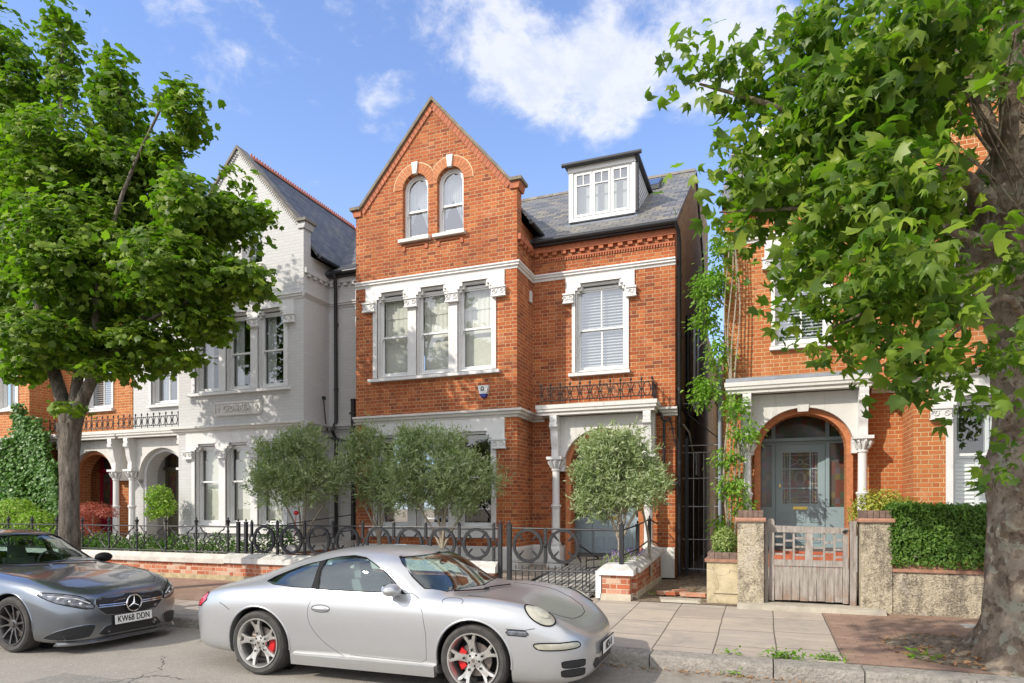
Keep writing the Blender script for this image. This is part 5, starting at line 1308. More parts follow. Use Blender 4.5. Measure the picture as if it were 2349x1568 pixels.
mb = MB(); mb.plate([rect(-.83, -.345, 10.59, 12.2), rect(-.70, -.42, 10.72, 12.1)], lambda u, v, w: (u, v, w), .881, .93); mb.build('tile_course', M['clay'], pb)
mb = MB()
for i in range(4): a = -.79 + i * .11; mb.box(a, a + .103, 10.61, 10.72, .931, 1.03)
for i in range(12): a = 10.73 + i * .11; mb.box(-.79, -.70, a, a + .103, .931, 1.03)
mb.build('brick_edge', M['clay_dark'], pb)
mb = MB(); mb.box(-.70, -.42, 10.721, 12.09, .6, .86); mb.build('soil', M['earth'], pb)
mb = MB(); mb.hexa([(-.34, 10.22, .16), (1.62, 10.22, .16), (1.62, 10.9, .16), (-.34, 10.9, .16), (-.34, 10.24, .305), (1.60, 10.24, .305), (1.6, 10.9, .315), (-.34, 10.9, .315)])
st = mb.build('stone_step', M['concrete'], org=(.6, 10.5, .16)); tag(st, 'worn pale stone step below the wooden gate', 'step')

# weathered wooden gate
def oldwood():
    m, n, b = base('weathered_oak'); g = n.n('ShaderNodeNewGeometry'); p = g.outputs['Position']
    v = n.vm('MULTIPLY', p, (14, 14, 1.6)); f = n.noise(v, 2.2, 8, .7)
    col = n.ramp(f, [(.3, (.15, .12, .10)), (.5, (.33, .29, .255)), (.7, (.48, .44, .40))])
    z = n.sep(p)[2]
    rust = n.m('MULTIPLY', n.ss(z, .62, .35), n.ss(n.noise(p, 6, 4, .7), .42, .62))
    col = n.mix(n.m('MULTIPLY', rust, .6), col, (.26, .14, .08))
    col = n.mix(n.m('MULTIPLY', g.outputs['Random Per Island'], .25), col, (.22, .19, .165))
    n.put(b.inputs['Base Color'], col); b.inputs['Roughness'].default_value = .85; n.put(b.inputs['Normal'], n.bump(f, .7, .006)); return m
M['oak'] = oldwood()
wg = thing('wooden_gate', (.6, 10.6, .33), 'silvery weathered wooden gate with vertical boards and lattice top', 'gate')
y0, y1 = 10.56, 10.61
mb = MB()
for x0, x1 in ((.105, .175), (1.10, 1.17)): mb.box(x0, x1, y0 - .01, y1 + .01, .335, 1.36 if x0 < .5 else 1.33)
mb.plate([[(.085, 1.36), (.18, 1.36), (.18, 1.52), (.16, 1.56), (.10, 1.56), (.085, 1.54)]], pf, y0 - .012, y1 + .012)
mb.plate([[(.175, 1.36), (1.17, 1.345), (1.17, 1.43), (.175, 1.46)]], pf, y0 - .006, y1 + .006)
mb.box(.176, 1.099, y0 - .006, y1 + .006, .86, .95); mb.box(.60, .70, y0 - .004, y1 + .004, .951, 1.348)
mb.build('frame', M['oak'], wg)
for i in range(8):
    a = .180 + i * .115; mb = MB(); mb.box(a + .004, a + .110, y0 + .008, y1 - .008, .345 + (i % 3) * .004, .858); mb.build('board', M['oak'], wg)
mb = MB()
for x in (.30, .43): mb.box(x, x + .028, y0 + .01, y1 - .01, .951, 1.35)
mb2 = MB()
for x in (.84, .975): mb2.box(x, x + .028, y0 + .01, y1 - .01, .951, 1.347)
for a, b, z in ((.178, .299, 1.28), (.178, .299, 1.16), (.329, .429, 1.22), (.329, .429, 1.08), (.459, .599, 1.26), (.459, .599, 1.13), (.701, .839, 1.25), (.701, .839, 1.12), (.869, .974, 1.20), (.869, .974, 1.06), (1.004, 1.099, 1.24), (1.004, 1.099, 1.10), (.178, .299, 1.02), (.459, .599, 1.01), (.701, .839, 1.0), (1.004, 1.099, .99)):
    (mb if a < .65 else mb2).box(a, b, y0 + .012, y1 - .012, z, z + .028)
mb2.build('lattice', M['oak'], wg)
mb.build('lattice', M['oak'], wg)
mb = MB(); mb.tube([(1.12, y0 - .02, 1.35), (1.12, y0 - .03, 1.40), (1.17, y0 - .03, 1.40)], .008, 6); mb.box(1.09, 1.15, y0 - .02, y0 - .011, 1.36, 1.39); mb.build('latch', M['black_iron'], wg)
for x0, x1, lb in ((.035, .095, 'dark shaded timber post on the hinge side of the wooden gate'), (1.19, 1.275, 'sunlit weathered timber post on the latch side of the wooden gate')):
    mb = MB(); mb.box(x0, x1, 10.55, 10.66, .30, 1.53); mb.box(x0 + .01, x1 - .01, 10.54, 10.549, .30, 1.50); tag(mb.build('gate_post', M['oak'], org=(x0, 10.6, .3)), lb, 'gate post')

# mesh gate in the alley
ag = thing('alley_gate', (-1.2, 14.4, .3), 'dark wire grid gate closing the narrow alley between the brick houses', 'gate')
mb = MB(); yy = 14.4
gw_ = plain('galvanised_wire', (.32, .33, .34), .5, metal=.3, var=.15)
for z in (1.05, 1.75, 2.35, 2.90, 3.05, 3.95, .42): mb = MB(); mb.tube([(-1.58, yy, z), (-.74, yy, z)], .012, 6); mb.build('rail', gw_, ag)
for i in range(8): mb = MB(); x = -1.46 + i * .105; mb.tube([(x, yy, .35), (x, yy, 2.9)], .008, 5); mb.build('bar', gw_ if i % 2 else M['black_iron'], ag)
post(-1.50, 14.4, .3, 3.2, .03, ag); post(-.80, 14.4, .3, 3.2, .035, ag)
mb = MB(); mb.tube([(-.77, 13.5, .4), (-.77, 13.5, 4.6)], .035, 8); tag(mb.build('drainpipe', plain('grey_pipe', (.25, .29, .34), .5), HR.o, smooth=40))
mb = MB(); mb.tube([(-1.5, 14.5, 3.75), (-1.1, 14.4, 3.4), (-.8, 14.35, 3.15)], .012, 5); mb.build('brace', M['black_iron'], ag)
# dark timber store at the end of the alley
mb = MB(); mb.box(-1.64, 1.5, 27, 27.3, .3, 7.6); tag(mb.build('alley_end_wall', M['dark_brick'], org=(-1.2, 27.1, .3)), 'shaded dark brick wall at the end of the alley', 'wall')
# ------------------------------------------------------------------ plants
T_MAPLE = ([(0, .30, .05), (0, 1.0, 0), (.32, .76, .03), (.60, .78, -.05), (.48, .50, .02), (.60, .22, -.06), (.28, .08, .02), (0, .03, 0), (-.28, .08, .02), (-.60, .22, -.06), (-.48, .50, .02), (-.60, .78, -.05), (-.32, .76, .03)],
           [(0, 12, 1, 2), (0, 2, 3, 4), (0, 4, 5, 6), (0, 6, 7, 8), (0, 8, 9, 10), (0, 10, 11, 12)])
T_PLANE = ([(0, .34, .07), (0, 1.0, -.06), (.17, .74, .02), (.27, .62, .04), (.66, .74, -.12), (.47, .44, .02), (.62, .18, -.10), (.24, .05, .04), (0, .05, .02), (-.24, .05, .04), (-.62, .18, -.10), (-.47, .44, .02), (-.66, .74, -.12), (-.27, .62, .04), (-.17, .74, .02)],
           [(0, 14, 1, 2), (0, 2, 3), (0, 3, 4, 5), (0, 5, 6, 7), (0, 7, 8, 9), (0, 9, 10, 11), (0, 11, 12, 13), (0, 13, 14)])
T_OVAL = ([(0, 0, 0), (.24, .35, .02), (.20, .72, .01), (0, 1, -.03), (-.20, .72, .01), (-.24, .35, .02)], [(0, 1, 2, 3), (0, 3, 4, 5)])
T_NARROW = ([(0, 0, 0), (.125, .45, .01), (0, 1, 0), (-.125, .45, .01)], [(0, 1, 2, 3)])
def leaves(name, pos, nrm, axis, size, tmpl, mat, parent=None, org=None, curl=.0):
    pos = np.asarray(pos, float); n = len(pos)
    z = np.asarray(nrm, float); z /= np.linalg.norm(z, axis=1, keepdims=True) + 1e-9
    y = np.asarray(axis, float); y = y - (y * z).sum(1, keepdims=True) * z; y /= np.linalg.norm(y, axis=1, keepdims=True) + 1e-9
    x = np.cross(y, z); tv = np.array(tmpl[0], float); k = len(tv); s = np.asarray(size, float).reshape(-1, 1, 1)
    bend = rng.uniform(-.6, 2.4, (n, 1, 1))
    xs_ = rng.uniform(.68, 1.12, (n, 1, 1)); V = pos[:, None, :] + s * (xs_ * tv[None, :, 0:1] * x[:, None, :] + tv[None, :, 1:2] * y[:, None, :] + bend * tv[None, :, 2:3] * 2 * z[:, None, :])
    V = V.reshape(-1, 3)
    o_ = Vector(org) if org is not None else (ORG[parent.name] if parent else Vector((0, 0, 0)))
    V = V - np.array(o_)
    fl = [len(f) for f in tmpl[1]]; idx = np.concatenate([np.array(f) for f in tmpl[1]])
    loops = (idx[None, :] + (np.arange(n) * k)[:, None]).ravel()
    tot = np.tile(np.array(fl), n); st = np.concatenate([[0], np.cumsum(tot)[:-1]])
    me = bpy.data.meshes.new(name); me.vertices.add(len(V)); me.vertices.foreach_set('co', V.ravel().astype(np.float32))
    me.loops.add(len(loops)); me.loops.foreach_set('vertex_index', loops.astype(np.int32))
    me.polygons.add(len(tot)); me.polygons.foreach_set('loop_start', st.astype(np.int32)); me.polygons.foreach_set('loop_total', tot.astype(np.int32))
    me.update(calc_edges=True); me.validate()
    me.materials.append(mat)
    ob = bpy.data.objects.new(name, me); COL.objects.link(ob)
    if parent: ob.parent = parent
    else: ob.location = o_
    ORG[ob.name] = o_; return ob
def unit(n):
    v = rng.normal(size=(n, 3)); return v / np.linalg.norm(v, axis=1, keepdims=True)
def sprays(blobs, per, leaf, spread, droop=.35, flat=.35, shell=.55, upw=.9, outw=.7, jit=.45):
    "sprays of leaves through a set of ellipsoids: (x,y,z,rx,ry,rz,number of sprays)"
    P, N, A, S = [], [], [], []
    for bb in blobs:
        cx, cy, cz, rx, ry, rz, k = bb[:7]; an = bb[7] if len(bb) > 7 else 0
        k = int(k); d = unit(k); rr = shell + (1 - shell) * rng.random(k) ** .7; rr *= 1 + .12 * rng.normal(size=k)
        dq = d * rr[:, None] * np.array([rx, ry, rz]); ca, sa = math.cos(an), math.sin(an)
        dq = np.stack([dq[:, 0] * ca - dq[:, 1] * sa, dq[:, 0] * sa + dq[:, 1] * ca, dq[:, 2]], 1); c = np.array([cx, cy, cz]) + dq
        d = np.stack([d[:, 0] * ca - d[:, 1] * sa, d[:, 0] * sa + d[:, 1] * ca, d[:, 2]], 1)
        out = d * np.array([1, 1, .5]); out /= np.linalg.norm(out, axis=1, keepdims=True) + 1e-9
        for j in range(k):
            m = per + rng.integers(-2, 3)
            q = rng.normal(size=(m, 3)) * spread * np.array([1, 1, flat]); q[:, 2] -= droop * (np.linalg.norm(q[:, :2], axis=1)) * .8
            p = c[j] + q
            nn = np.array([0, 0, upw]) + out[j] * outw + rng.normal(size=(m, 3)) * jit
            ax = q * np.array([1, 1, .3]) / (spread + 1e-9) + out[j] * .8 + np.array([0, 0, -droop * 1.6]) + rng.normal(size=(m, 3)) * .35
            P.append(p); N.append(nn); A.append(ax); S.append(leaf * rng.uniform(.5, 1.2, m))
    return np.concatenate(P), np.concatenate(N), np.concatenate(A), np.concatenate(S)
def limb(mb, pts, r0, r1, n=10, wob=0, seg=4):
    P = [Vector(p) for p in pts]; Q = []
    for i in range(len(P) - 1):
        p0, p1, p2, p3 = P[max(0, i - 1)], P[i], P[i + 1], P[min(len(P) - 1, i + 2)]
        for j in range(seg):
            t = j / seg; Q.append(.5 * ((2 * p1) + (-p0 + p2) * t + (2 * p0 - 5 * p1 + 4 * p2 - p3) * t * t + (-p0 + 3 * p1 - 3 * p2 + p3) * t ** 3))
    Q.append(P[-1]); k = len(Q)
    mb.tube(Q, [r0 + (r1 - r0) * (i / (k - 1)) ** .8 * 1.0 + (random.uniform(-wob, wob)) for i in range(k)], n)
def trunk_mesh(cx, cy, z0, prof, seed=0, nr=40, nz=60, knob=None, lean=(0, 0)):
    "trunk from radius profile [(z,r)], with lobes, roots and lumps"
    mb = MB(); r_ = np.random.default_rng(seed); zs = np.linspace(prof[0][0], prof[-1][0], nz); rs = np.interp(zs, [p[0] for p in prof], [p[1] for p in prof])
    ph = r_.uniform(0, 6.28, 12); vs = []
    for i, (z, r) in enumerate(zip(zs, rs)):
        t = (z - zs[0]) / (zs[-1] - zs[0])
        for j in range(nr):
            q = 2 * math.pi * j / nr
            root = math.exp(-(z - zs[0]) / .28)
            f = 1 + root * (.22 * math.cos(4 * q + ph[0]) + .12 * math.cos(7 * q + ph[1])) + .035 * math.sin(3 * q + ph[2] + z * .8) + .025 * math.sin(7 * q + ph[3] + 2.1 * z) + .022 * math.sin(5 * q + 6 * z + ph[4]) + .016 * math.sin(11 * q - 9 * z + ph[5])
            rr = r * f
            if knob:
                for (kz, kq, kr, kh) in knob:
                    dq = (q - kq + math.pi) % (2 * math.pi) - math.pi
                    rr += kh * math.exp(-((z - kz) / kr) ** 2 - (dq / (kr / r)) ** 2)
            vs.append((cx + lean[0] * t + rr * math.cos(q), cy + lean[1] * t + rr * math.sin(q), z))
    fs = [(i * nr + j, i * nr + (j + 1) % nr, (i + 1) * nr + (j + 1) % nr, (i + 1) * nr + j) for i in range(nz - 1) for j in range(nr)]
    mb.add(vs, fs + [tuple((nz - 1) * nr + j for j in range(nr))]); return mb

# world boxes of the crown: (X, Y, Z, rx, ry, rz), taken from the tree's own shape
def cl(x, y, hw, hh, Y, ry, dens):
    s_, c_ = .3567, .9342; t = (x - 1174.5) / 1500; den = t * s_ + c_; d = Y / den; X = Y * (t * c_ - s_) / den; Z = 1.72 - (y - 1166) * d / 1500
    rx = hw / 1500 * d / math.sqrt(1 + t * t) ** 0; rz = hh / 1500 * d; k_ = .20 if abs(Y - 7.6) < 2.3 else 0; rx = max(.08, rx - k_); rz = max(.10, rz - k_); ang = math.asin(s_) - math.atan(t)
    return (X, Y, Z, rx, ry, rz, dens * (rx * rz + rx * ry + ry * rz) * 2.2, ang)
mp = thing('maple_tree', (-11.4, 8.0, .15), 'tall street maple with upswept green crown, its trunk behind the dark grey saloon', 'tree')
D = 46
mbl = [cl(25, 270, 95, 250, 8.3, .9, D), cl(145, 125, 44, 160, 8.3, .45, D * .8), cl(255, 235, 50, 140, 8.0, .6, D), cl(300, 280, 38, 110, 8.6, .5, D * .8), cl(428, 258, 54, 100, 7.9, .45, D * .9),
       cl(130, 380, 130, 150, 7.8, 1.2, D), cl(385, 360, 52, 62, 8.0, .5, D * .9), cl(340, 380, 60, 60, 8.2, .6, D), cl(265, 440, 120, 130, 8.3, 1.2, D), cl(425, 470, 75, 105, 7.6, .9, D), cl(520, 500, 85, 85, 8.2, .8, D), cl(600, 480, 42, 45, 8.2, .5, D * .8), cl(540, 410, 40, 40, 8.3, .4, D * .7),
       cl(560, 640, 75, 70, 8.0, .8, D), cl(470, 740, 80, 60, 8.2, .8, D), cl(400, 620, 140, 120, 7.7, 1.3, D), cl(200, 600, 180, 150, 7.7, 1.5, D), cl(30, 620, 80, 200, 8.3, 1.2, D),
       cl(130, 780, 140, 80, 7.6, 1.2, D), cl(330, 790, 120, 70, 8.2, 1.0, D), cl(250, 850, 70, 45, 7.7, .6, D * .8), cl(425, 815, 50, 45, 8.2, .5, D * .7), cl(50, 845, 60, 50, 7.8, .6, D * .8), cl(150, 925, 45, 45, 7.6, .4, D * .6), cl(380, 120 + 100, 20, 30, 8, .3, D * .5),
       cl(300, 600, 220, 200, 9.4, .9, D * .7), cl(100, 500, 160, 260, 9.6, .8, D * .6)]
P, N, A, S = sprays(mbl, 13, .122, .12, droop=.32, flat=.25, shell=.5)
leaves('crown', P, N, A, S, T_MAPLE, M['maple_leaf'], mp)
tb = trunk_mesh(-11.42, 8.0, .1, [(.14, .22), (.3, .185), (1.2, .158), (2.3, .150), (2.9, .168), (3.2, .20)], 2, 28, 40)
tb.build('trunk', M['bark'], mp, smooth=70)
lb = MB()
for pts, r0, r1 in ((((-11.42, 8, 2.9), (-11.55, 8, 3.5), (-11.95, 8, 4.5), (-12.1, 7.9, 5.6), (-11.75, 7.9, 6.4), (-11.8, 8.1, 8.2), (-11.9, 8.2, 10.2)), .15, .025),
                    (((-11.40, 8, 2.9), (-11.15, 8, 3.5), (-10.75, 8, 4.05), (-10.1, 8.05, 4.6), (-9.2, 8.1, 5.4), (-8.2, 8.1, 6.2)), .145, .03),
                    (((-11.42, 8, 3.0), (-11.35, 8.1, 4.0), (-11.1, 8.2, 5.5), (-10.6, 8.2, 7.2), (-10.3, 8.1, 9.2)), .12, .02),
                    (((-11.9, 8, 4.4), (-12.6, 8.2, 5.5), (-12.9, 8.3, 7.5), (-12.9, 8.3, 9.2)), .08, .02),
                    (((-10.7, 8, 4.1), (-10.2, 7.6, 5.2), (-9.6, 7.6, 6.8), (-9.0, 7.9, 8.4)), .07, .015),
                    (((-11.1, 8.2, 5.3), (-10.2, 8.4, 6.3), (-9.7, 8.5, 7.6)), .06, .015), (((-9.9, 8, 4.7), (-8.8, 7.8, 4.9), (-7.8, 8, 5.2)), .045, .012), (((-12.05, 7.9, 5.4), (-11.6, 7.4, 6.2), (-11.2, 7.2, 7.0)), .05, .015)):
    limb(lb, pts, r0, r1, 10)
lb.build('limb', M['bark'], mp, smooth=70)

# plane tree on the right
pt = thing('plane_tree', (2.6, 8.1, .15), 'big plane tree with flaking mottled bark and knobbly pollarded trunk on the pavement', 'tree')
E_ = 37
pbl = [cl(1880, 90, 130, 95, 7.2, .8, E_), cl(1640, 135, 85, 34, 7.0, .5, E_ * .75), cl(1570, 125, 30, 18, 7.0, .2, E_ * .8), cl(1720, 195, 90, 75, 7.2, .6, E_ * .8), cl(1800, 300, 105, 85, 7.0, .8, E_), cl(1665, 345, 68, 26, 6.8, .4, E_ * .7), cl(1760, 420, 110, 80, 7.0, .7, E_),
       cl(1690, 490, 65, 42, 6.9, .4, E_ * .8), cl(1950, 250, 150, 140, 6.8, 1.0, E_), cl(2100, 110, 150, 120, 6.8, 1.2, E_), cl(2270, 40, 110, 80, 6.6, .9, E_ * .8), cl(2000, 440, 150, 120, 6.7, 1.0, E_), cl(1860, 570, 100, 80, 6.9, .8, E_), cl(1855, 690, 62, 55, 6.8, .6, E_),
       cl(1960, 765, 85, 60, 6.7, .6, E_), cl(2050, 620, 140, 120, 6.5, 1.0, E_), cl(2100, 420, 70, 110, 6.9, .9, E_ * .7), cl(2100, 790, 100, 70, 6.4, .7, E_), cl(2120, 855, 80, 35, 6.3, .4, E_ * .8), cl(2180, 680, 80, 60, 6.3, .5, E_ * .8), cl(2330, 800, 40, 50, 6.4, .4, E_ * .6),
       cl(2100, 200, 200, 160, 8.8, .6, E_ * .8), cl(2100, 500, 160, 170, 8.8, .6, E_ * .7), cl(1900, 420, 130, 140, 8.4, .6, E_ * .6), cl(2330, 560, 30, 50, 6.6, .3, E_ * .4), cl(2310, 1010, 50, 48, 6.8, .25, E_ * .8), cl(2230, 960, 22, 20, 6.6, .15, E_ * .4), cl(2330, 870, 30, 40, 6.3, .2, E_ * .6), cl(2335, 130, 40, 60, 6.2, .4, E_ * .5), cl(2340, 1285, 12, 25, 7.1, .1, E_ * .4), cl(2290, 570, 70, 60, 6.5, .4, E_ * .7), cl(2300, 770, 60, 70, 6.5, .4, E_ * .7), (-3.2, 1.6, 6.6, 1.15, 1.25, .45, 130),  # last lobe is added above the view to dapple the paving with shade
       (5.0, 8.4, 6.3, 1.9, 1.5, 1.8, 300), (4.2, 9.4, 7.4, 2.2, 1.3, 1.4, 260), (4.0, 6.6, 4.2, 1.0, 1.0, .8, 120), (3.2, 8.0, 8.2, 2.6, 2.0, 1.2, 300)]
P, N, A, S = sprays(pbl, 9, .14, .16, droop=.6, flat=.6, shell=.25, upw=.6, outw=.5, jit=.8)
leaves('crown', P, N, A, S, T_PLANE, M['plane_leaf'], pt)
kn = [(.95, 3.6, .18, .05), (1.55, 3.9, .13, .07), (1.95, 4.3, .16, .06), (2.15, 3.3, .14, .08), (2.55, 5.0, .2, .05), (3.05, 3.5, .16, .06), (3.7, 3.2, .25, .08), (4.3, 3.0, .32, .22), (4.7, 4.2, .3, .15), (5.1, 3.3, .3, .20), (2.0, 1.0, .2, .06), (.5, 4.5, .2, .06), (3.4, 4.4, .2, .09), (1.2, 5.2, .2, .06)]
tb = trunk_mesh(2.60, 8.10, .1, [(.10, .74), (.22, .60), (.45, .49), (.9, .43), (1.5, .43), (1.75, .40), (2.1, .44), (2.35, .39), (3.0, .38), (3.6, .40), (4.1, .45), (4.6, .52), (5.2, .45), (5.8, .34), (7.2, .26)], 6, 72, 190, knob=kn, lean=(.10, .1))
tb.build('trunk', M['plane_bark'], pt, smooth=75)
lb = MB(); r_ = random.Random(9)
for pts, a, b in ((((2.4, 8.0, 4.5), (1.9, 7.7, 5.0), (1.1, 7.3, 5.1), (.3, 7.0, 5.6), (-.6, 7.0, 6.1)), .10, .012), (((2.4, 8.0, 4.9), (1.9, 7.6, 5.9), (1.3, 7.3, 6.8), (.6, 7.2, 7.4)), .10, .015), (((2.3, 7.9, 4.3), (1.6, 7.3, 4.4), (.7, 7.0, 4.6), (-.4, 6.9, 4.7)), .07, .010),
                  (((2.35, 7.8, 4.0), (1.9, 7.2, 3.9), (1.3, 6.9, 3.7), (.6, 6.8, 3.4)), .06, .010), (((2.5, 7.9, 5.6), (2.2, 7.2, 6.6), (1.9, 6.8, 7.6)), .10, .02), (((2.8, 8.2, 5.5), (3.4, 8.3, 6.5), (4.3, 8.5, 7.6)), .16, .03), (((2.4, 7.8, 3.6), (2.0, 7.0, 3.6), (1.5, 6.6, 3.2), (1.0, 6.5, 2.95)), .045, .008),
                  (((2.5, 7.7, 4.2), (2.4, 7.0, 4.6), (2.3, 6.5, 4.3), (2.2, 6.3, 3.8)), .05, .010), (((2.3, 7.9, 5.0), (1.7, 6.0, 7.4), (.2, 4.2, 8.0), (-1.6, 2.6, 7.5), (-3.4, 1.3, 6.7)), .09, .012), (((2.3, 7.9, 2.5), (2.15, 7.2, 2.6), (2.1, 6.7, 2.45)), .012, .005)):  # the longest limb only carries the unseen lobe added for dappled shade
    limb(lb, pts, a, b, 8)
for k in range(24):
    x0 = Vector((2.35 + r_.uniform(-.3, .2), 7.8 + r_.uniform(-.3, .1), r_.uniform(4.3, 5.9))); q = Vector((r_.uniform(-1.2, .4), r_.uniform(-1.0, .2), r_.uniform(.2, 1.6)))
    limb(lb, (x0, x0 + q * .4 + Vector((0, 0, .1)), x0 + q), r_.uniform(.008, .02), .003, 5, seg=2)
lb.build('limb', M['plane_bark'], pt, smooth=70)

# olive trees
def olive(cx, cy, z0, blobs, zsplit, stems, label, seed, n=15000):
    o = thing('olive_tree', (cx, cy, z0), label, 'olive tree', 'clipped olive trees in the front gardens')
    r_ = random.Random(seed); lb = MB()
    limb(lb, ((cx, cy, z0), (cx + .01, cy, (z0 + zsplit) / 2), (cx, cy, zsplit)), .055, .045, 9)
    for (dx, dy, dz) in stems:
        limb(lb, ((cx, cy, zsplit - .03), (cx + dx * .45, cy + dy * .4, zsplit + dz * .5), (cx + dx, cy + dy, zsplit + dz)), .036, .015, 7)
        for k in range(3):
            a = Vector((cx + dx * .8, cy + dy * .8, zsplit + dz * .85)); limb(lb, (a, a + Vector((r_.uniform(-.15, .15), r_.uniform(-.15, .15), .2)), a + Vector((r_.uniform(-.35, .35), r_.uniform(-.3, .3), r_.uniform(.3, .6)))), .013, .004, 5, seg=2)
    lb.build('trunk', M['thin_bark'], o, smooth=60)
    blobs = list(blobs)
    for k in range(16):
        b = blobs[k % 4 % len(blobs)]; q = Vector((r_.uniform(-1, 1), r_.uniform(-1, .4), r_.uniform(-.9, 1))).normalized(); rr = r_.uniform(.13, .24); blobs.append((b[0] + q.x * b[3] * .95, b[1] + q.y * b[4] * .95, b[2] + q.z * b[5] * .95, rr, rr, rr * 1.1))
    P, N, A, S = [], [], [], []
    tot = sum(b[3] * b[5] for b in blobs)
    for (x, y, z, rx, ry, rz) in blobs:
        k = int(n * 1.35 * rx * rz / tot / 9); d = unit(k); rr = (.35 + .65 * rng.random(k) ** .5) * (1 + .10 * rng.normal(size=k) + .10 * (rng.random(k) < .12)); c = np.array([x, y, z]) + d * rr[:, None] * np.array([rx, ry, rz]) * .90
        tw = d * .8 + rng.normal(size=(k, 3)) * .5 + np.array([0, 0, .7]); tw /= np.linalg.norm(tw, axis=1, keepdims=True); L = rng.uniform(.10, .32, k)
        for j in range(9):
            P.append(c + tw * (L * j / 9)[:, None] + rng.normal(size=(k, 3)) * .006); A.append(tw + unit(k) * .9); N.append(rng.normal(size=(k, 3)) * .8 + np.array([-.35, -.5, .6])); S.append(rng.uniform(.06, .125, k))
    leaves('crown', np.concatenate(P), np.concatenate(N), np.concatenate(A), np.concatenate(S), T_NARROW, M['olive_leaf'], o)
olive(-9.1, 11.35, .36, [(-9.25, 11.35, 2.55, .85, .7, .62), (-8.75, 11.3, 2.25, .6, .6, .5), (-9.7, 11.35, 2.1, .55, .5, .42), (-9.05, 11.4, 3.0, .45, .4, .28)], 1.0, [(-.5, 0, .9), (-.2, .1, 1.1), (.2, -.1, 1.0), (.5, .1, .8), (.05, .1, 1.3)], 'bushy olive tree in front of the white house corner and drainpipe', 1)
olive(-7.55, 11.9, .40, [(-7.7, 11.9, 2.6, .62, .5, .62), (-7.45, 11.9, 2.1, .5, .45, .5), (-7.9, 11.9, 3.05, .35, .3, .3)], 1.1, [(-.3, 0, 1.0), (.25, 0, .9), (.0, .1, 1.2), (-.45, .1, .7)], 'thin narrow olive tree squeezed between two fuller ones at the brick house corner', 2, 9000)
olive(-5.70, 11.2, .38, [(-5.85, 11.2, 2.45, .85, .7, .62), (-5.25, 11.2, 2.25, .62, .55, .5), (-6.4, 11.25, 2.2, .6, .5, .48), (-5.9, 11.2, 2.95, .55, .45, .28), (-5.45, 11.2, 1.85, .55, .5, .3)], .95, [(-.6, 0, .9), (-.25, .1, 1.2), (.15, -.1, 1.1), (.55, .1, .9), (-.05, .15, 1.3)], 'wide round olive tree in front of the ground floor triple window', 3, 17000)
olive(-2.32, 11.4, .40, [(-2.36, 11.4, 2.32, .70, .56, .62), (-2.02, 11.4, 2.12, .50, .45, .46), (-2.70, 11.4, 2.1, .42, .4, .46), (-2.45, 11.4, 2.75, .42, .36, .28)], 1.15, [(-.35, 0, .75), (-.12, .1, .9), (.2, -.05, .85), (.4, .1, .7), (.0, .1, 1.1)], 'round ball olive tree in front of the pale blue front door', 4, 16000)
# second thin stem beside the last olive
lb = MB(); limb(lb, ((-1.86, 11.9, .5), (-1.9, 11.85, 1.2), (-2.0, 11.8, 1.7)), .028, .018, 7); tag(lb.build('olive_sapling_trunk', M['thin_bark'], org=(-1.86, 11.9, .5), smooth=60), 'thin brown sapling stem behind the ball olive', 'sapling')

# generic bush: thing with stems and foliage
def bush(name, blobs, n, size, mat, label, cat='shrub', tmpl=T_OVAL, group=None, stem=None, shell=.55, up=.4, core=True, stemmat='thin_bark'):
    x, y, z = blobs[0][:3]; zb_ = min(b[2] - b[5] for b in blobs)
    o = thing(name, (x, y, zb_ if stem is None else stem[0][2]), label, cat, group)
    P, N, A, S = [], [], [], []; tot = sum(b[3] * b[5] for b in blobs)
    for (x, y, z, rx, ry, rz) in blobs:
        k = int(n * rx * rz / tot); d = unit(k); rr = (shell + (1 - shell) * rng.random(k) ** .6) * (1 + .06 * rng.normal(size=k))
        P.append(np.array([x, y, z]) + d * rr[:, None] * np.array([rx, ry, rz])); N.append(d + rng.normal(size=(k, 3)) * .55 + np.array([0, 0, up])); A.append(rng.normal(size=(k, 3)) + d * .5 + np.array([0, 0, .2])); S.append(size * rng.uniform(.6, 1.2, k))
    leaves('foliage', np.concatenate(P), np.concatenate(N), np.concatenate(A), np.concatenate(S), tmpl, M[mat], o)
    mb = MB()
    if stem: 
        for i in range(0, len(stem), 2): limb(mb, (stem[i], tuple((a + b) / 2 + .01 for a, b in zip(stem[i], stem[i + 1])), stem[i + 1]), .02, .01, 6, seg=3)
    else:
        r_ = random.Random(n)
        for k in range(7):
            b = blobs[k % len(blobs)]; mb.tube([(b[0], b[1], zb_ + .02), (b[0] + r_.uniform(-.5, .5) * b[3], b[1] + r_.uniform(-.5, .5) * b[4], b[2] + r_.uniform(0, .5) * b[5])], [.014, .006], 5)
    mb.build('stem', M[stemmat], o); return o
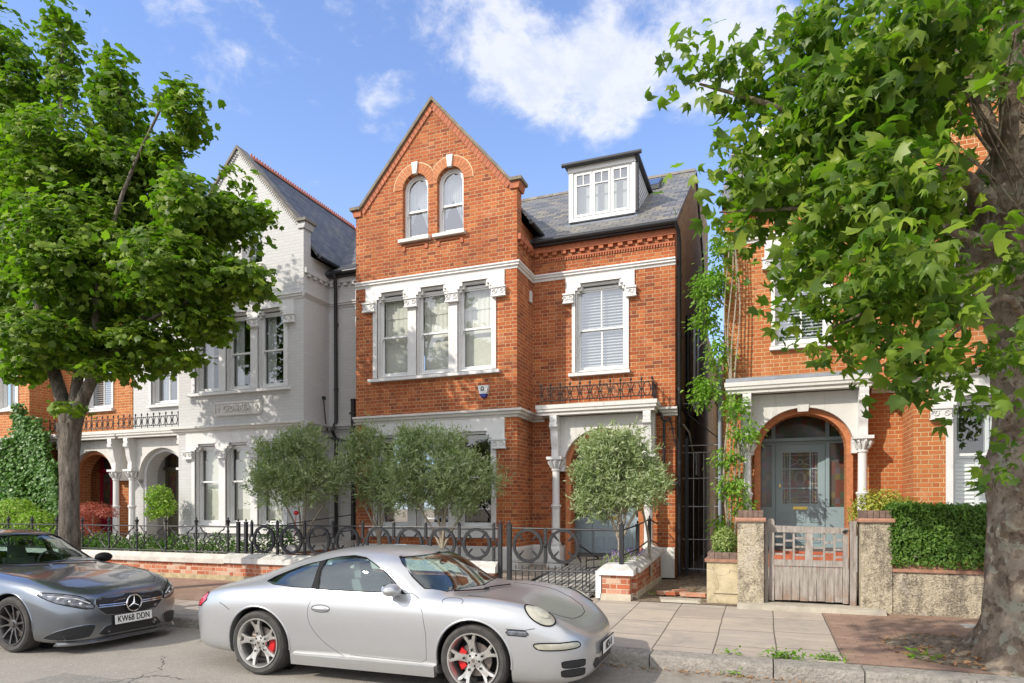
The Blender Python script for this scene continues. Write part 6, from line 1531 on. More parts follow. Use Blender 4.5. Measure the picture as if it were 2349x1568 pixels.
# hedge: clipped box
def hedge(name, x0, x1, y0, y1, z0, z1, dens, size, mat, label, cat):
    o = thing(name, ((x0 + x1) / 2, y0, z0), label, cat); P, N = [], []
    def face(n, f, nr):
        q = rng.random((n, 2)); p = f(q); P.append(p + rng.normal(size=p.shape) * .02 + np.array(nr) * (-.10 * rng.random((n, 1)) ** 2)); N.append(np.array(nr) + rng.normal(size=p.shape) * .55)
    A_ = (x1 - x0) * (z1 - z0); k = int(A_ * dens)
    bul = lambda x, z: .025 * np.sin(x * 5.3) + .02 * np.sin(z * 9 + x * 3)
    face(k, lambda q: np.stack([x0 + q[:, 0] * (x1 - x0), y0 + bul(q[:, 0] * (x1 - x0), q[:, 1]), z0 + q[:, 1] * (z1 - z0)], 1), (0, -1, .15))
    face(int((x1 - x0) * (y1 - y0) * dens), lambda q: np.stack([x0 + q[:, 0] * (x1 - x0), y0 + q[:, 1] * (y1 - y0), z1 + bul(q[:, 0] * (x1 - x0), q[:, 1]) * .6], 1), (0, 0, 1))
    face(int((y1 - y0) * (z1 - z0) * dens), lambda q: np.stack([np.full(len(q), x0), y0 + q[:, 0] * (y1 - y0), z0 + q[:, 1] * (z1 - z0)], 1), (-1, 0, .1))
    P = np.concatenate(P); N = np.concatenate(N)
    leaves('foliage', P, N, rng.normal(size=P.shape) + np.array([0, -.2, .3]), size * rng.uniform(.7, 1.2, len(P)), T_OVAL, M[mat], o)
    mb = MB(); mb.box(x0 + .12, x1 - .02, y0 + .12, y1 - .12, z0 + .05, z1 - .12); mb.build('dark_core', plain('dark_core', (.03, .04, .015), .9), o)  # solid dark box filling the hedge behind its leaves
    mb = MB(); r_ = random.Random(2); x = x0 + .2
    while x < x1: mb.tube([(x, y0 + .1, z0 - .08), (x + r_.uniform(-.1, .1), y0 + .06, z0 + .12), (x + r_.uniform(-.2, .2), y0 + .1, z0 + .4)], [.018, .014, .006], 6); x += .38
    mb.build('stem', M['thin_bark'], o); return o
hedge('clipped_hedge', 1.69, 5.6, 10.38, 10.98, .93, 1.74, 5200, .052, 'hedge_leaf', 'square clipped green hedge on the low rendered wall', 'hedge')
bush('golden_shrub', [(1.68, 11.2, 1.62, .46, .38, .38), (1.95, 11.25, 1.55, .42, .3, .33)], 5200, .055, 'gold_leaf', 'dome of yellow and green leaves behind the clipped hedge')
bush('variegated_shrub', [(-.55, 10.98, 1.18, .20, .25, .25), (-.57, 11.05, 1.05, .17, .22, .14)], 2400, .045, 'varieg_leaf', 'pale yellow-green shrub growing in the brick planter')
bush('green_shrub', [(-18.5, 11.5, 1.5, .75, .5, .48), (-17.5, 11.4, 1.25, .6, .5, .40), (-16.9, 11.4, .95, .5, .45, .3), (-19.6, 11.5, 1.5, .8, .5, .5)], 9000, .085, 'lime_leaf', 'yellow-green garden shrubs below the ivy, behind the iron railing')
bush('small_lime_tree', [(-13.95, 12.0, 2.0, .34, .3, .30), (-13.7, 12.0, 1.75, .26, .25, .26), (-14.1, 12.0, 1.65, .22, .25, .22)], 1700, .085, 'lime_leaf', 'small leafy tree with thin stem beside the olive coloured door', 'tree', stem=[(-13.7, 12.0, .5), (-13.65, 12.0, 1.6), (-13.685, 12.0, 1.0), (-13.9, 12.0, 1.8)], shell=.3)
bush('red_acer', [(-15.7, 11.6, 1.68, .50, .5, .20), (-16.1, 11.6, 1.38, .40, .4, .20), (-15.2, 11.6, 1.60, .30, .3, .13), (-15.8, 11.5, 1.15, .4, .4, .20)], 4200, .075, 'acer_leaf', 'low copper red bush with spreading branches in front of the crimson door', 'acer', tmpl=T_NARROW, stem=[(-15.8, 11.6, .5), (-15.7, 11.6, 1.6)], shell=.3, up=1.0)
for i, (x, lb_) in enumerate(((-10.7, 'green rose leaves behind the ornate railing, nearest the ring fence'), (-11.9, 'dense variegated bedding under the white bay, second bush from the ring fence'), (-13.1, 'variegated bedding in the middle of the ornate railing'), (-14.3, 'variegated bedding below the porch of the white house'), (-15.5, 'variegated bedding beside the red acer'))):
    bush('bedding_shrub', [(x, 10.95, .86, .62, .25, .27), (x - .3, 11.0, .92, .35, .25, .26), (x + .35, 10.92, .80, .35, .2, .22)], 2400, .055, 'hedge_leaf' if i % 2 == 0 else 'varieg_leaf' if i == 9 else 'hedge_leaf', lb_, group='bedding shrubs behind the ornate railing')
bush('rose_bush', [(-9.45, 11.0, 1.15, .36, .25, .32), (-9.8, 10.95, .95, .28, .2, .25), (-9.2, 11.0, 1.0, .3, .22, .3)], 900, .075, 'hedge_leaf', 'leggy rose bush behind the left end of the ring fence', 'rose', shell=.3)
mb = MB(); mb.sphere((-9.0, 11.05, 1.62), (.05, .05, .045), 10, 7); mb.tube([(-9.05, 11.05, 1.0), (-9.0, 11.05, 1.6)], .006, 5); tag(mb.build('red_rose', plain('red_petals', (.5, .01, .02), .6), org=(-9, 11.05, 1.6), smooth=60), 'single red rose bloom in front of the white house window', 'rose')
# ivy on the far left house
def ivy(): 
    k = 17000; q = rng.random((k, 2)); x = -21.2 + q[:, 0] * 3.4; z = .5 + q[:, 1] * 4.2
    lim = 4.5 - 1.3 * np.abs((x + 19.4) / 1.3) ** 1.5 + .15 * np.sin(x * 17) + .2 * np.sin(x * 6); keep = z < lim
    x, z = x[keep], z[keep]; n = len(x); y = 12.45 - .28 * rng.random(n) - .10 * np.sin(x * 3 + z * 2)
    o = thing('ivy', (-20, 12.4, .5), 'dark glossy ivy climbing the orange brick wall beside the maple trunk', 'ivy')
    P = np.stack([x, y, z], 1); N = rng.normal(size=(n, 3)) * .5 + np.array([.1, -1, .35]); leaves('foliage', P, N, rng.normal(size=(n, 3)) * .5 + np.array([0, 0, -1]), .095 * rng.uniform(.6, 1.2, n), T_MAPLE, M['ivy_leaf'], o)
    mb = MB()
    for i in range(8): x0 = -21.5 + i * .45; limb(mb, ((x0, 12.5, .4), (x0 + .1, 12.5, 1.6), (x0 - .1 + i * .05, 12.5, 2.6)), .02, .008, 5, seg=3)
    mb.build('stem', M['thin_bark'], o)
ivy()
# climber on the corner of the right house
cb = [cl(1660, 560, 22, 34, 13.4, .2, 60), cl(1625, 650, 36, 46, 13.35, .25, 60), cl(1650, 640, 22, 60, 13.35, .2, 50), cl(1622, 730, 26, 38, 13.35, .2, 60), cl(1650, 800, 20, 40, 13.35, .2, 60), cl(1630, 880, 26, 38, 13.35, .2, 60), cl(1608, 905, 16, 28, 13.3, .15, 50), cl(1690, 930, 24, 30, 12.95, .2, 60), cl(1710, 985, 30, 18, 12.85, .2, 70), cl(1668, 1040, 34, 18, 13.0, .2, 60), cl(1680, 1110, 30, 26, 12.95, .2, 70), cl(1700, 1150, 20, 14, 12.95, .15, 50), cl(1655, 1200, 18, 18, 12.9, .15, 50)]
o = thing('climber', (-.75, 13.3, .4), 'bright green climbing plant trained up the brick corner beside the stained glass porch', 'climber')
cb = [tuple(b[:6]) + (b[6] * 1.7, b[7]) for b in cb]
P, N, A, S = sprays(cb, 12, .095, .085, droop=.7, flat=.8, shell=.2, upw=.5, outw=.5, jit=.6)
leaves('foliage', P, N, A, S, T_OVAL, M['climb_leaf'], o)
mb = MB(); r_ = random.Random(8)
for k in range(4):
    x0 = -.62 + k * .06; pts = [(x0 + .05 * math.sin(z * 2 + k), 13.25 + .05 * math.cos(z * 1.7 + k) - (.25 if z < 3.5 else 0), z) for z in np.arange(.5, 7.2, .45)]
    limb(mb, pts, .028, .010, 6, seg=2)
limb(mb, ((-.5, 13.0, 3.2), (-.35, 12.85, 3.1), (-.2, 12.8, 2.8)), .014, .006, 5); limb(mb, ((-.62, 13.2, 5.6), (-.95, 13.2, 5.9), (-1.2, 13.2, 5.95)), .008, .004, 5); limb(mb, ((-.62, 13.2, 4.9), (-.95, 13.2, 5.0), (-1.15, 13.2, 4.85)), .008, .004, 5)
mb.build('stem', M['thin_bark'], o, smooth=60)
# lavender bed
P = []; A = []
n = 900; x = rng.uniform(-2.35, -1.95, n); y = rng.uniform(10.75, 12.4, n); base_z = .62
P = np.stack([x - .25 * rng.random(n), y, base_z + rng.random(n) * .25], 1)
lv = thing('lavender', (-2.3, 11.3, .4), 'low grey lavender with purple flower heads behind the brick pier', 'lavender')
leaves('foliage', P, rng.normal(size=P.shape), rng.normal(size=P.shape) * .3 + np.array([0, 0, 1]), np.full(n, .10), T_NARROW, M['olive_leaf'], lv)
Q = P[:260] + np.array([0, 0, .09]); leaves('flower', Q, rng.normal(size=Q.shape), rng.normal(size=Q.shape) * .2 + np.array([0, 0, 1]), np.full(260, .055), T_OVAL, M['lavender'], lv)['kind'] = 'stuff'
# weeds along the kerb joint, grass tuft, fallen leaves
def tuft(pts, name, mat, label, cat, size, k=34, kind=None, tm=T_OVAL, h=.035, spread=.034):
    P = np.concatenate([np.array(p) + np.stack([rng.normal(size=k) * spread * 1.7, rng.normal(size=k) * spread * .45, np.abs(rng.normal(size=k)) * h], 1) for p in pts])
    ob = leaves(name, P, rng.normal(size=P.shape) * .5 + np.array([0, 0, 1]), rng.normal(size=P.shape) + np.array([0, 0, .5]), size * rng.uniform(.6, 1.2, len(P)), tm, M[mat], org=tuple(pts[0]))
    return tag(ob, label, cat, kind=kind)
tuft([(-.32, 7.44, .15)], 'weed', 'climb_leaf', 'small bright weed growing at the back of the kerb, nearest the silver car', 'weed', .05, 30)
tuft([(.10, 7.42, .15), (.16, 7.42, .15), (.22, 7.43, .15), (.29, 7.43, .15), (.36, 7.43, .15)], 'weed', 'climb_leaf', 'straggling row of green weeds on the joint of the kerb', 'weed', .05)
tuft([(.60, 7.50, .15), (.65, 7.5, .15), (.7, 7.5, .15)], 'weed', 'climb_leaf', 'green weeds where paving slabs meet the brick paving', 'weed', .05)
tuft([(-.28, 7.07, .01)], 'weed', 'climb_leaf', 'tiny weed in the gutter below the kerb', 'weed', .045, 22)
tuft([(1.55, 7.75, .19)], 'grass_tuft', 'climb_leaf', 'tuft of grass in the bare earth beside the plane tree roots', 'grass', .12, 30, tm=T_NARROW, h=.05)
tuft([(-1.72, 10.98, .27)], 'weed', 'climb_leaf', 'weed at the foot of the sloping brick wall', 'weed', .05, 18)
n = 900; x = np.concatenate([rng.uniform(-6, 3.5, 560), rng.uniform(-1.8, -.9, 340)]); y = np.concatenate([7.06 - np.abs(rng.normal(size=560)) * .05, rng.uniform(10.8, 16, 340)]); z = np.concatenate([np.full(560, .012), .25 + (y[560:] - 10.4) * .007 + .015])
ob = leaves('leaf_litter', np.stack([x, y, z], 1), rng.normal(size=(n, 3)) * .3 + np.array([0, 0, 1]), rng.normal(size=(n, 3)), rng.uniform(.02, .06, n), T_OVAL, M['dry_leaf'], org=(0, 7, 0)); tag(ob, 'scattered dry leaves in the gutter and alley', 'leaf litter', kind='stuff')
n = 420; q = rng.uniform(0, 6.28, n); rr = np.sqrt(rng.random(n)); x = 2.3 + rr * 1.1 * np.cos(q); y = np.clip(8.35 + rr * .9 * np.sin(q), 7.42, 10); ob = leaves('bark_litter', np.stack([x, y, Zp(y) + .05 * (1 - rr ** 2) + .02], 1), rng.normal(size=(n, 3)) * .35 + np.array([0, 0, 1]), rng.normal(size=(n, 3)), rng.uniform(.03, .10, n), T_OVAL, M['dry_leaf'], org=(2.3, 8.3, .2)); tag(ob, 'flakes of bark and dry leaves round the plane tree roots', 'leaf litter', kind='stuff')
# ------------------------------------------------------------------ cars
def pchip(xk, yk, x):
    xk, yk = np.asarray(xk, float), np.asarray(yk, float); h = np.diff(xk); dl = np.diff(yk) / h; n = len(xk); d = np.zeros(n)
    d[0], d[-1] = dl[0], dl[-1]
    for i in range(1, n - 1):
        if dl[i - 1] * dl[i] > 0:
            w1, w2 = 2 * h[i] + h[i - 1], h[i] + 2 * h[i - 1]; d[i] = (w1 + w2) / (w1 / dl[i - 1] + w2 / dl[i])
    i = np.clip(np.searchsorted(xk, x) - 1, 0, n - 2); t = (x - xk[i]) / h[i]
    return ((2 * t ** 3 - 3 * t ** 2 + 1) * yk[i] + (t ** 3 - 2 * t ** 2 + t) * h[i] * d[i] + (-2 * t ** 3 + 3 * t ** 2) * yk[i + 1] + (t ** 3 - t ** 2) * h[i] * d[i + 1])
def bspl(P, m):
    "uniform cubic B-spline through a control polygon, clamped by mirroring the centre line"
    P = np.asarray(P, float); a = P[1] * np.array([-1, 1]); b = P[-2] * np.array([-1, 1]); Q = np.vstack([a, P, b]); out = []
    n = len(P) - 1
    for s_ in np.linspace(0, n, m):
        i = min(int(s_), n - 1); t = s_ - i; p0, p1, p2, p3 = Q[i], Q[i + 1], Q[i + 2], Q[i + 3]
        out.append(((1 - t) ** 3 * p0 + (3 * t ** 3 - 6 * t ** 2 + 4) * p1 + (-3 * t ** 3 + 3 * t ** 2 + 3 * t + 1) * p2 + t ** 3 * p3) / 6)
    return np.array(out)
def sections(tab, xs):
    T = np.array(sorted(tab)); cols = [pchip(T[:, 0], T[:, k], xs) for k in range(1, T.shape[1])]; out = []
    for i in range(len(xs)):
        zb, w3, w4, z4, w5, z5, y6, z6, y7, z7, y8, z8, z9 = [c[i] for c in cols]
        out.append([(0, zb), (w3 * .82, zb), (w3 * 1.0, zb + .015), (w3 * 1.01, (zb + z4) / 2 - .02), (w4, z4), (w5, z5), (y6, z6), (y7, z7), (y8, z8), (0, z9)])
    return out
def loft_solid(tab, nx=110, m=34, inset=0, x0=None, x1=None, zfloor=None):
    T = sorted(tab); a, b = (T[0][0] if x0 is None else x0), (T[-1][0] if x1 is None else x1)
    u = np.linspace(0, 1, nx); xs = a + (b - a) * (u - .055 * np.sin(4 * np.pi * u) * 0 - (.045 * np.sin(2 * np.pi * u)))
    rings = []
    for S in sections(tab, xs):
        q = bspl(S, m); q[0, 0] = 0; q[-1, 0] = 0
        full = np.vstack([q, (q[::-1] * np.array([-1, 1]))[1:-1]]); rings.append(full)
    k = len(rings[0]); V = np.array([[(x, -p[0], p[1]) for p in r] for x, r in zip(xs, rings)])
    if inset:
        du = np.gradient(V, axis=0); dv = np.roll(V, -1, 1) - np.roll(V, 1, 1); N = np.cross(du, dv); N /= np.linalg.norm(N, axis=2, keepdims=True) + 1e-9
        cen = V.mean(1, keepdims=True); sg = np.sign(((V - cen) * N)[..., 1:].sum(2, keepdims=True).mean()); V = V - sg * N * inset
    if zfloor is not None: V[..., 2] = np.maximum(V[..., 2], zfloor)
    mb = MB(); mb.v = [tuple(v) for v in V.reshape(-1, 3)]
    mb.f = [(i * k + j, i * k + (j + 1) % k, (i + 1) * k + (j + 1) % k, (i + 1) * k + j) for i in range(nx - 1) for j in range(k)]
    for i in (0, nx - 1):
        c = len(mb.v); mb.v.append(tuple(V[i].mean(0))); mb.f += [(c, i * k + j, i * k + (j + 1) % k) for j in range(k)]
    return mb
def tmpobj(mb, name='tmp'):
    ob = mb.build(name, None, org=(0, 0, 0)); return ob
def boolop(a, b, op, keep_b=True):
    md = a.modifiers.new('b', 'BOOLEAN'); md.operation = op; md.object = b; md.solver = 'EXACT'
    bpy.context.view_layer.update(); dg = bpy.context.evaluated_depsgraph_get(); me = bpy.data.meshes.new_from_object(a.evaluated_get(dg))
    a.modifiers.clear(); old = a.data; a.data = me
    if old.users == 0: bpy.data.meshes.remove(old)
    if not keep_b: bpy.data.objects.remove(b)
    return a
def dupl(a):
    c = a.copy(); c.data = a.data.copy(); COL.objects.link(c); return c
def prism(loop, axis, a, b):
    mb = MB()
    fn = {'y': lambda u, v, w: (u, w, v), 'x': lambda u, v, w: (w, u, v)}[axis]
    mb.plate([loop], fn, a, b); return tmpobj(mb, 'prism')
def smoothloop(pts, n=6):
    P = [Vector(p) for p in pts]; k = len(P); out = []
    for i in range(k):
        p0, p1, p2, p3 = P[i - 1], P[i], P[(i + 1) % k], P[(i + 2) % k]
        for j in range(n):
            t = j / n; q = .5 * ((2 * p1) + (-p0 + p2) * t + (2 * p0 - 5 * p1 + 4 * p2 - p3) * t * t + (-p0 + 3 * p1 - 3 * p2 + p3) * t ** 3); out.append((q.x, q.y))
    return out
def scaleloop(loop, d):
    "push a loop outwards by about d"
    n = len(loop); out = []; area = sum(loop[i][0] * loop[(i + 1) % n][1] - loop[(i + 1) % n][0] * loop[i][1] for i in range(n)); sg = 1 if area > 0 else -1
    for i in range(n):
        a, b = Vector(loop[i - 1]), Vector(loop[(i + 1) % n]); t = (b - a); t = t.normalized() if t.length > 1e-9 else Vector((1, 0)); out.append((loop[i][0] + sg * t.y * d, loop[i][1] - sg * t.x * d))
    return out
def finish(ob, name, mat, parent, ref=None, extra=None):
    "give a boolean result its material, its parent and the smooth normals of the uncut surface"
    ob.name = name; me = ob.data; me.name = name; me.materials.clear(); me.materials.append(mat)
    me.polygons.foreach_set('use_smooth', [True] * len(me.polygons)); me.set_sharp_from_angle(angle=R(38))
    if ref:
        bvh, rv, rn, rf = ref; nl = []
        cn = [Vector(x.vector) for x in me.corner_normals]
        for p in me.polygons:
            pn = p.normal
            for li in p.loop_indices:
                v = me.vertices[me.loops[li].vertex_index].co; loc, nn, fi, dist = bvh.find_nearest(v)
                n_ = cn[li]
                if loc is not None and dist < .02:
                    f = rf[fi]; ws = [1 / ((rv[i] - loc).length + 1e-5) ** 2 for i in f]; s_ = Vector((0, 0, 0))
                    for i, w in zip(f, ws): s_ += rn[i] * w
                    s_.normalize()
                    if s_.dot(pn) > .82: n_ = s_
                nl.append(n_)
        me.normals_split_custom_set(nl)
    ob.parent = parent; ORG[ob.name] = Vector((0, 0, 0)); return ob
def refdata(ob):
    me = ob.data; return (BVHTree.FromPolygons([v.co for v in me.vertices], [tuple(p.vertices) for p in me.polygons]), [v.co.copy() for v in me.vertices], [v.normal.copy() for v in me.vertices], [tuple(p.vertices) for p in me.polygons])
def patch(bvh, loop, o, u, v, d, off=.003, rings=5, dome=0, shrink=1.0):
    "a skin following the body inside a loop drawn in the plane (o,u,v), projected along d"
    o, u, v, d = Vector(o), Vector(u), Vector(v), Vector(d).normalized(); n = len(loop); cx = sum(p[0] for p in loop) / n; cy = sum(p[1] for p in loop) / n
    mb = MB(); pts = []
    def hit(a, b, k):
        s_ = o + u * a + v * b; loc, nn, fi, di = bvh.ray_cast(s_, d)
        if loc is None: loc, nn, fi, di = bvh.find_nearest(s_ + d * .3)
        if nn.dot(d) > 0: nn = -nn
        return loc + nn * (off + dome * (1 - k * k))
    pts.append(hit(cx, cy, 0))
    for r in range(1, rings + 1):
        k = r / rings * shrink
        for (a, b) in loop: pts.append(hit(cx + (a - cx) * k, cy + (b - cy) * k, r / rings))
    fs = [(0, 1 + j, 1 + (j + 1) % n) for j in range(n)]
    for r in range(rings - 1):
        for j in range(n): fs.append((1 + r * n + j, 1 + (r + 1) * n + j, 1 + (r + 1) * n + (j + 1) % n, 1 + r * n + (j + 1) % n))
    mb.add(pts, fs); edge = pts[1 + (rings - 1) * n:]
    return mb, edge
def carpaint(name, c, rough=.28, metal=.75, coat=1.0):
    m, n, b = base(name); oc = n.n('ShaderNodeTexCoord').outputs['Object']
    b.inputs['Base Color'].default_value = (*c, 1); b.inputs['Metallic'].default_value = metal
    dust = n.noise(oc, 3, 5, .7); n.put(b.inputs['Roughness'], n.m('ADD', rough, n.m('MULTIPLY', n.ss(dust, .2, .8), .06)))
    b.inputs['Coat Weight'].default_value = coat; b.inputs['Coat Roughness'].default_value = .06
    fl = n.noise(oc, 900, 1, .5); z = n.sep(oc)[2]
    dirt = n.m('MULTIPLY', n.ss(z, .42, .16), n.m('ADD', .25, n.m('MULTIPLY', n.noise(oc, 9, 4, .7), .6)))
    col = n.mix(n.ss(dust, .3, .7), c, tuple(x * .95 for x in c)); n.put(b.inputs['Base Color'], n.mix(n.m('MULTIPLY', dirt, .5), col, (.22, .19, .15)))
    return m
M['silver'] = carpaint('silver_paint', (.50, .505, .51), rough=.30, metal=.62, coat=.6)
M['grey_paint'] = carpaint('dark_grey_paint', (.20, .225, .255), rough=.22, metal=.85)
M['tyre'] = plain('tyre_rubber', (.050, .046, .042), .85, var=.35, scale=12, bump=.3, bscale=60)
M['alloy'] = plain('silver_alloy', (.60, .58, .55), .30, metal=.85, var=.12, scale=9)
M['alloy_dark'] = plain('dark_alloy', (.13, .125, .125), .32, metal=.8, var=.12)
M['disc'] = plain('brake_disc', (.20, .17, .15), .45, metal=.8, var=.3, scale=9)
M['red_caliper'] = plain('red_caliper', (.55, .012, .015), .35, var=.1)
M['trim'] = plain('black_trim', (.010, .010, .011), .7, var=.1, spec=.2)
M['chrome'] = plain('chrome', (.80, .80, .82), .10, metal=1, var=.02)
M['mesh_grille'] = plain('grille_mesh', (.012, .012, .014), .5, var=.6, scale=90)
M['cabin'] = plain('dark_cabin', (.09, .09, .095), .7, var=.15)
M['seat'] = plain('seat_fabric', (.20, .20, .205), .7, var=.15)
M['red_lens'] = plain('red_lens', (.50, .008, .012), .12, var=.15, coat=1)
M['clear_lens'] = plain('aged_lens', (.40, .385, .31), .22, metal=.1, var=.2, scale=14, coat=.35)
M['lamp_lens'] = plain('headlight_lens', (.13, .14, .16), .06, metal=.5, var=.8, scale=16, coat=1)
M['plate_w'] = plain('plate_white', (.74, .74, .72), .35, var=.03)
M['plate_t'] = plain('plate_black', (.01, .01, .01), .4, var=.03)

def wheel(parent, x, y, z, rad, wid, rim, style, side, turn=0, label=None):
    "side -1: outer face towards -y"
    s_ = side; Y = lambda k: y + s_ * k       # k>0 outwards
    T = MB(); hw = wid / 2
    T.lathe([(rim + .004, s_ * (hw - .012)), (rim + .025, s_ * hw), (rad - .035, s_ * (hw + .004)), (rad - .012, s_ * (hw - .012)), (rad, s_ * (hw - .04)), (rad + .001, 0), (rad, -s_ * (hw - .04)), (rad - .03, -s_ * hw), (rim + .01, -s_ * hw), (rim - .02, -s_ * (hw - .03))], (x, y, z), 'y', 56)
    wrl = MB()
    wrl.lathe([(rim + .006, s_ * (hw - .014)), (rim + .004, s_ * (hw + .002)), (rim - .008, s_ * (hw + .001)), (rim - .016, s_ * (hw - .02)), (rim - .028, s_ * (hw - .05)), (rim - .036, -s_ * hw * .9), (rim - .03, -s_ * hw)], (x, y, z), 'y', 56)
    m_rim = M['alloy'] if style == 'five' else M['alloy_dark']
    def at(r, a, k): return (x + r * math.cos(a), Y(k), z + r * math.sin(a))
    if style == 'five':
        kk = hw - .012
        for i in range(5):
            a0 = R(90 + 72 * i + turn)
            def P(r, t, k): return (x + r * math.cos(a0) - t * math.sin(a0), Y(k), z + r * math.sin(a0) + t * math.cos(a0))
            prof = [(.03, -.040), (.075, -.034), (.13, -.030), (.165, -.036), (rim - .035, -.058), (rim - .010, -.064), (rim - .010, -.044), (rim - .045, -.020), (rim - .060, -.018), (rim - .060, .018), (rim - .045, .020), (rim - .010, .044), (rim - .010, .064), (rim - .035, .058), (.165, .036), (.13, .030), (.075, .034), (.03, .040)]
            n = len(prof); f = [P(r, t, kk - .030 + .032 * (r / rim) ** 2 + (.008 if abs(t) < .03 and r < .15 else 0)) for r, t in prof]; b = [P(r, t, kk - .062 + .02 * (r / rim) ** 2) for r, t in prof]
            tri = geometry.tessellate_polygon([[Vector((r, t, 0)) for r, t in prof]])
            wrl.add(f + b, [tuple(q) for q in tri] + [tuple(k + n for k in q[::-1]) for q in tri] + [(j, (j + 1) % n, (j + 1) % n + n, j + n) for j in range(n)])
        wrl.lathe([(0, s_ * (kk - .006)), (.030, s_ * (kk - .008)), (.034, s_ * (kk - .018)), (.070, s_ * (kk - .022)), (.078, s_ * (kk - .05))], (x, y, z), 'y', 30)
    else:
        kk = hw - .008
        for i in range(10):
            a0 = R(36 * i + turn)
            for da in (-.0, ):
                p0, p1 = at(.045, a0, kk - .035), at(rim - .008, a0 + .05, kk - .004)
                mid = at(rim * .55, a0 + .0, kk - .02)
                sdx, sdz = -math.sin(a0), math.cos(a0)
                def qd(p, w, dpt): return [(p[0] + sdx * w, p[1], p[2] + sdz * w), (p[0] - sdx * w, p[1], p[2] - sdz * w), (p[0] - sdx * w * .8, p[1] - s_ * dpt, p[2] - sdz * w * .8), (p[0] + sdx * w * .8, p[1] - s_ * dpt, p[2] + sdz * w * .8)]
                R_ = [qd(p0, .014, .03), qd(mid, .009, .03), qd(p1, .015, .03)]; vs = [v for r in R_ for v in r]
                wrl.add(vs, [(i_ * 4 + j, i_ * 4 + (j + 1) % 4, (i_ + 1) * 4 + (j + 1) % 4, (i_ + 1) * 4 + j) for i_ in range(2) for j in range(4)] + [(0, 1, 2, 3), (8, 9, 10, 11)])
        wrl.lathe([(0, s_ * (kk - .012)), (.030, s_ * (kk - .014)), (.034, s_ * (kk - .028)), (.060, s_ * (kk - .036)), (.066, s_ * (kk - .06))], (x, y, z), 'y', 30)
    w = wrl.build('wheel', m_rim, parent, smooth=32)
    T.build('tyre', M['tyre'], w, smooth=30)
    if style == 'five':
        lg = MB()
        for i in range(5):
            a = R(90 + 72 * i + 36 + turn); lg.lathe([(0, s_ * .004), (.011, s_ * .003), (.013, 0)], (x + .052 * math.cos(a), Y(hw - .034), z + .052 * math.sin(a)), 'y', 10)
            a = R(90 + 72 * i + turn); pts = [(x + r * math.cos(a + t), Y(hw - .022 + .002), z + r * math.sin(a + t)) for r, t in ((.078, 0), (.098, .14), (.112, .0), (.098, -.14))]; lg.add(pts, [(0, 1, 2, 3)])
        lg.build('wheel_bolt', M['trim'], w)
        cp = MB(); cp.lathe([(.0, s_ * .003), (.018, s_ * .003), (.018, 0)], (x, Y(hw - .019), z), 'y', 16); cp.box(x - .008, x + .008, min(Y(hw - .014), Y(hw - .019)), max(Y(hw - .014), Y(hw - .019)), z - .012, z + .012); cp.build('hub_cap', M['disc'], w)
    d = MB(); d.lathe([(.05, s_ * (hw - .085)), (.155, s_ * (hw - .085)), (.155, s_ * (hw - .11)), (.05, s_ * (hw - .11))], (x, y, z), 'y', 40); d.build('brake_disc', M['disc'], w)
    b_ = MB(); b_.lathe([(.0, -s_ * .02), (rim - .04, -s_ * .02)], (x, y - s_ * .03, z), 'y', 32); b_.build('wheel_back', M['trim'], w)
    if style == 'five':
        c = MB(); a0, a1 = (R(-38), R(38)) if x < -1 else (R(142), R(218)); c.lathe([(.100, s_ * (hw - .078)), (.105, s_ * (hw - .066)), (.165, s_ * (hw - .066)), (.178, s_ * (hw - .08)), (.178, s_ * (hw - .115)), (.100, s_ * (hw - .115))], (x, y, z), 'y', 10, a0, a1, caps=False); c.build('brake_caliper', M['red_caliper'], w)
    return w

def numberplate(parent, text, c, yaw, w=.52, h=.111, pitch=0):
    cx, cy, cz = c; mt = Matrix.Translation(c) @ Matrix.Rotation(yaw, 4, 'Z') @ Matrix.Rotation(pitch, 4, 'Y')
    mb = MB(); mb.box(-.004, .004, -w / 2, w / 2, -h / 2, h / 2); mb.v = [tuple(mt @ Vector(p)) for p in mb.v]; pl = mb.build('number_plate', M['plate_w'], parent)
    rot = (Matrix.Rotation(yaw, 3, 'Z') @ Matrix.Rotation(pitch, 3, 'Y') @ Matrix.Rotation(R(90), 3, 'Z') @ Matrix.Rotation(R(90), 3, 'X'))
    text_mesh('plate_lettering', text, h * .94, tuple(mt @ Vector((.0055, 0, -.002))), rot, M['plate_t'], pl, .0008, .80, .0016)
    fr = MB(); hh, ww = h / 2 + .006, w / 2 + .006
    for (a, b, c_, d) in ((-ww, ww, hh - .006, hh), (-ww, ww, -hh, -hh + .006), (-ww, -ww + .006, -hh + .006, hh - .006), (ww - .006, ww, -hh + .006, hh - .006)): fr.box(-.007, .003, a, b, c_, d)
    fr.v = [tuple(mt @ Vector(p)) for p in fr.v]; fr.build('plate_frame', M['trim'], pl); return pl

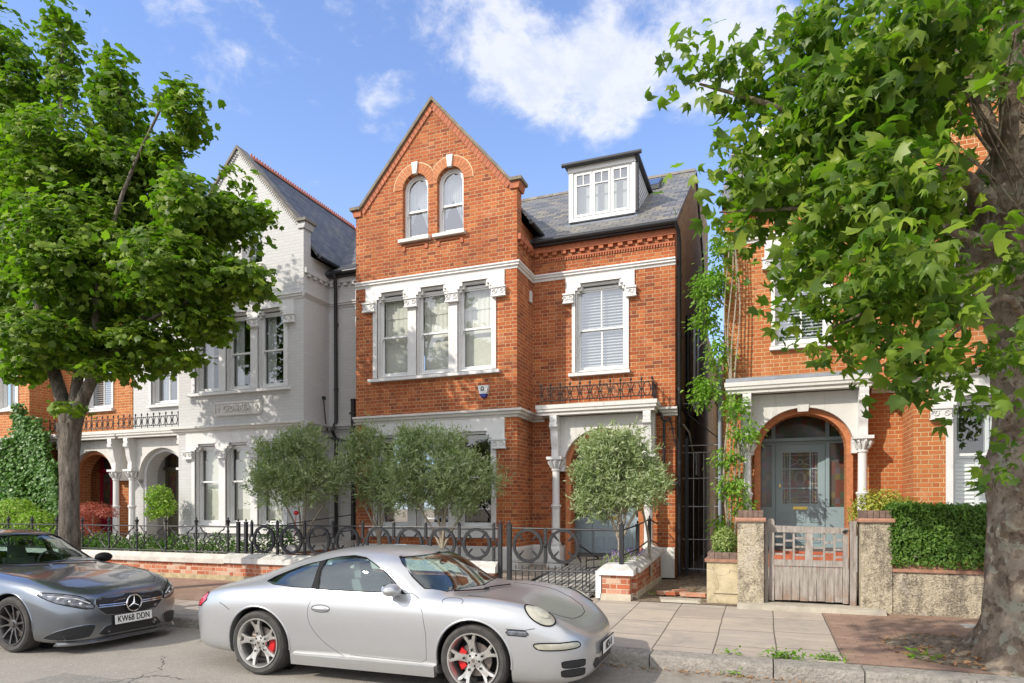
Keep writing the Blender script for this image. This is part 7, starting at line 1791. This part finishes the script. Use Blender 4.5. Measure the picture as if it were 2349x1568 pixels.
def build_car(root, tab, paint, windows, screen, rear, door, wells, cav, glassmat='carglass', door_far=True):
    solid = tmpobj(loft_solid(tab)); ref = refdata(solid); bvh = ref[0]
    cavity = tmpobj(loft_solid(tab, 60, 22, inset=.035, x0=cav[0], x1=cav[1], zfloor=.30))
    shell = dupl(solid); boolop(shell, cavity, 'DIFFERENCE')
    for (x, r) in wells:
        for sg in (-1, 1):
            c = MB(); c.lathe([(0, 0), (r, 0), (r, sg * .50), (0, sg * .50)], (x, sg * .56, .335), 'y', 48); c = tmpobj(c); boolop(shell, c, 'DIFFERENCE', False)
            # flatten the arch towards the ground
            c = MB(); c.box(x - r, x + r, min(sg * .56, sg * 1.06), max(sg * .56, sg * 1.06), -.1, .32); c = tmpobj(c); boolop(shell, c, 'DIFFERENCE', False)
    g_out = tmpobj(loft_solid(tab, 90, 30, inset=.007)); g_in = tmpobj(loft_solid(tab, 90, 30, inset=.012)); boolop(g_out, g_in, 'DIFFERENCE', False)
    doors = []
    for sg in ((-1, 1) if door_far else (-1,)):
        a, b = sorted((sg * .45, sg * 1.1)); p = prism(door, 'y', a, b); d = dupl(shell); boolop(d, p, 'INTERSECT', False)
        p = prism(scaleloop(door, .0045), 'y', a, b); boolop(shell, p, 'DIFFERENCE', False); doors.append(d)
    panes = []
    for name, loop in windows:
        for sg in (-1, 1):
            a, b = sorted((sg * .30, sg * 1.1)); p = prism(loop, 'y', a, b); boolop(shell, p, 'DIFFERENCE')
            for d in doors: boolop(d, p, 'DIFFERENCE') if (d is doors[0]) == (sg == -1) else None
            q = prism(scaleloop(loop, .012), 'y', a, b); g = dupl(g_out); boolop(g, q, 'INTERSECT', False); bpy.data.objects.remove(p); panes.append((name, g))
    for name, (loop, a, b) in (('windscreen', screen), ('rear_window', rear)):
        p = prism(loop, 'x', a, b); boolop(shell, p, 'DIFFERENCE', False); q = prism(scaleloop(loop, .014), 'x', a, b); g = dupl(g_out); boolop(g, q, 'INTERSECT', False); panes.append((name, g))
    body = finish(shell, 'body', paint, root, ref)
    for d in doors: finish(d, 'door', paint, root, ref)
    for name, g in panes: finish(g, name, M[glassmat], root, None)
    bpy.data.objects.remove(g_out); bpy.data.objects.remove(cavity); bpy.data.objects.remove(solid)
    # wheel arch liners
    for (x, r) in wells:
        for sg in (-1, 1):
            c = MB(); a0, a1 = R(-12), R(192); c.lathe([(r + .004, sg * .02), (r + .004, sg * .24), (r - .004, sg * .245), (r - .004, sg * .02)], (x, sg * .56, .335), 'y', 30, a0, a1); c.lathe([(.0, 0), (r - .004, 0)], (x, sg * .575, .335), 'y', 30); c.build('arch_liner', M['trim'], root)
            q = []
            for t in np.linspace(R(-8), R(188), 33):
                loc, nn, fi, di = bvh.ray_cast(Vector((x + (r + .004) * math.cos(t), sg * 1.5, .335 + (r + .004) * math.sin(t))), Vector((0, -sg, 0)))
                if loc is not None and abs(loc.y) > .5: q.append(loc - Vector((0, sg * .003, 0)))
            if len(q) > 3: mb_ = MB(); mb_.tube(q, .011, 8); mb_.build('arch_lip', paint, root, smooth=60)
    # cabin floor and dark underside
    c = MB(); c.box(cav[0] + .1, cav[1] - .1, -.62, .62, .31, .33); c.build('cabin_floor', M['cabin'], root)
    return body, doors, bvh
def edge_tube(edge, r, n=5, closed=True):
    mb = MB(); mb.tube(edge, r, n, closed=closed); return mb
def line_on(bvh, pts, o_y, d, r=.0035, off=.0):
    mb = MB(); q = []
    for i in range(len(pts) - 1):
        for j in range(8):
            t = j / 8; a = [pts[i][k] + (pts[i + 1][k] - pts[i][k]) * t for k in (0, 1, 2)]; loc, nn, fi, di = bvh.ray_cast(Vector(a), Vector(d).normalized())
            if loc is not None: q.append(loc)
    if len(q) > 2: mb.tube(q, r, 5)
    return mb
def seat(x, y, z=.34, s_=1.0):
    mb = MB(); mb.hexa([(x - .25, y - .24, z), (x + .25, y - .23, z + .02), (x + .25, y + .23, z + .02), (x - .25, y + .24, z), (x - .25, y - .24, z + .15), (x + .26, y - .22, z + .20), (x + .26, y + .22, z + .20), (x - .25, y + .24, z + .15)])
    mb.hexa([(x - .34, y - .22, z + .16), (x - .20, y - .24, z + .14), (x - .20, y + .24, z + .14), (x - .34, y + .22, z + .16), (x - .50, y - .19, z + .66), (x - .40, y - .19, z + .66), (x - .40, y + .19, z + .66), (x - .50, y + .19, z + .66)])
    mb.hexa([(x - .50, y - .12, z + .67), (x - .42, y - .12, z + .67), (x - .42, y + .12, z + .67), (x - .50, y + .12, z + .67), (x - .53, y - .10, z + .83), (x - .46, y - .10, z + .83), (x - .46, y + .10, z + .83), (x - .53, y + .10, z + .83)]); return mb

# ---- silver coupe
sc_ = thing('sports_coupe', (0, 0, 0), 'silver two door sports coupe with five spoke wheels and red brake calipers', 'car')
PT = [(1.135, .27, .24, .27, .38, .24, .46, .18, .49, .12, .495, .06, .50, .50), (1.095, .20, .45, .48, .40, .44, .51, .33, .54, .22, .545, .1, .55, .55), (1.00, .16, .63, .66, .44, .62, .575, .5, .615, .35, .61, .18, .61, .61),
      (.85, .14, .745, .775, .48, .75, .66, .63, .72, .42, .675, .2, .66, .665), (.60, .13, .81, .845, .52, .83, .76, .71, .845, .48, .755, .22, .735, .74), (.30, .13, .845, .875, .55, .875, .81, .745, .905, .52, .82, .25, .81, .81),
      (0, .14, .855, .885, .56, .89, .84, .755, .92, .55, .855, .28, .86, .865), (-.22, .15, .845, .88, .56, .89, .835, .775, .905, .58, .89, .30, .90, .915), (-.48, .15, .83, .875, .56, .885, .825, .79, .90, .67, .97, .44, 1.06, 1.095),
      (-.80, .15, .825, .87, .56, .88, .815, .80, .895, .74, 1.07, .56, 1.225, 1.27), (-1.10, .15, .82, .865, .56, .875, .815, .80, .895, .76, 1.12, .60, 1.285, 1.32), (-1.40, .15, .82, .865, .56, .875, .815, .80, .90, .76, 1.13, .60, 1.295, 1.33),
      (-1.80, .15, .83, .87, .56, .885, .83, .795, .915, .745, 1.11, .58, 1.27, 1.30), (-2.15, .16, .85, .888, .57, .905, .85, .78, .935, .70, 1.065, .52, 1.195, 1.225), (-2.45, .17, .87, .905, .58, .915, .86, .755, .95, .62, 1.015, .44, 1.10, 1.125),
      (-2.80, .18, .86, .895, .58, .895, .855, .72, .925, .55, .955, .35, .985, 1.0), (-3.10, .19, .815, .85, .57, .845, .815, .67, .875, .5, .89, .3, .905, .91), (-3.30, .21, .745, .785, .54, .765, .755, .6, .805, .42, .815, .25, .82, .825),
      (-3.45, .25, .60, .64, .50, .61, .67, .48, .71, .34, .725, .18, .73, .73), (-3.53, .32, .42, .44, .48, .40, .59, .32, .62, .22, .63, .1, .63, .63)]
PT = [((r[0] - .035 * (r[0] + 1) - .05 * max(0, r[0]),) + tuple(r[1:])) if r[0] > -1 else r for r in PT]
door = smoothloop([(-1.60, .90), (-1.74, .84), (-1.81, .72), (-1.80, .58), (-1.70, .44), (-1.52, .315), (-1.35, .285)], 4)[:25] + [(-1.2, .28), (-.9, .278), (-.56, .275), (-.515, .30), (-.505, .55), (-.54, .75), (-.60, .87), (-.68, .905), (-1.0, .905)]
qw = [(-2.42, .955), (-2.36, 1.0), (-2.22, 1.055), (-2.05, 1.115), (-1.90, 1.155), (-1.785, 1.18), (-1.775, .91), (-2.05, .918), (-2.30, .932)]
dg_ = [(-1.76, .908), (-1.765, 1.187), (-1.60, 1.222), (-1.43, 1.238), (-1.28, 1.222), (-1.14, 1.165), (-.99, 1.085), (-.84, .97), (-.76, .905), (-1.2, .905)]
ws = [(-.735, .955), (-.66, .925), (0, .92), (.66, .925), (.735, .955), (.70, 1.06), (.625, 1.18), (.55, 1.235), (0, 1.25), (-.55, 1.235), (-.625, 1.18), (-.70, 1.06)]
rw2 = [(-.46, 1.03), (.46, 1.03), (.42, 1.17), (.36, 1.20), (-.36, 1.20), (-.42, 1.17)]
body, doors, bvh = build_car(sc_, PT, M['silver'], [('quarter_window', qw), ('door_window', dg_)], (ws, -.98, .15), (rw2, -2.75, -1.85), door, [(-.035, .372), (-2.43, .375)], (-2.75, -.12))
for x, W_2 in ((-.035, .235), (-2.43, .30)):
    for sg in (-1, 1): wheel(sc_, x, sg * (.872 - W_2 / 2 - (.012 if x > -1 else -.015)), .332, .332, W_2, .250, 'five', sg, turn=(7 if x == 0 else 10) * -sg)
FR = ((0, 0, 0), (1, 0, 0), (0, 0, 1), (0, 1, 0))
def side_patch(loop, mat, name, off=.003, dome=0, ringr=0, d=(0, 1, 0), o=(0, -1.4, 0), u=(1, 0, 0), v=(0, 0, 1), both=True, ringmat='trim', parent=None, car=None, bv=None):
    for sg in ((-1, 1) if both else (-1,)):
        f = lambda t: (t[0], t[1] * -sg, t[2])
        mb, e = patch(bv or bvh, loop, (o[0], o[1] * -sg, o[2]), f(u), v, f(d), off, 5, dome); ob = mb.build(name, M[mat], parent or car or sc_, smooth=60, recalc=False)
        # faces outward
        if ringr: edge_tube(e, ringr).build('lamp_seal' if 'light' in name or 'lamp' in name else 'seal', M[ringmat], ob)
# lamps
nrm_ = lambda a: tuple(Vector(a).normalized())
hl = [(.115 * math.cos(t) * 1.35, .085 * math.sin(t) * 1.35) for t in np.linspace(0, 2 * math.pi, 29)[:-1]]
dd_ = Vector((-.62, .55, -.56)).normalized(); uu_ = dd_.cross(Vector((0, 0, 1))).normalized(); vv_ = uu_.cross(dd_).normalized()
if vv_.z < 0: vv_ = -vv_
ctr = Vector((.53, -.70, .735)) - dd_ * .6
# tilt the oval so that it leans along the wing
ang = R(38); loop = []
for a, b in [(.094 * math.cos(t), .150 * math.sin(t)) for t in np.linspace(0, 2 * math.pi, 31)[:-1]]: loop.append((a * math.cos(ang) - b * math.sin(ang) * 1, a * math.sin(ang) * 1 + b * math.cos(ang)))
for sg in (-1, 1):
    m_ = lambda q: Vector((q[0], q[1] * -sg, q[2]))
    lp = [(a, b) for a, b in loop]
    mb, e = patch(bvh, lp, m_(ctr), m_(uu_) , vv_, m_(dd_), .004, 6, .022); h = mb.build('headlight', M['clear_lens'], sc_, smooth=60, recalc=False)
    edge_tube(e, .008).build('lamp_seal', M['trim'], h)
    mb, e = patch(bvh, [(a * .5, b * .5) for a, b in lp], m_(ctr), m_(uu_), vv_, m_(dd_), .027, 4, .004); mb.build('lens_element', M['clear_lens'], h, smooth=60, recalc=False)
side_patch([(-3.02, .66), (-2.90, .735), (-2.93, .80), (-3.02, .80), (-3.12, .74), (-3.22, .66), (-3.14, .645)], 'red_lens', 'tail_light', .006, .008, .005, d=nrm_((.35, .9, 0)), o=(-.45, -1.3, 0))
side_patch([(.31, .592), (.47, .585), (.495, .605), (.47, .632), (.31, .636), (.29, .615)], 'lamp_lens', 'side_marker', .004, .003, .004)
side_patch(smoothloop([(-.20, -.005), (-.05, -.008), (.12, .0), (.17, .02), (.13, .055), (-.05, .055), (-.22, .052), (-.25, .03)], 3), 'clear_lens', 'fog_lamp', .004, .004, .006, d=nrm_((-.72, .70, 0)), o=(.74 + .72, -.68 - .70, .475), u=nrm_((.70, .72, 0)))
for k_, (z0, z1) in enumerate(((.225, .285), (.305, .365))):
    side_patch(smoothloop([(-.10, z0), (.10, z0), (.12, (z0 + z1) / 2), (.10, z1), (-.11, z1), (-.13, (z0 + z1) / 2)], 3), 'mesh_grille', 'air_intake', .003, 0, .004, d=nrm_((-.80, .60, 0)), o=(.80 + .80, -.60 - .60, 0), u=nrm_((.60, .80, 0)))
mb, e = patch(bvh, [(-.36, .235), (.36, .235), (.42, .285), (.36, .335), (-.36, .335), (-.42, .285)], (2, 0, 0), (0, 1, 0), (0, 0, 1), (-1, 0, 0), .003); h = mb.build('air_intake', M['mesh_grille'], sc_, recalc=False)
# filler flap, bonnet line, bumper line, wiper
for cx_, cy_, r_1, r_2 in ((-.245, -1.31, .105, .06),):
    pts = []
    for t in np.linspace(0, 2 * math.pi, 37)[:-1]:
        loc, nn, fi, di = bvh.ray_cast(Vector((cx_ + r_1 * math.cos(t), -1.31, 1.15 + r_2 * math.sin(t))), Vector((0, .85, -.52)).normalized())
        if loc is not None: pts.append(loc)
    if len(pts) > 8: edge_tube(pts, .0028).build('filler_flap_seam', M['trim'], sc_)
def seam(pts, d, r=.0032, name='panel_seam'):
    mb = line_on(bvh, pts, 0, d, r)
    if mb.v: mb.build(name, M['trim'], sc_)
seam([(-.20, -.60, 2), (.1, -.60, 2), (.35, -.56, 2), (.54, -.48, 2), (.68, -.38, 2), (.745, -.22, 2), (.765, 0, 2), (.745, .22, 2), (.68, .38, 2), (.54, .48, 2), (.35, .56, 2), (.1, .60, 2), (-.20, .60, 2)], (0, 0, -1))
for sg in (-1, 1):
    seam([(.29, sg * 1.5, .645), (.46, sg * 1.5, .640), (.56, sg * 1.5, .66)], (0, -sg, 0)); seam([(-2.78, sg * 1.5, .66), (-2.86, sg * 1.5, .70), (-2.94, sg * 1.5, .73)], (0, -sg, 0))
    mb = MB(); mb.hexa([(-2.02, sg * .80, .15), (-.42, sg * .80, .15), (-.42, sg * .86, .15), (-2.02, sg * .87, .15), (-2.02, sg * .80, .26), (-.42, sg * .80, .26), (-.42, sg * .872, .25), (-2.02, sg * .885, .25)]); mb.build('sill', M['silver'], sc_, smooth=30)
    # handle
    hd = MB(); y = sg * .868; pts = [(-1.76, y, .725), (-1.72, y + sg * .022, .726), (-1.66, y + sg * .026, .727), (-1.60, y + sg * .022, .724), (-1.57, y, .72)]; hd.tube(pts, [.012, .014, .015, .014, .010], 8)
    dr_ = doors[0] if sg == -1 else doors[1]; hd.build('handle', M['silver'], dr_, smooth=50)
    mb, e = patch(bvh, [(-1.665 + .105 * math.cos(t), .725 + .036 * math.sin(t)) for t in np.linspace(0, 2 * math.pi, 25)[:-1]], (0, sg * 1.5, 0), (1, 0, 0), (0, 0, 1), (0, -sg, 0), .0008); edge_tube(e, .003).build('handle_recess', M['trim'], dr_)
    # mirror
    mr = MB(); mx, my, mz = -.84, sg * .91, .945
    mr.sphere((mx, my, mz), (.085, .115, .062), 18, 12); mr.tube([(mx + .02, sg * .78, .895), (mx + .02, my - sg * .03, .925)], [.030, .026], 8); m1 = mr.build('door_mirror', M['silver'], sc_, smooth=60)
    mg = MB(); mg.lathe([(0, -.083), (.05, -.080), (.052, -.06)], (mx, my, mz), 'x', 16); mg.build('mirror_glass', M['chrome'], m1)
    tri_ = MB(); mb, e = patch(bvh, [(-.86, .905), (-.74, .900), (-.93, 1.01)], (0, sg * 1.5, 0), (1, 0, 0), (0, 0, 1), (0, -sg, 0), .003); mb.build('mirror_base', M['trim'], sc_)
    # black seals round the side glass
    for lp_ in (qw, dg_):
        mb, e = patch(bvh, lp_, (0, sg * 1.5, 0), (1, 0, 0), (0, 0, 1), (0, -sg, 0), 0); edge_tube(e, .006).build('window_seal', M['trim'], sc_)
    mb, e = patch(bvh, [(-1.815, .912), (-1.74, .908), (-1.735, 1.195), (-1.82, 1.172)], (0, sg * 1.5, 0), (1, 0, 0), (0, 0, 1), (0, -sg, 0), .005); mb.build('window_pillar', M['trim'], sc_)
mb, e = patch(bvh, ws, (2, 0, 0), (0, 1, 0), (0, 0, 1), (-1, 0, 0), -.001); edge_tube(e, .008).build('windscreen_seal', M['trim'], sc_)
mb = MB()
for (a, b) in (((-.16, -.15, .925), (-.33, -.62, .99)), ((-.13, .40, .92), (-.20, -.18, .96))):
    A_, B_ = Vector(a), Vector(b); pts = []
    for t in np.linspace(0, 1, 9):
        q = A_.lerp(B_, t); loc, nn, fi, di = bvh.ray_cast(Vector((q.x, q.y, 2)), Vector((0, 0, -1))); pts.append((loc + nn * .016) if loc else q)
    mb.tube(pts, .007, 5)
mb.build('wiper', M['trim'], sc_)
numberplate(sc_, 'NK54 U', (1.035, -.0, .405), 0)
for x, y in ((-1.02, -.37), (-1.02, .37)): seat(x, y, .33).build('seat', M['seat'], sc_, smooth=40)
mb = MB(); mb.hexa([(-.62, -.68, .5), (-.15, -.60, .5), (-.15, .60, .5), (-.62, .68, .5), (-.66, -.66, .83), (-.28, -.56, .87), (-.28, .56, .87), (-.66, .66, .83)]); mb.build('dashboard', M['cabin'], sc_, smooth=40)
mb = MB(); mb.tube([(-.80 - .05 * math.sin(t), .37 + .18 * math.cos(t), .84 + .17 * math.sin(t)) for t in np.linspace(0, 2 * math.pi, 25)[:-1]], .014, 8, closed=True); mb.tube([(-.80, .20, .84), (-.80, .54, .84)], .012, 6); mb.build('steering_wheel', M['cabin'], sc_, smooth=50)
mb = MB(); mb.sphere((-.74, 0, 1.15), (.022, .085, .03), 12, 8); mb.build('rear_view_mirror', M['trim'], sc_, smooth=60)
sc_.location = (-2.43, 6.27, 0); sc_.rotation_euler = (0, 0, R(1.0))

# ---- dark grey saloon
ms = thing('saloon_car', (0, 0, 0), 'dark grey four door saloon with a star badge on its black grille', 'car')
MT = [(.885, .17, .32, .35, .38, .33, .52, .27, .575, .18, .585, .1, .59, .59), (.845, .13, .54, .57, .40, .54, .58, .44, .64, .3, .65, .15, .655, .655), (.72, .12, .76, .80, .43, .77, .63, .64, .72, .42, .725, .2, .735, .735),
      (.5, .12, .855, .885, .47, .875, .70, .755, .80, .5, .795, .25, .805, .805), (.2, .13, .885, .91, .51, .91, .76, .79, .87, .55, .865, .28, .875, .875), (-.2, .14, .89, .92, .54, .925, .80, .80, .915, .56, .915, .3, .925, .925),
      (-.62, .15, .885, .92, .55, .925, .83, .805, .945, .62, .965, .35, .975, .98), (-.98, .15, .88, .915, .55, .92, .84, .805, .965, .70, 1.10, .46, 1.185, 1.21), (-1.35, .15, .88, .915, .55, .92, .84, .805, .975, .71, 1.23, .54, 1.375, 1.39),
      (-1.75, .15, .88, .915, .55, .92, .845, .805, .985, .71, 1.27, .56, 1.42, 1.435), (-2.3, .15, .88, .915, .55, .92, .855, .80, .995, .71, 1.27, .56, 1.41, 1.425), (-2.8, .16, .885, .92, .56, .92, .865, .79, 1.01, .66, 1.19, .5, 1.31, 1.33),
      (-3.2, .17, .875, .905, .58, .905, .87, .76, 1.01, .6, 1.065, .42, 1.095, 1.10), (-3.5, .19, .82, .855, .58, .855, .85, .7, .965, .55, .995, .35, 1.0, 1.0), (-3.75, .24, .70, .745, .56, .73, .79, .58, .885, .45, .905, .25, .91, .91), (-3.84, .34, .45, .5, .54, .46, .69, .38, .77, .3, .785, .15, .79, .79)]
mdoor = [(-.55, .28), (-.52, .55), (-.56, .80), (-.66, .96), (-1.0, .985), (-1.72, 1.0), (-1.76, .6), (-1.74, .28)]
mw1 = [(-1.02, 1.0), (-1.2, 1.12), (-1.42, 1.24), (-1.62, 1.305), (-1.72, 1.32), (-1.74, 1.02)]; mw2 = [(-1.82, 1.02), (-1.80, 1.325), (-2.2, 1.335), (-2.55, 1.29), (-2.85, 1.19), (-3.0, 1.08), (-2.98, 1.04)]
mws = [(-.68, 1.005), (0, .985), (.68, 1.005), (.64, 1.12), (.54, 1.30), (.46, 1.335), (0, 1.35), (-.46, 1.335), (-.54, 1.30), (-.64, 1.12)]
mrw = [(-.50, 1.10), (.50, 1.10), (.44, 1.30), (-.44, 1.30)]
bodym, mdoors, mbv = build_car(ms, MT, M['grey_paint'], [('front_side_window', mw1), ('rear_side_window', mw2)], (mws, -1.5, -.35), (mrw, -3.3, -2.6), mdoor, [(0, .375), (-2.84, .375)], (-3.0, -.5), glassmat='carglass')
for x in (0, -2.84):
    for sg in (-1, 1): wheel(ms, x, sg * (.905 - .125), .335, .335, .24, .245, 'ten', sg, turn=9)
mk = dict(car=ms, bv=mbv)
def fpatch(loop, mat, name, off=.003, dome=0, rr=0, rm='trim', parent=None):
    mb, e = patch(mbv, loop, (2, 0, 0), (0, 1, 0), (0, 0, 1), (-1, 0, 0), off, 5, dome); ob = mb.build(name, M[mat], parent or ms, smooth=60, recalc=False)
    if rr: edge_tube(e, rr).build('surround', M[rm], ob)
    return ob, e
gr, e = fpatch([(-.47, .565), (-.42, .475), (-.35, .42), (-.2, .402), (.2, .402), (.35, .42), (.42, .475), (.47, .565), (.465, .615), (.40, .635), (.0, .648), (-.40, .635), (-.465, .615)], 'mesh_grille', 'grille', .003, 0, .008, 'grey_paint')
def onfront(y, z, off, bv=mbv):
    loc, nn, fi, di = bv.ray_cast(Vector((2, y, z)), Vector((-1, 0, 0))); return Vector((loc.x + off, y, z)) if loc else Vector((.88 + off, y, z))
for sg in (-1, 1):
    mb = MB(); bar = [onfront(sg * y, .525 + (y - .08) * .03, .016) for y in np.linspace(.09, .44, 8)]
    mb.tube([b + Vector((0, 0, .012)) for b in bar], .008, 6); mb.tube([b - Vector((0, 0, .012)) for b in bar], .008, 6); mb.build('grille_bar', M['chrome'], gr, smooth=50)
st = MB(); xs_ = .905
st.tube([(xs_ + .012, .102 * math.cos(t), .525 + .102 * math.sin(t)) for t in np.linspace(0, 2 * math.pi, 33)[:-1]], .0095, 8, closed=True)
for k in range(3):
    a = R(90 + 120 * k); c_, s2 = math.cos(a), math.sin(a)
    st.add([(xs_ + .024, 0, .525), (xs_ + .010, .012 * -s2, .525 + .012 * c_), (xs_ + .014, .098 * c_, .525 + .098 * s2), (xs_ + .010, .012 * s2, .525 - .012 * c_), (xs_ - .0, 0, .525)], [(0, 1, 2), (0, 2, 3), (4, 2, 1), (4, 3, 2), (0, 3, 4, 1)])
    st.add([(xs_ + .020, 0, .525), (xs_ + .010, .028 * math.cos(a + R(60)), .525 + .028 * math.sin(a + R(60))), (xs_ + .010, .028 * math.cos(a - R(60)), .525 + .028 * math.sin(a - R(60)))], [(0, 1, 2)])
sb = st.build('star_badge', M['chrome'], gr, smooth=30)
mb = MB(); mb.lathe([(0, 0), (.098, 0), (.098, -.04)], (xs_ + .004, 0, .525), 'x', 30); mb.build('badge_disc', M['trim'], sb)
fpatch([(-.44, .205), (-.36, .285), (-.28, .30), (.28, .30), (.36, .285), (.44, .205), (.36, .175), (-.36, .175)], 'mesh_grille', 'air_intake', .003, 0, .006, 'grey_paint')
for sg in (-1, 1):
    dq = Vector((-.80, -sg * -1 * .60 * -1, 0)); 
    d_ = Vector((-.78, -sg * .62, 0)).normalized(); u_ = Vector((-.62 * sg * sg, .78 * sg, 0)).normalized()     # u runs from the nose to the side
    o_ = Vector((.66, sg * .66, 0)) - d_ * 1.0
    lp = [(-.26, .525), (-.22, .60), (-.12, .665), (.0, .695), (.13, .715), (.27, .725), (.30, .70), (.22, .655), (.10, .605), (-.06, .555), (-.18, .52)]
    mb, e = patch(mbv, smoothloop(lp, 3), o_, u_, (0, 0, 1), d_, .004, 6, .008); h = mb.build('headlight', M['lamp_lens'], ms, smooth=60, recalc=False); edge_tube(e, .006).build('lamp_seal', M['trim'], h)
    pj = MB()
    for uu in (-.13, -.02, .09):
        p = o_ + u_ * uu + Vector((0, 0, .585 + (uu + .13) * .32)); loc, nn, fi, di = mbv.ray_cast(p, d_)
        if loc: pj = MB(); pj.sphere(tuple(loc + nn * (.002 if nn.dot(d_) < 0 else -.002)), (.020, .020, .020), 10, 8); pj.build('projector_lens', M['chrome'], h, smooth=60)
    lp2 = [(-.22, .655 - .06), (-.10, .655), (.05, .685), (.2, .70)]
    q = []
    for a, b in lp2:
        loc, nn, fi, di = mbv.ray_cast(o_ + u_ * a + Vector((0, 0, b - .012)), d_)
        if loc: q.append(loc - d_ * .012)
    if len(q) > 2: edge_tube(q, .007, closed=False).build('light_strip', M['plate_w'], h)
    lp = smoothloop([(-.20, .185), (.0, .170), (.20, .185), (.23, .215), (.10, .285), (-.08, .325), (-.26, .325), (-.25, .25)], 3)
    mb, e = patch(mbv, lp, o_, u_, (0, 0, 1), d_, .003); h = mb.build('air_intake', M['mesh_grille'], ms, recalc=False); edge_tube(e, .006).build('intake_trim', M['grey_paint'], h)
    lp = [(-.25, .34), (-.02, .335), (.06, .32), (.24, .20)]
    # front lip blade
sp = MB()
for (z0, z1, off) in ((.105, .145, .02),):
    pts = []
    ys = np.linspace(-.80, .80, 33); ring_ = []
    for y in ys:
        loc, nn, fi, di = mbv.ray_cast(Vector((2, y, .20)), Vector((-1, 0, 0))); x = loc.x if loc else .5
        ring_.append(x)
    vs = []
    for y, x in zip(ys, ring_): vs += [(x - .06, y, z0), (x + off, y, z0), (x + off + .003, y, z0 + .018), (x - .01, y, z1)]
    sp.add(vs, [(i * 4 + j, i * 4 + (j + 1) % 4, (i + 1) * 4 + (j + 1) % 4, (i + 1) * 4 + j) for i in range(32) for j in range(4)] + [(0, 1, 2, 3), (128, 131, 130, 129)])
sp.build('front_splitter', M['grey_paint'], ms, smooth=40)
numberplate(ms, 'KW68 DDN', (.912, -.0, .345), 0, pitch=R(-4))
for sg in (-1, 1):
    mr = MB(); mx, my, mz = -.92, sg * .98, .985; mr.sphere((mx, my, mz), (.09, .13, .072), 16, 10); mr.tube([(mx + .02, sg * .84, .955), (mx + .02, my - sg * .04, .965)], [.03, .026], 8); m1 = mr.build('door_mirror', M['trim'] if sg > 0 else M['grey_paint'], ms, smooth=60)
    for lp_ in (mw1, mw2):
        mb, e = patch(mbv, lp_, (0, sg * 1.5, 0), (1, 0, 0), (0, 0, 1), (0, -sg, 0), 0); edge_tube(e, .007).build('window_seal', M['trim'], ms)
def mseam(pts, d, r=.0035):
    mb = line_on(mbv, pts, 0, d, r)
    if mb.v: mb.build('panel_seam', M['trim'], ms)
mseam([(-.62, -.74, 2), (-.2, -.76, 2), (.3, -.70, 2), (.58, -.60, 2), (.70, -.45, 2)], (0, 0, -1)); mseam([(-.62, .74, 2), (-.2, .76, 2), (.3, .70, 2), (.58, .60, 2), (.70, .45, 2)], (0, 0, -1))
mb, e = patch(mbv, mws, (2, 0, 0), (0, 1, 0), (0, 0, 1), (-1, 0, 0), -.001); edge_tube(e, .010).build('windscreen_seal', M['trim'], ms)
mb = MB()
for (a, b) in (((-.58, -.05, 1.0), (-.72, -.62, 1.1)), ((-.56, .60, 1.0), (-.62, .02, 1.1))):
    A_, B_ = Vector(a), Vector(b); pts = []
    for t in np.linspace(0, 1, 9):
        q = A_.lerp(B_, t); loc, nn, fi, di = mbv.ray_cast(Vector((q.x, q.y, 2)), Vector((0, 0, -1))); pts.append((loc + nn * .015) if loc else q)
    mb.tube(pts, .007, 5)
mb.build('wiper', M['trim'], ms)
for x, y in ((-1.45, -.38), (-1.45, .38)): seat(x, y, .34).build('seat', M['seat'], ms, smooth=40)
seat(-2.35, 0, .36).build('rear_seat', M['seat'], ms, smooth=40)
mb = MB(); mb.hexa([(-1.0, -.74, .5), (-.55, -.70, .5), (-.55, .70, .5), (-1.0, .74, .5), (-1.05, -.72, .92), (-.68, -.62, .95), (-.68, .62, .95), (-1.05, .72, .92)]); mb.build('dashboard', M['cabin'], ms, smooth=40)
mb = MB(); mb.tube([(-1.18 - .05 * math.sin(t), .38 + .18 * math.cos(t), .93 + .17 * math.sin(t)) for t in np.linspace(0, 2 * math.pi, 25)[:-1]], .014, 8, closed=True); mb.build('steering_wheel', M['cabin'], ms, smooth=50)
mb = MB(); mb.sphere((-1.15, 0, 1.25), (.022, .1, .035), 12, 8); mb.build('rear_view_mirror', M['trim'], ms, smooth=60)
ms.location = (-8.33, 6.02, 0)
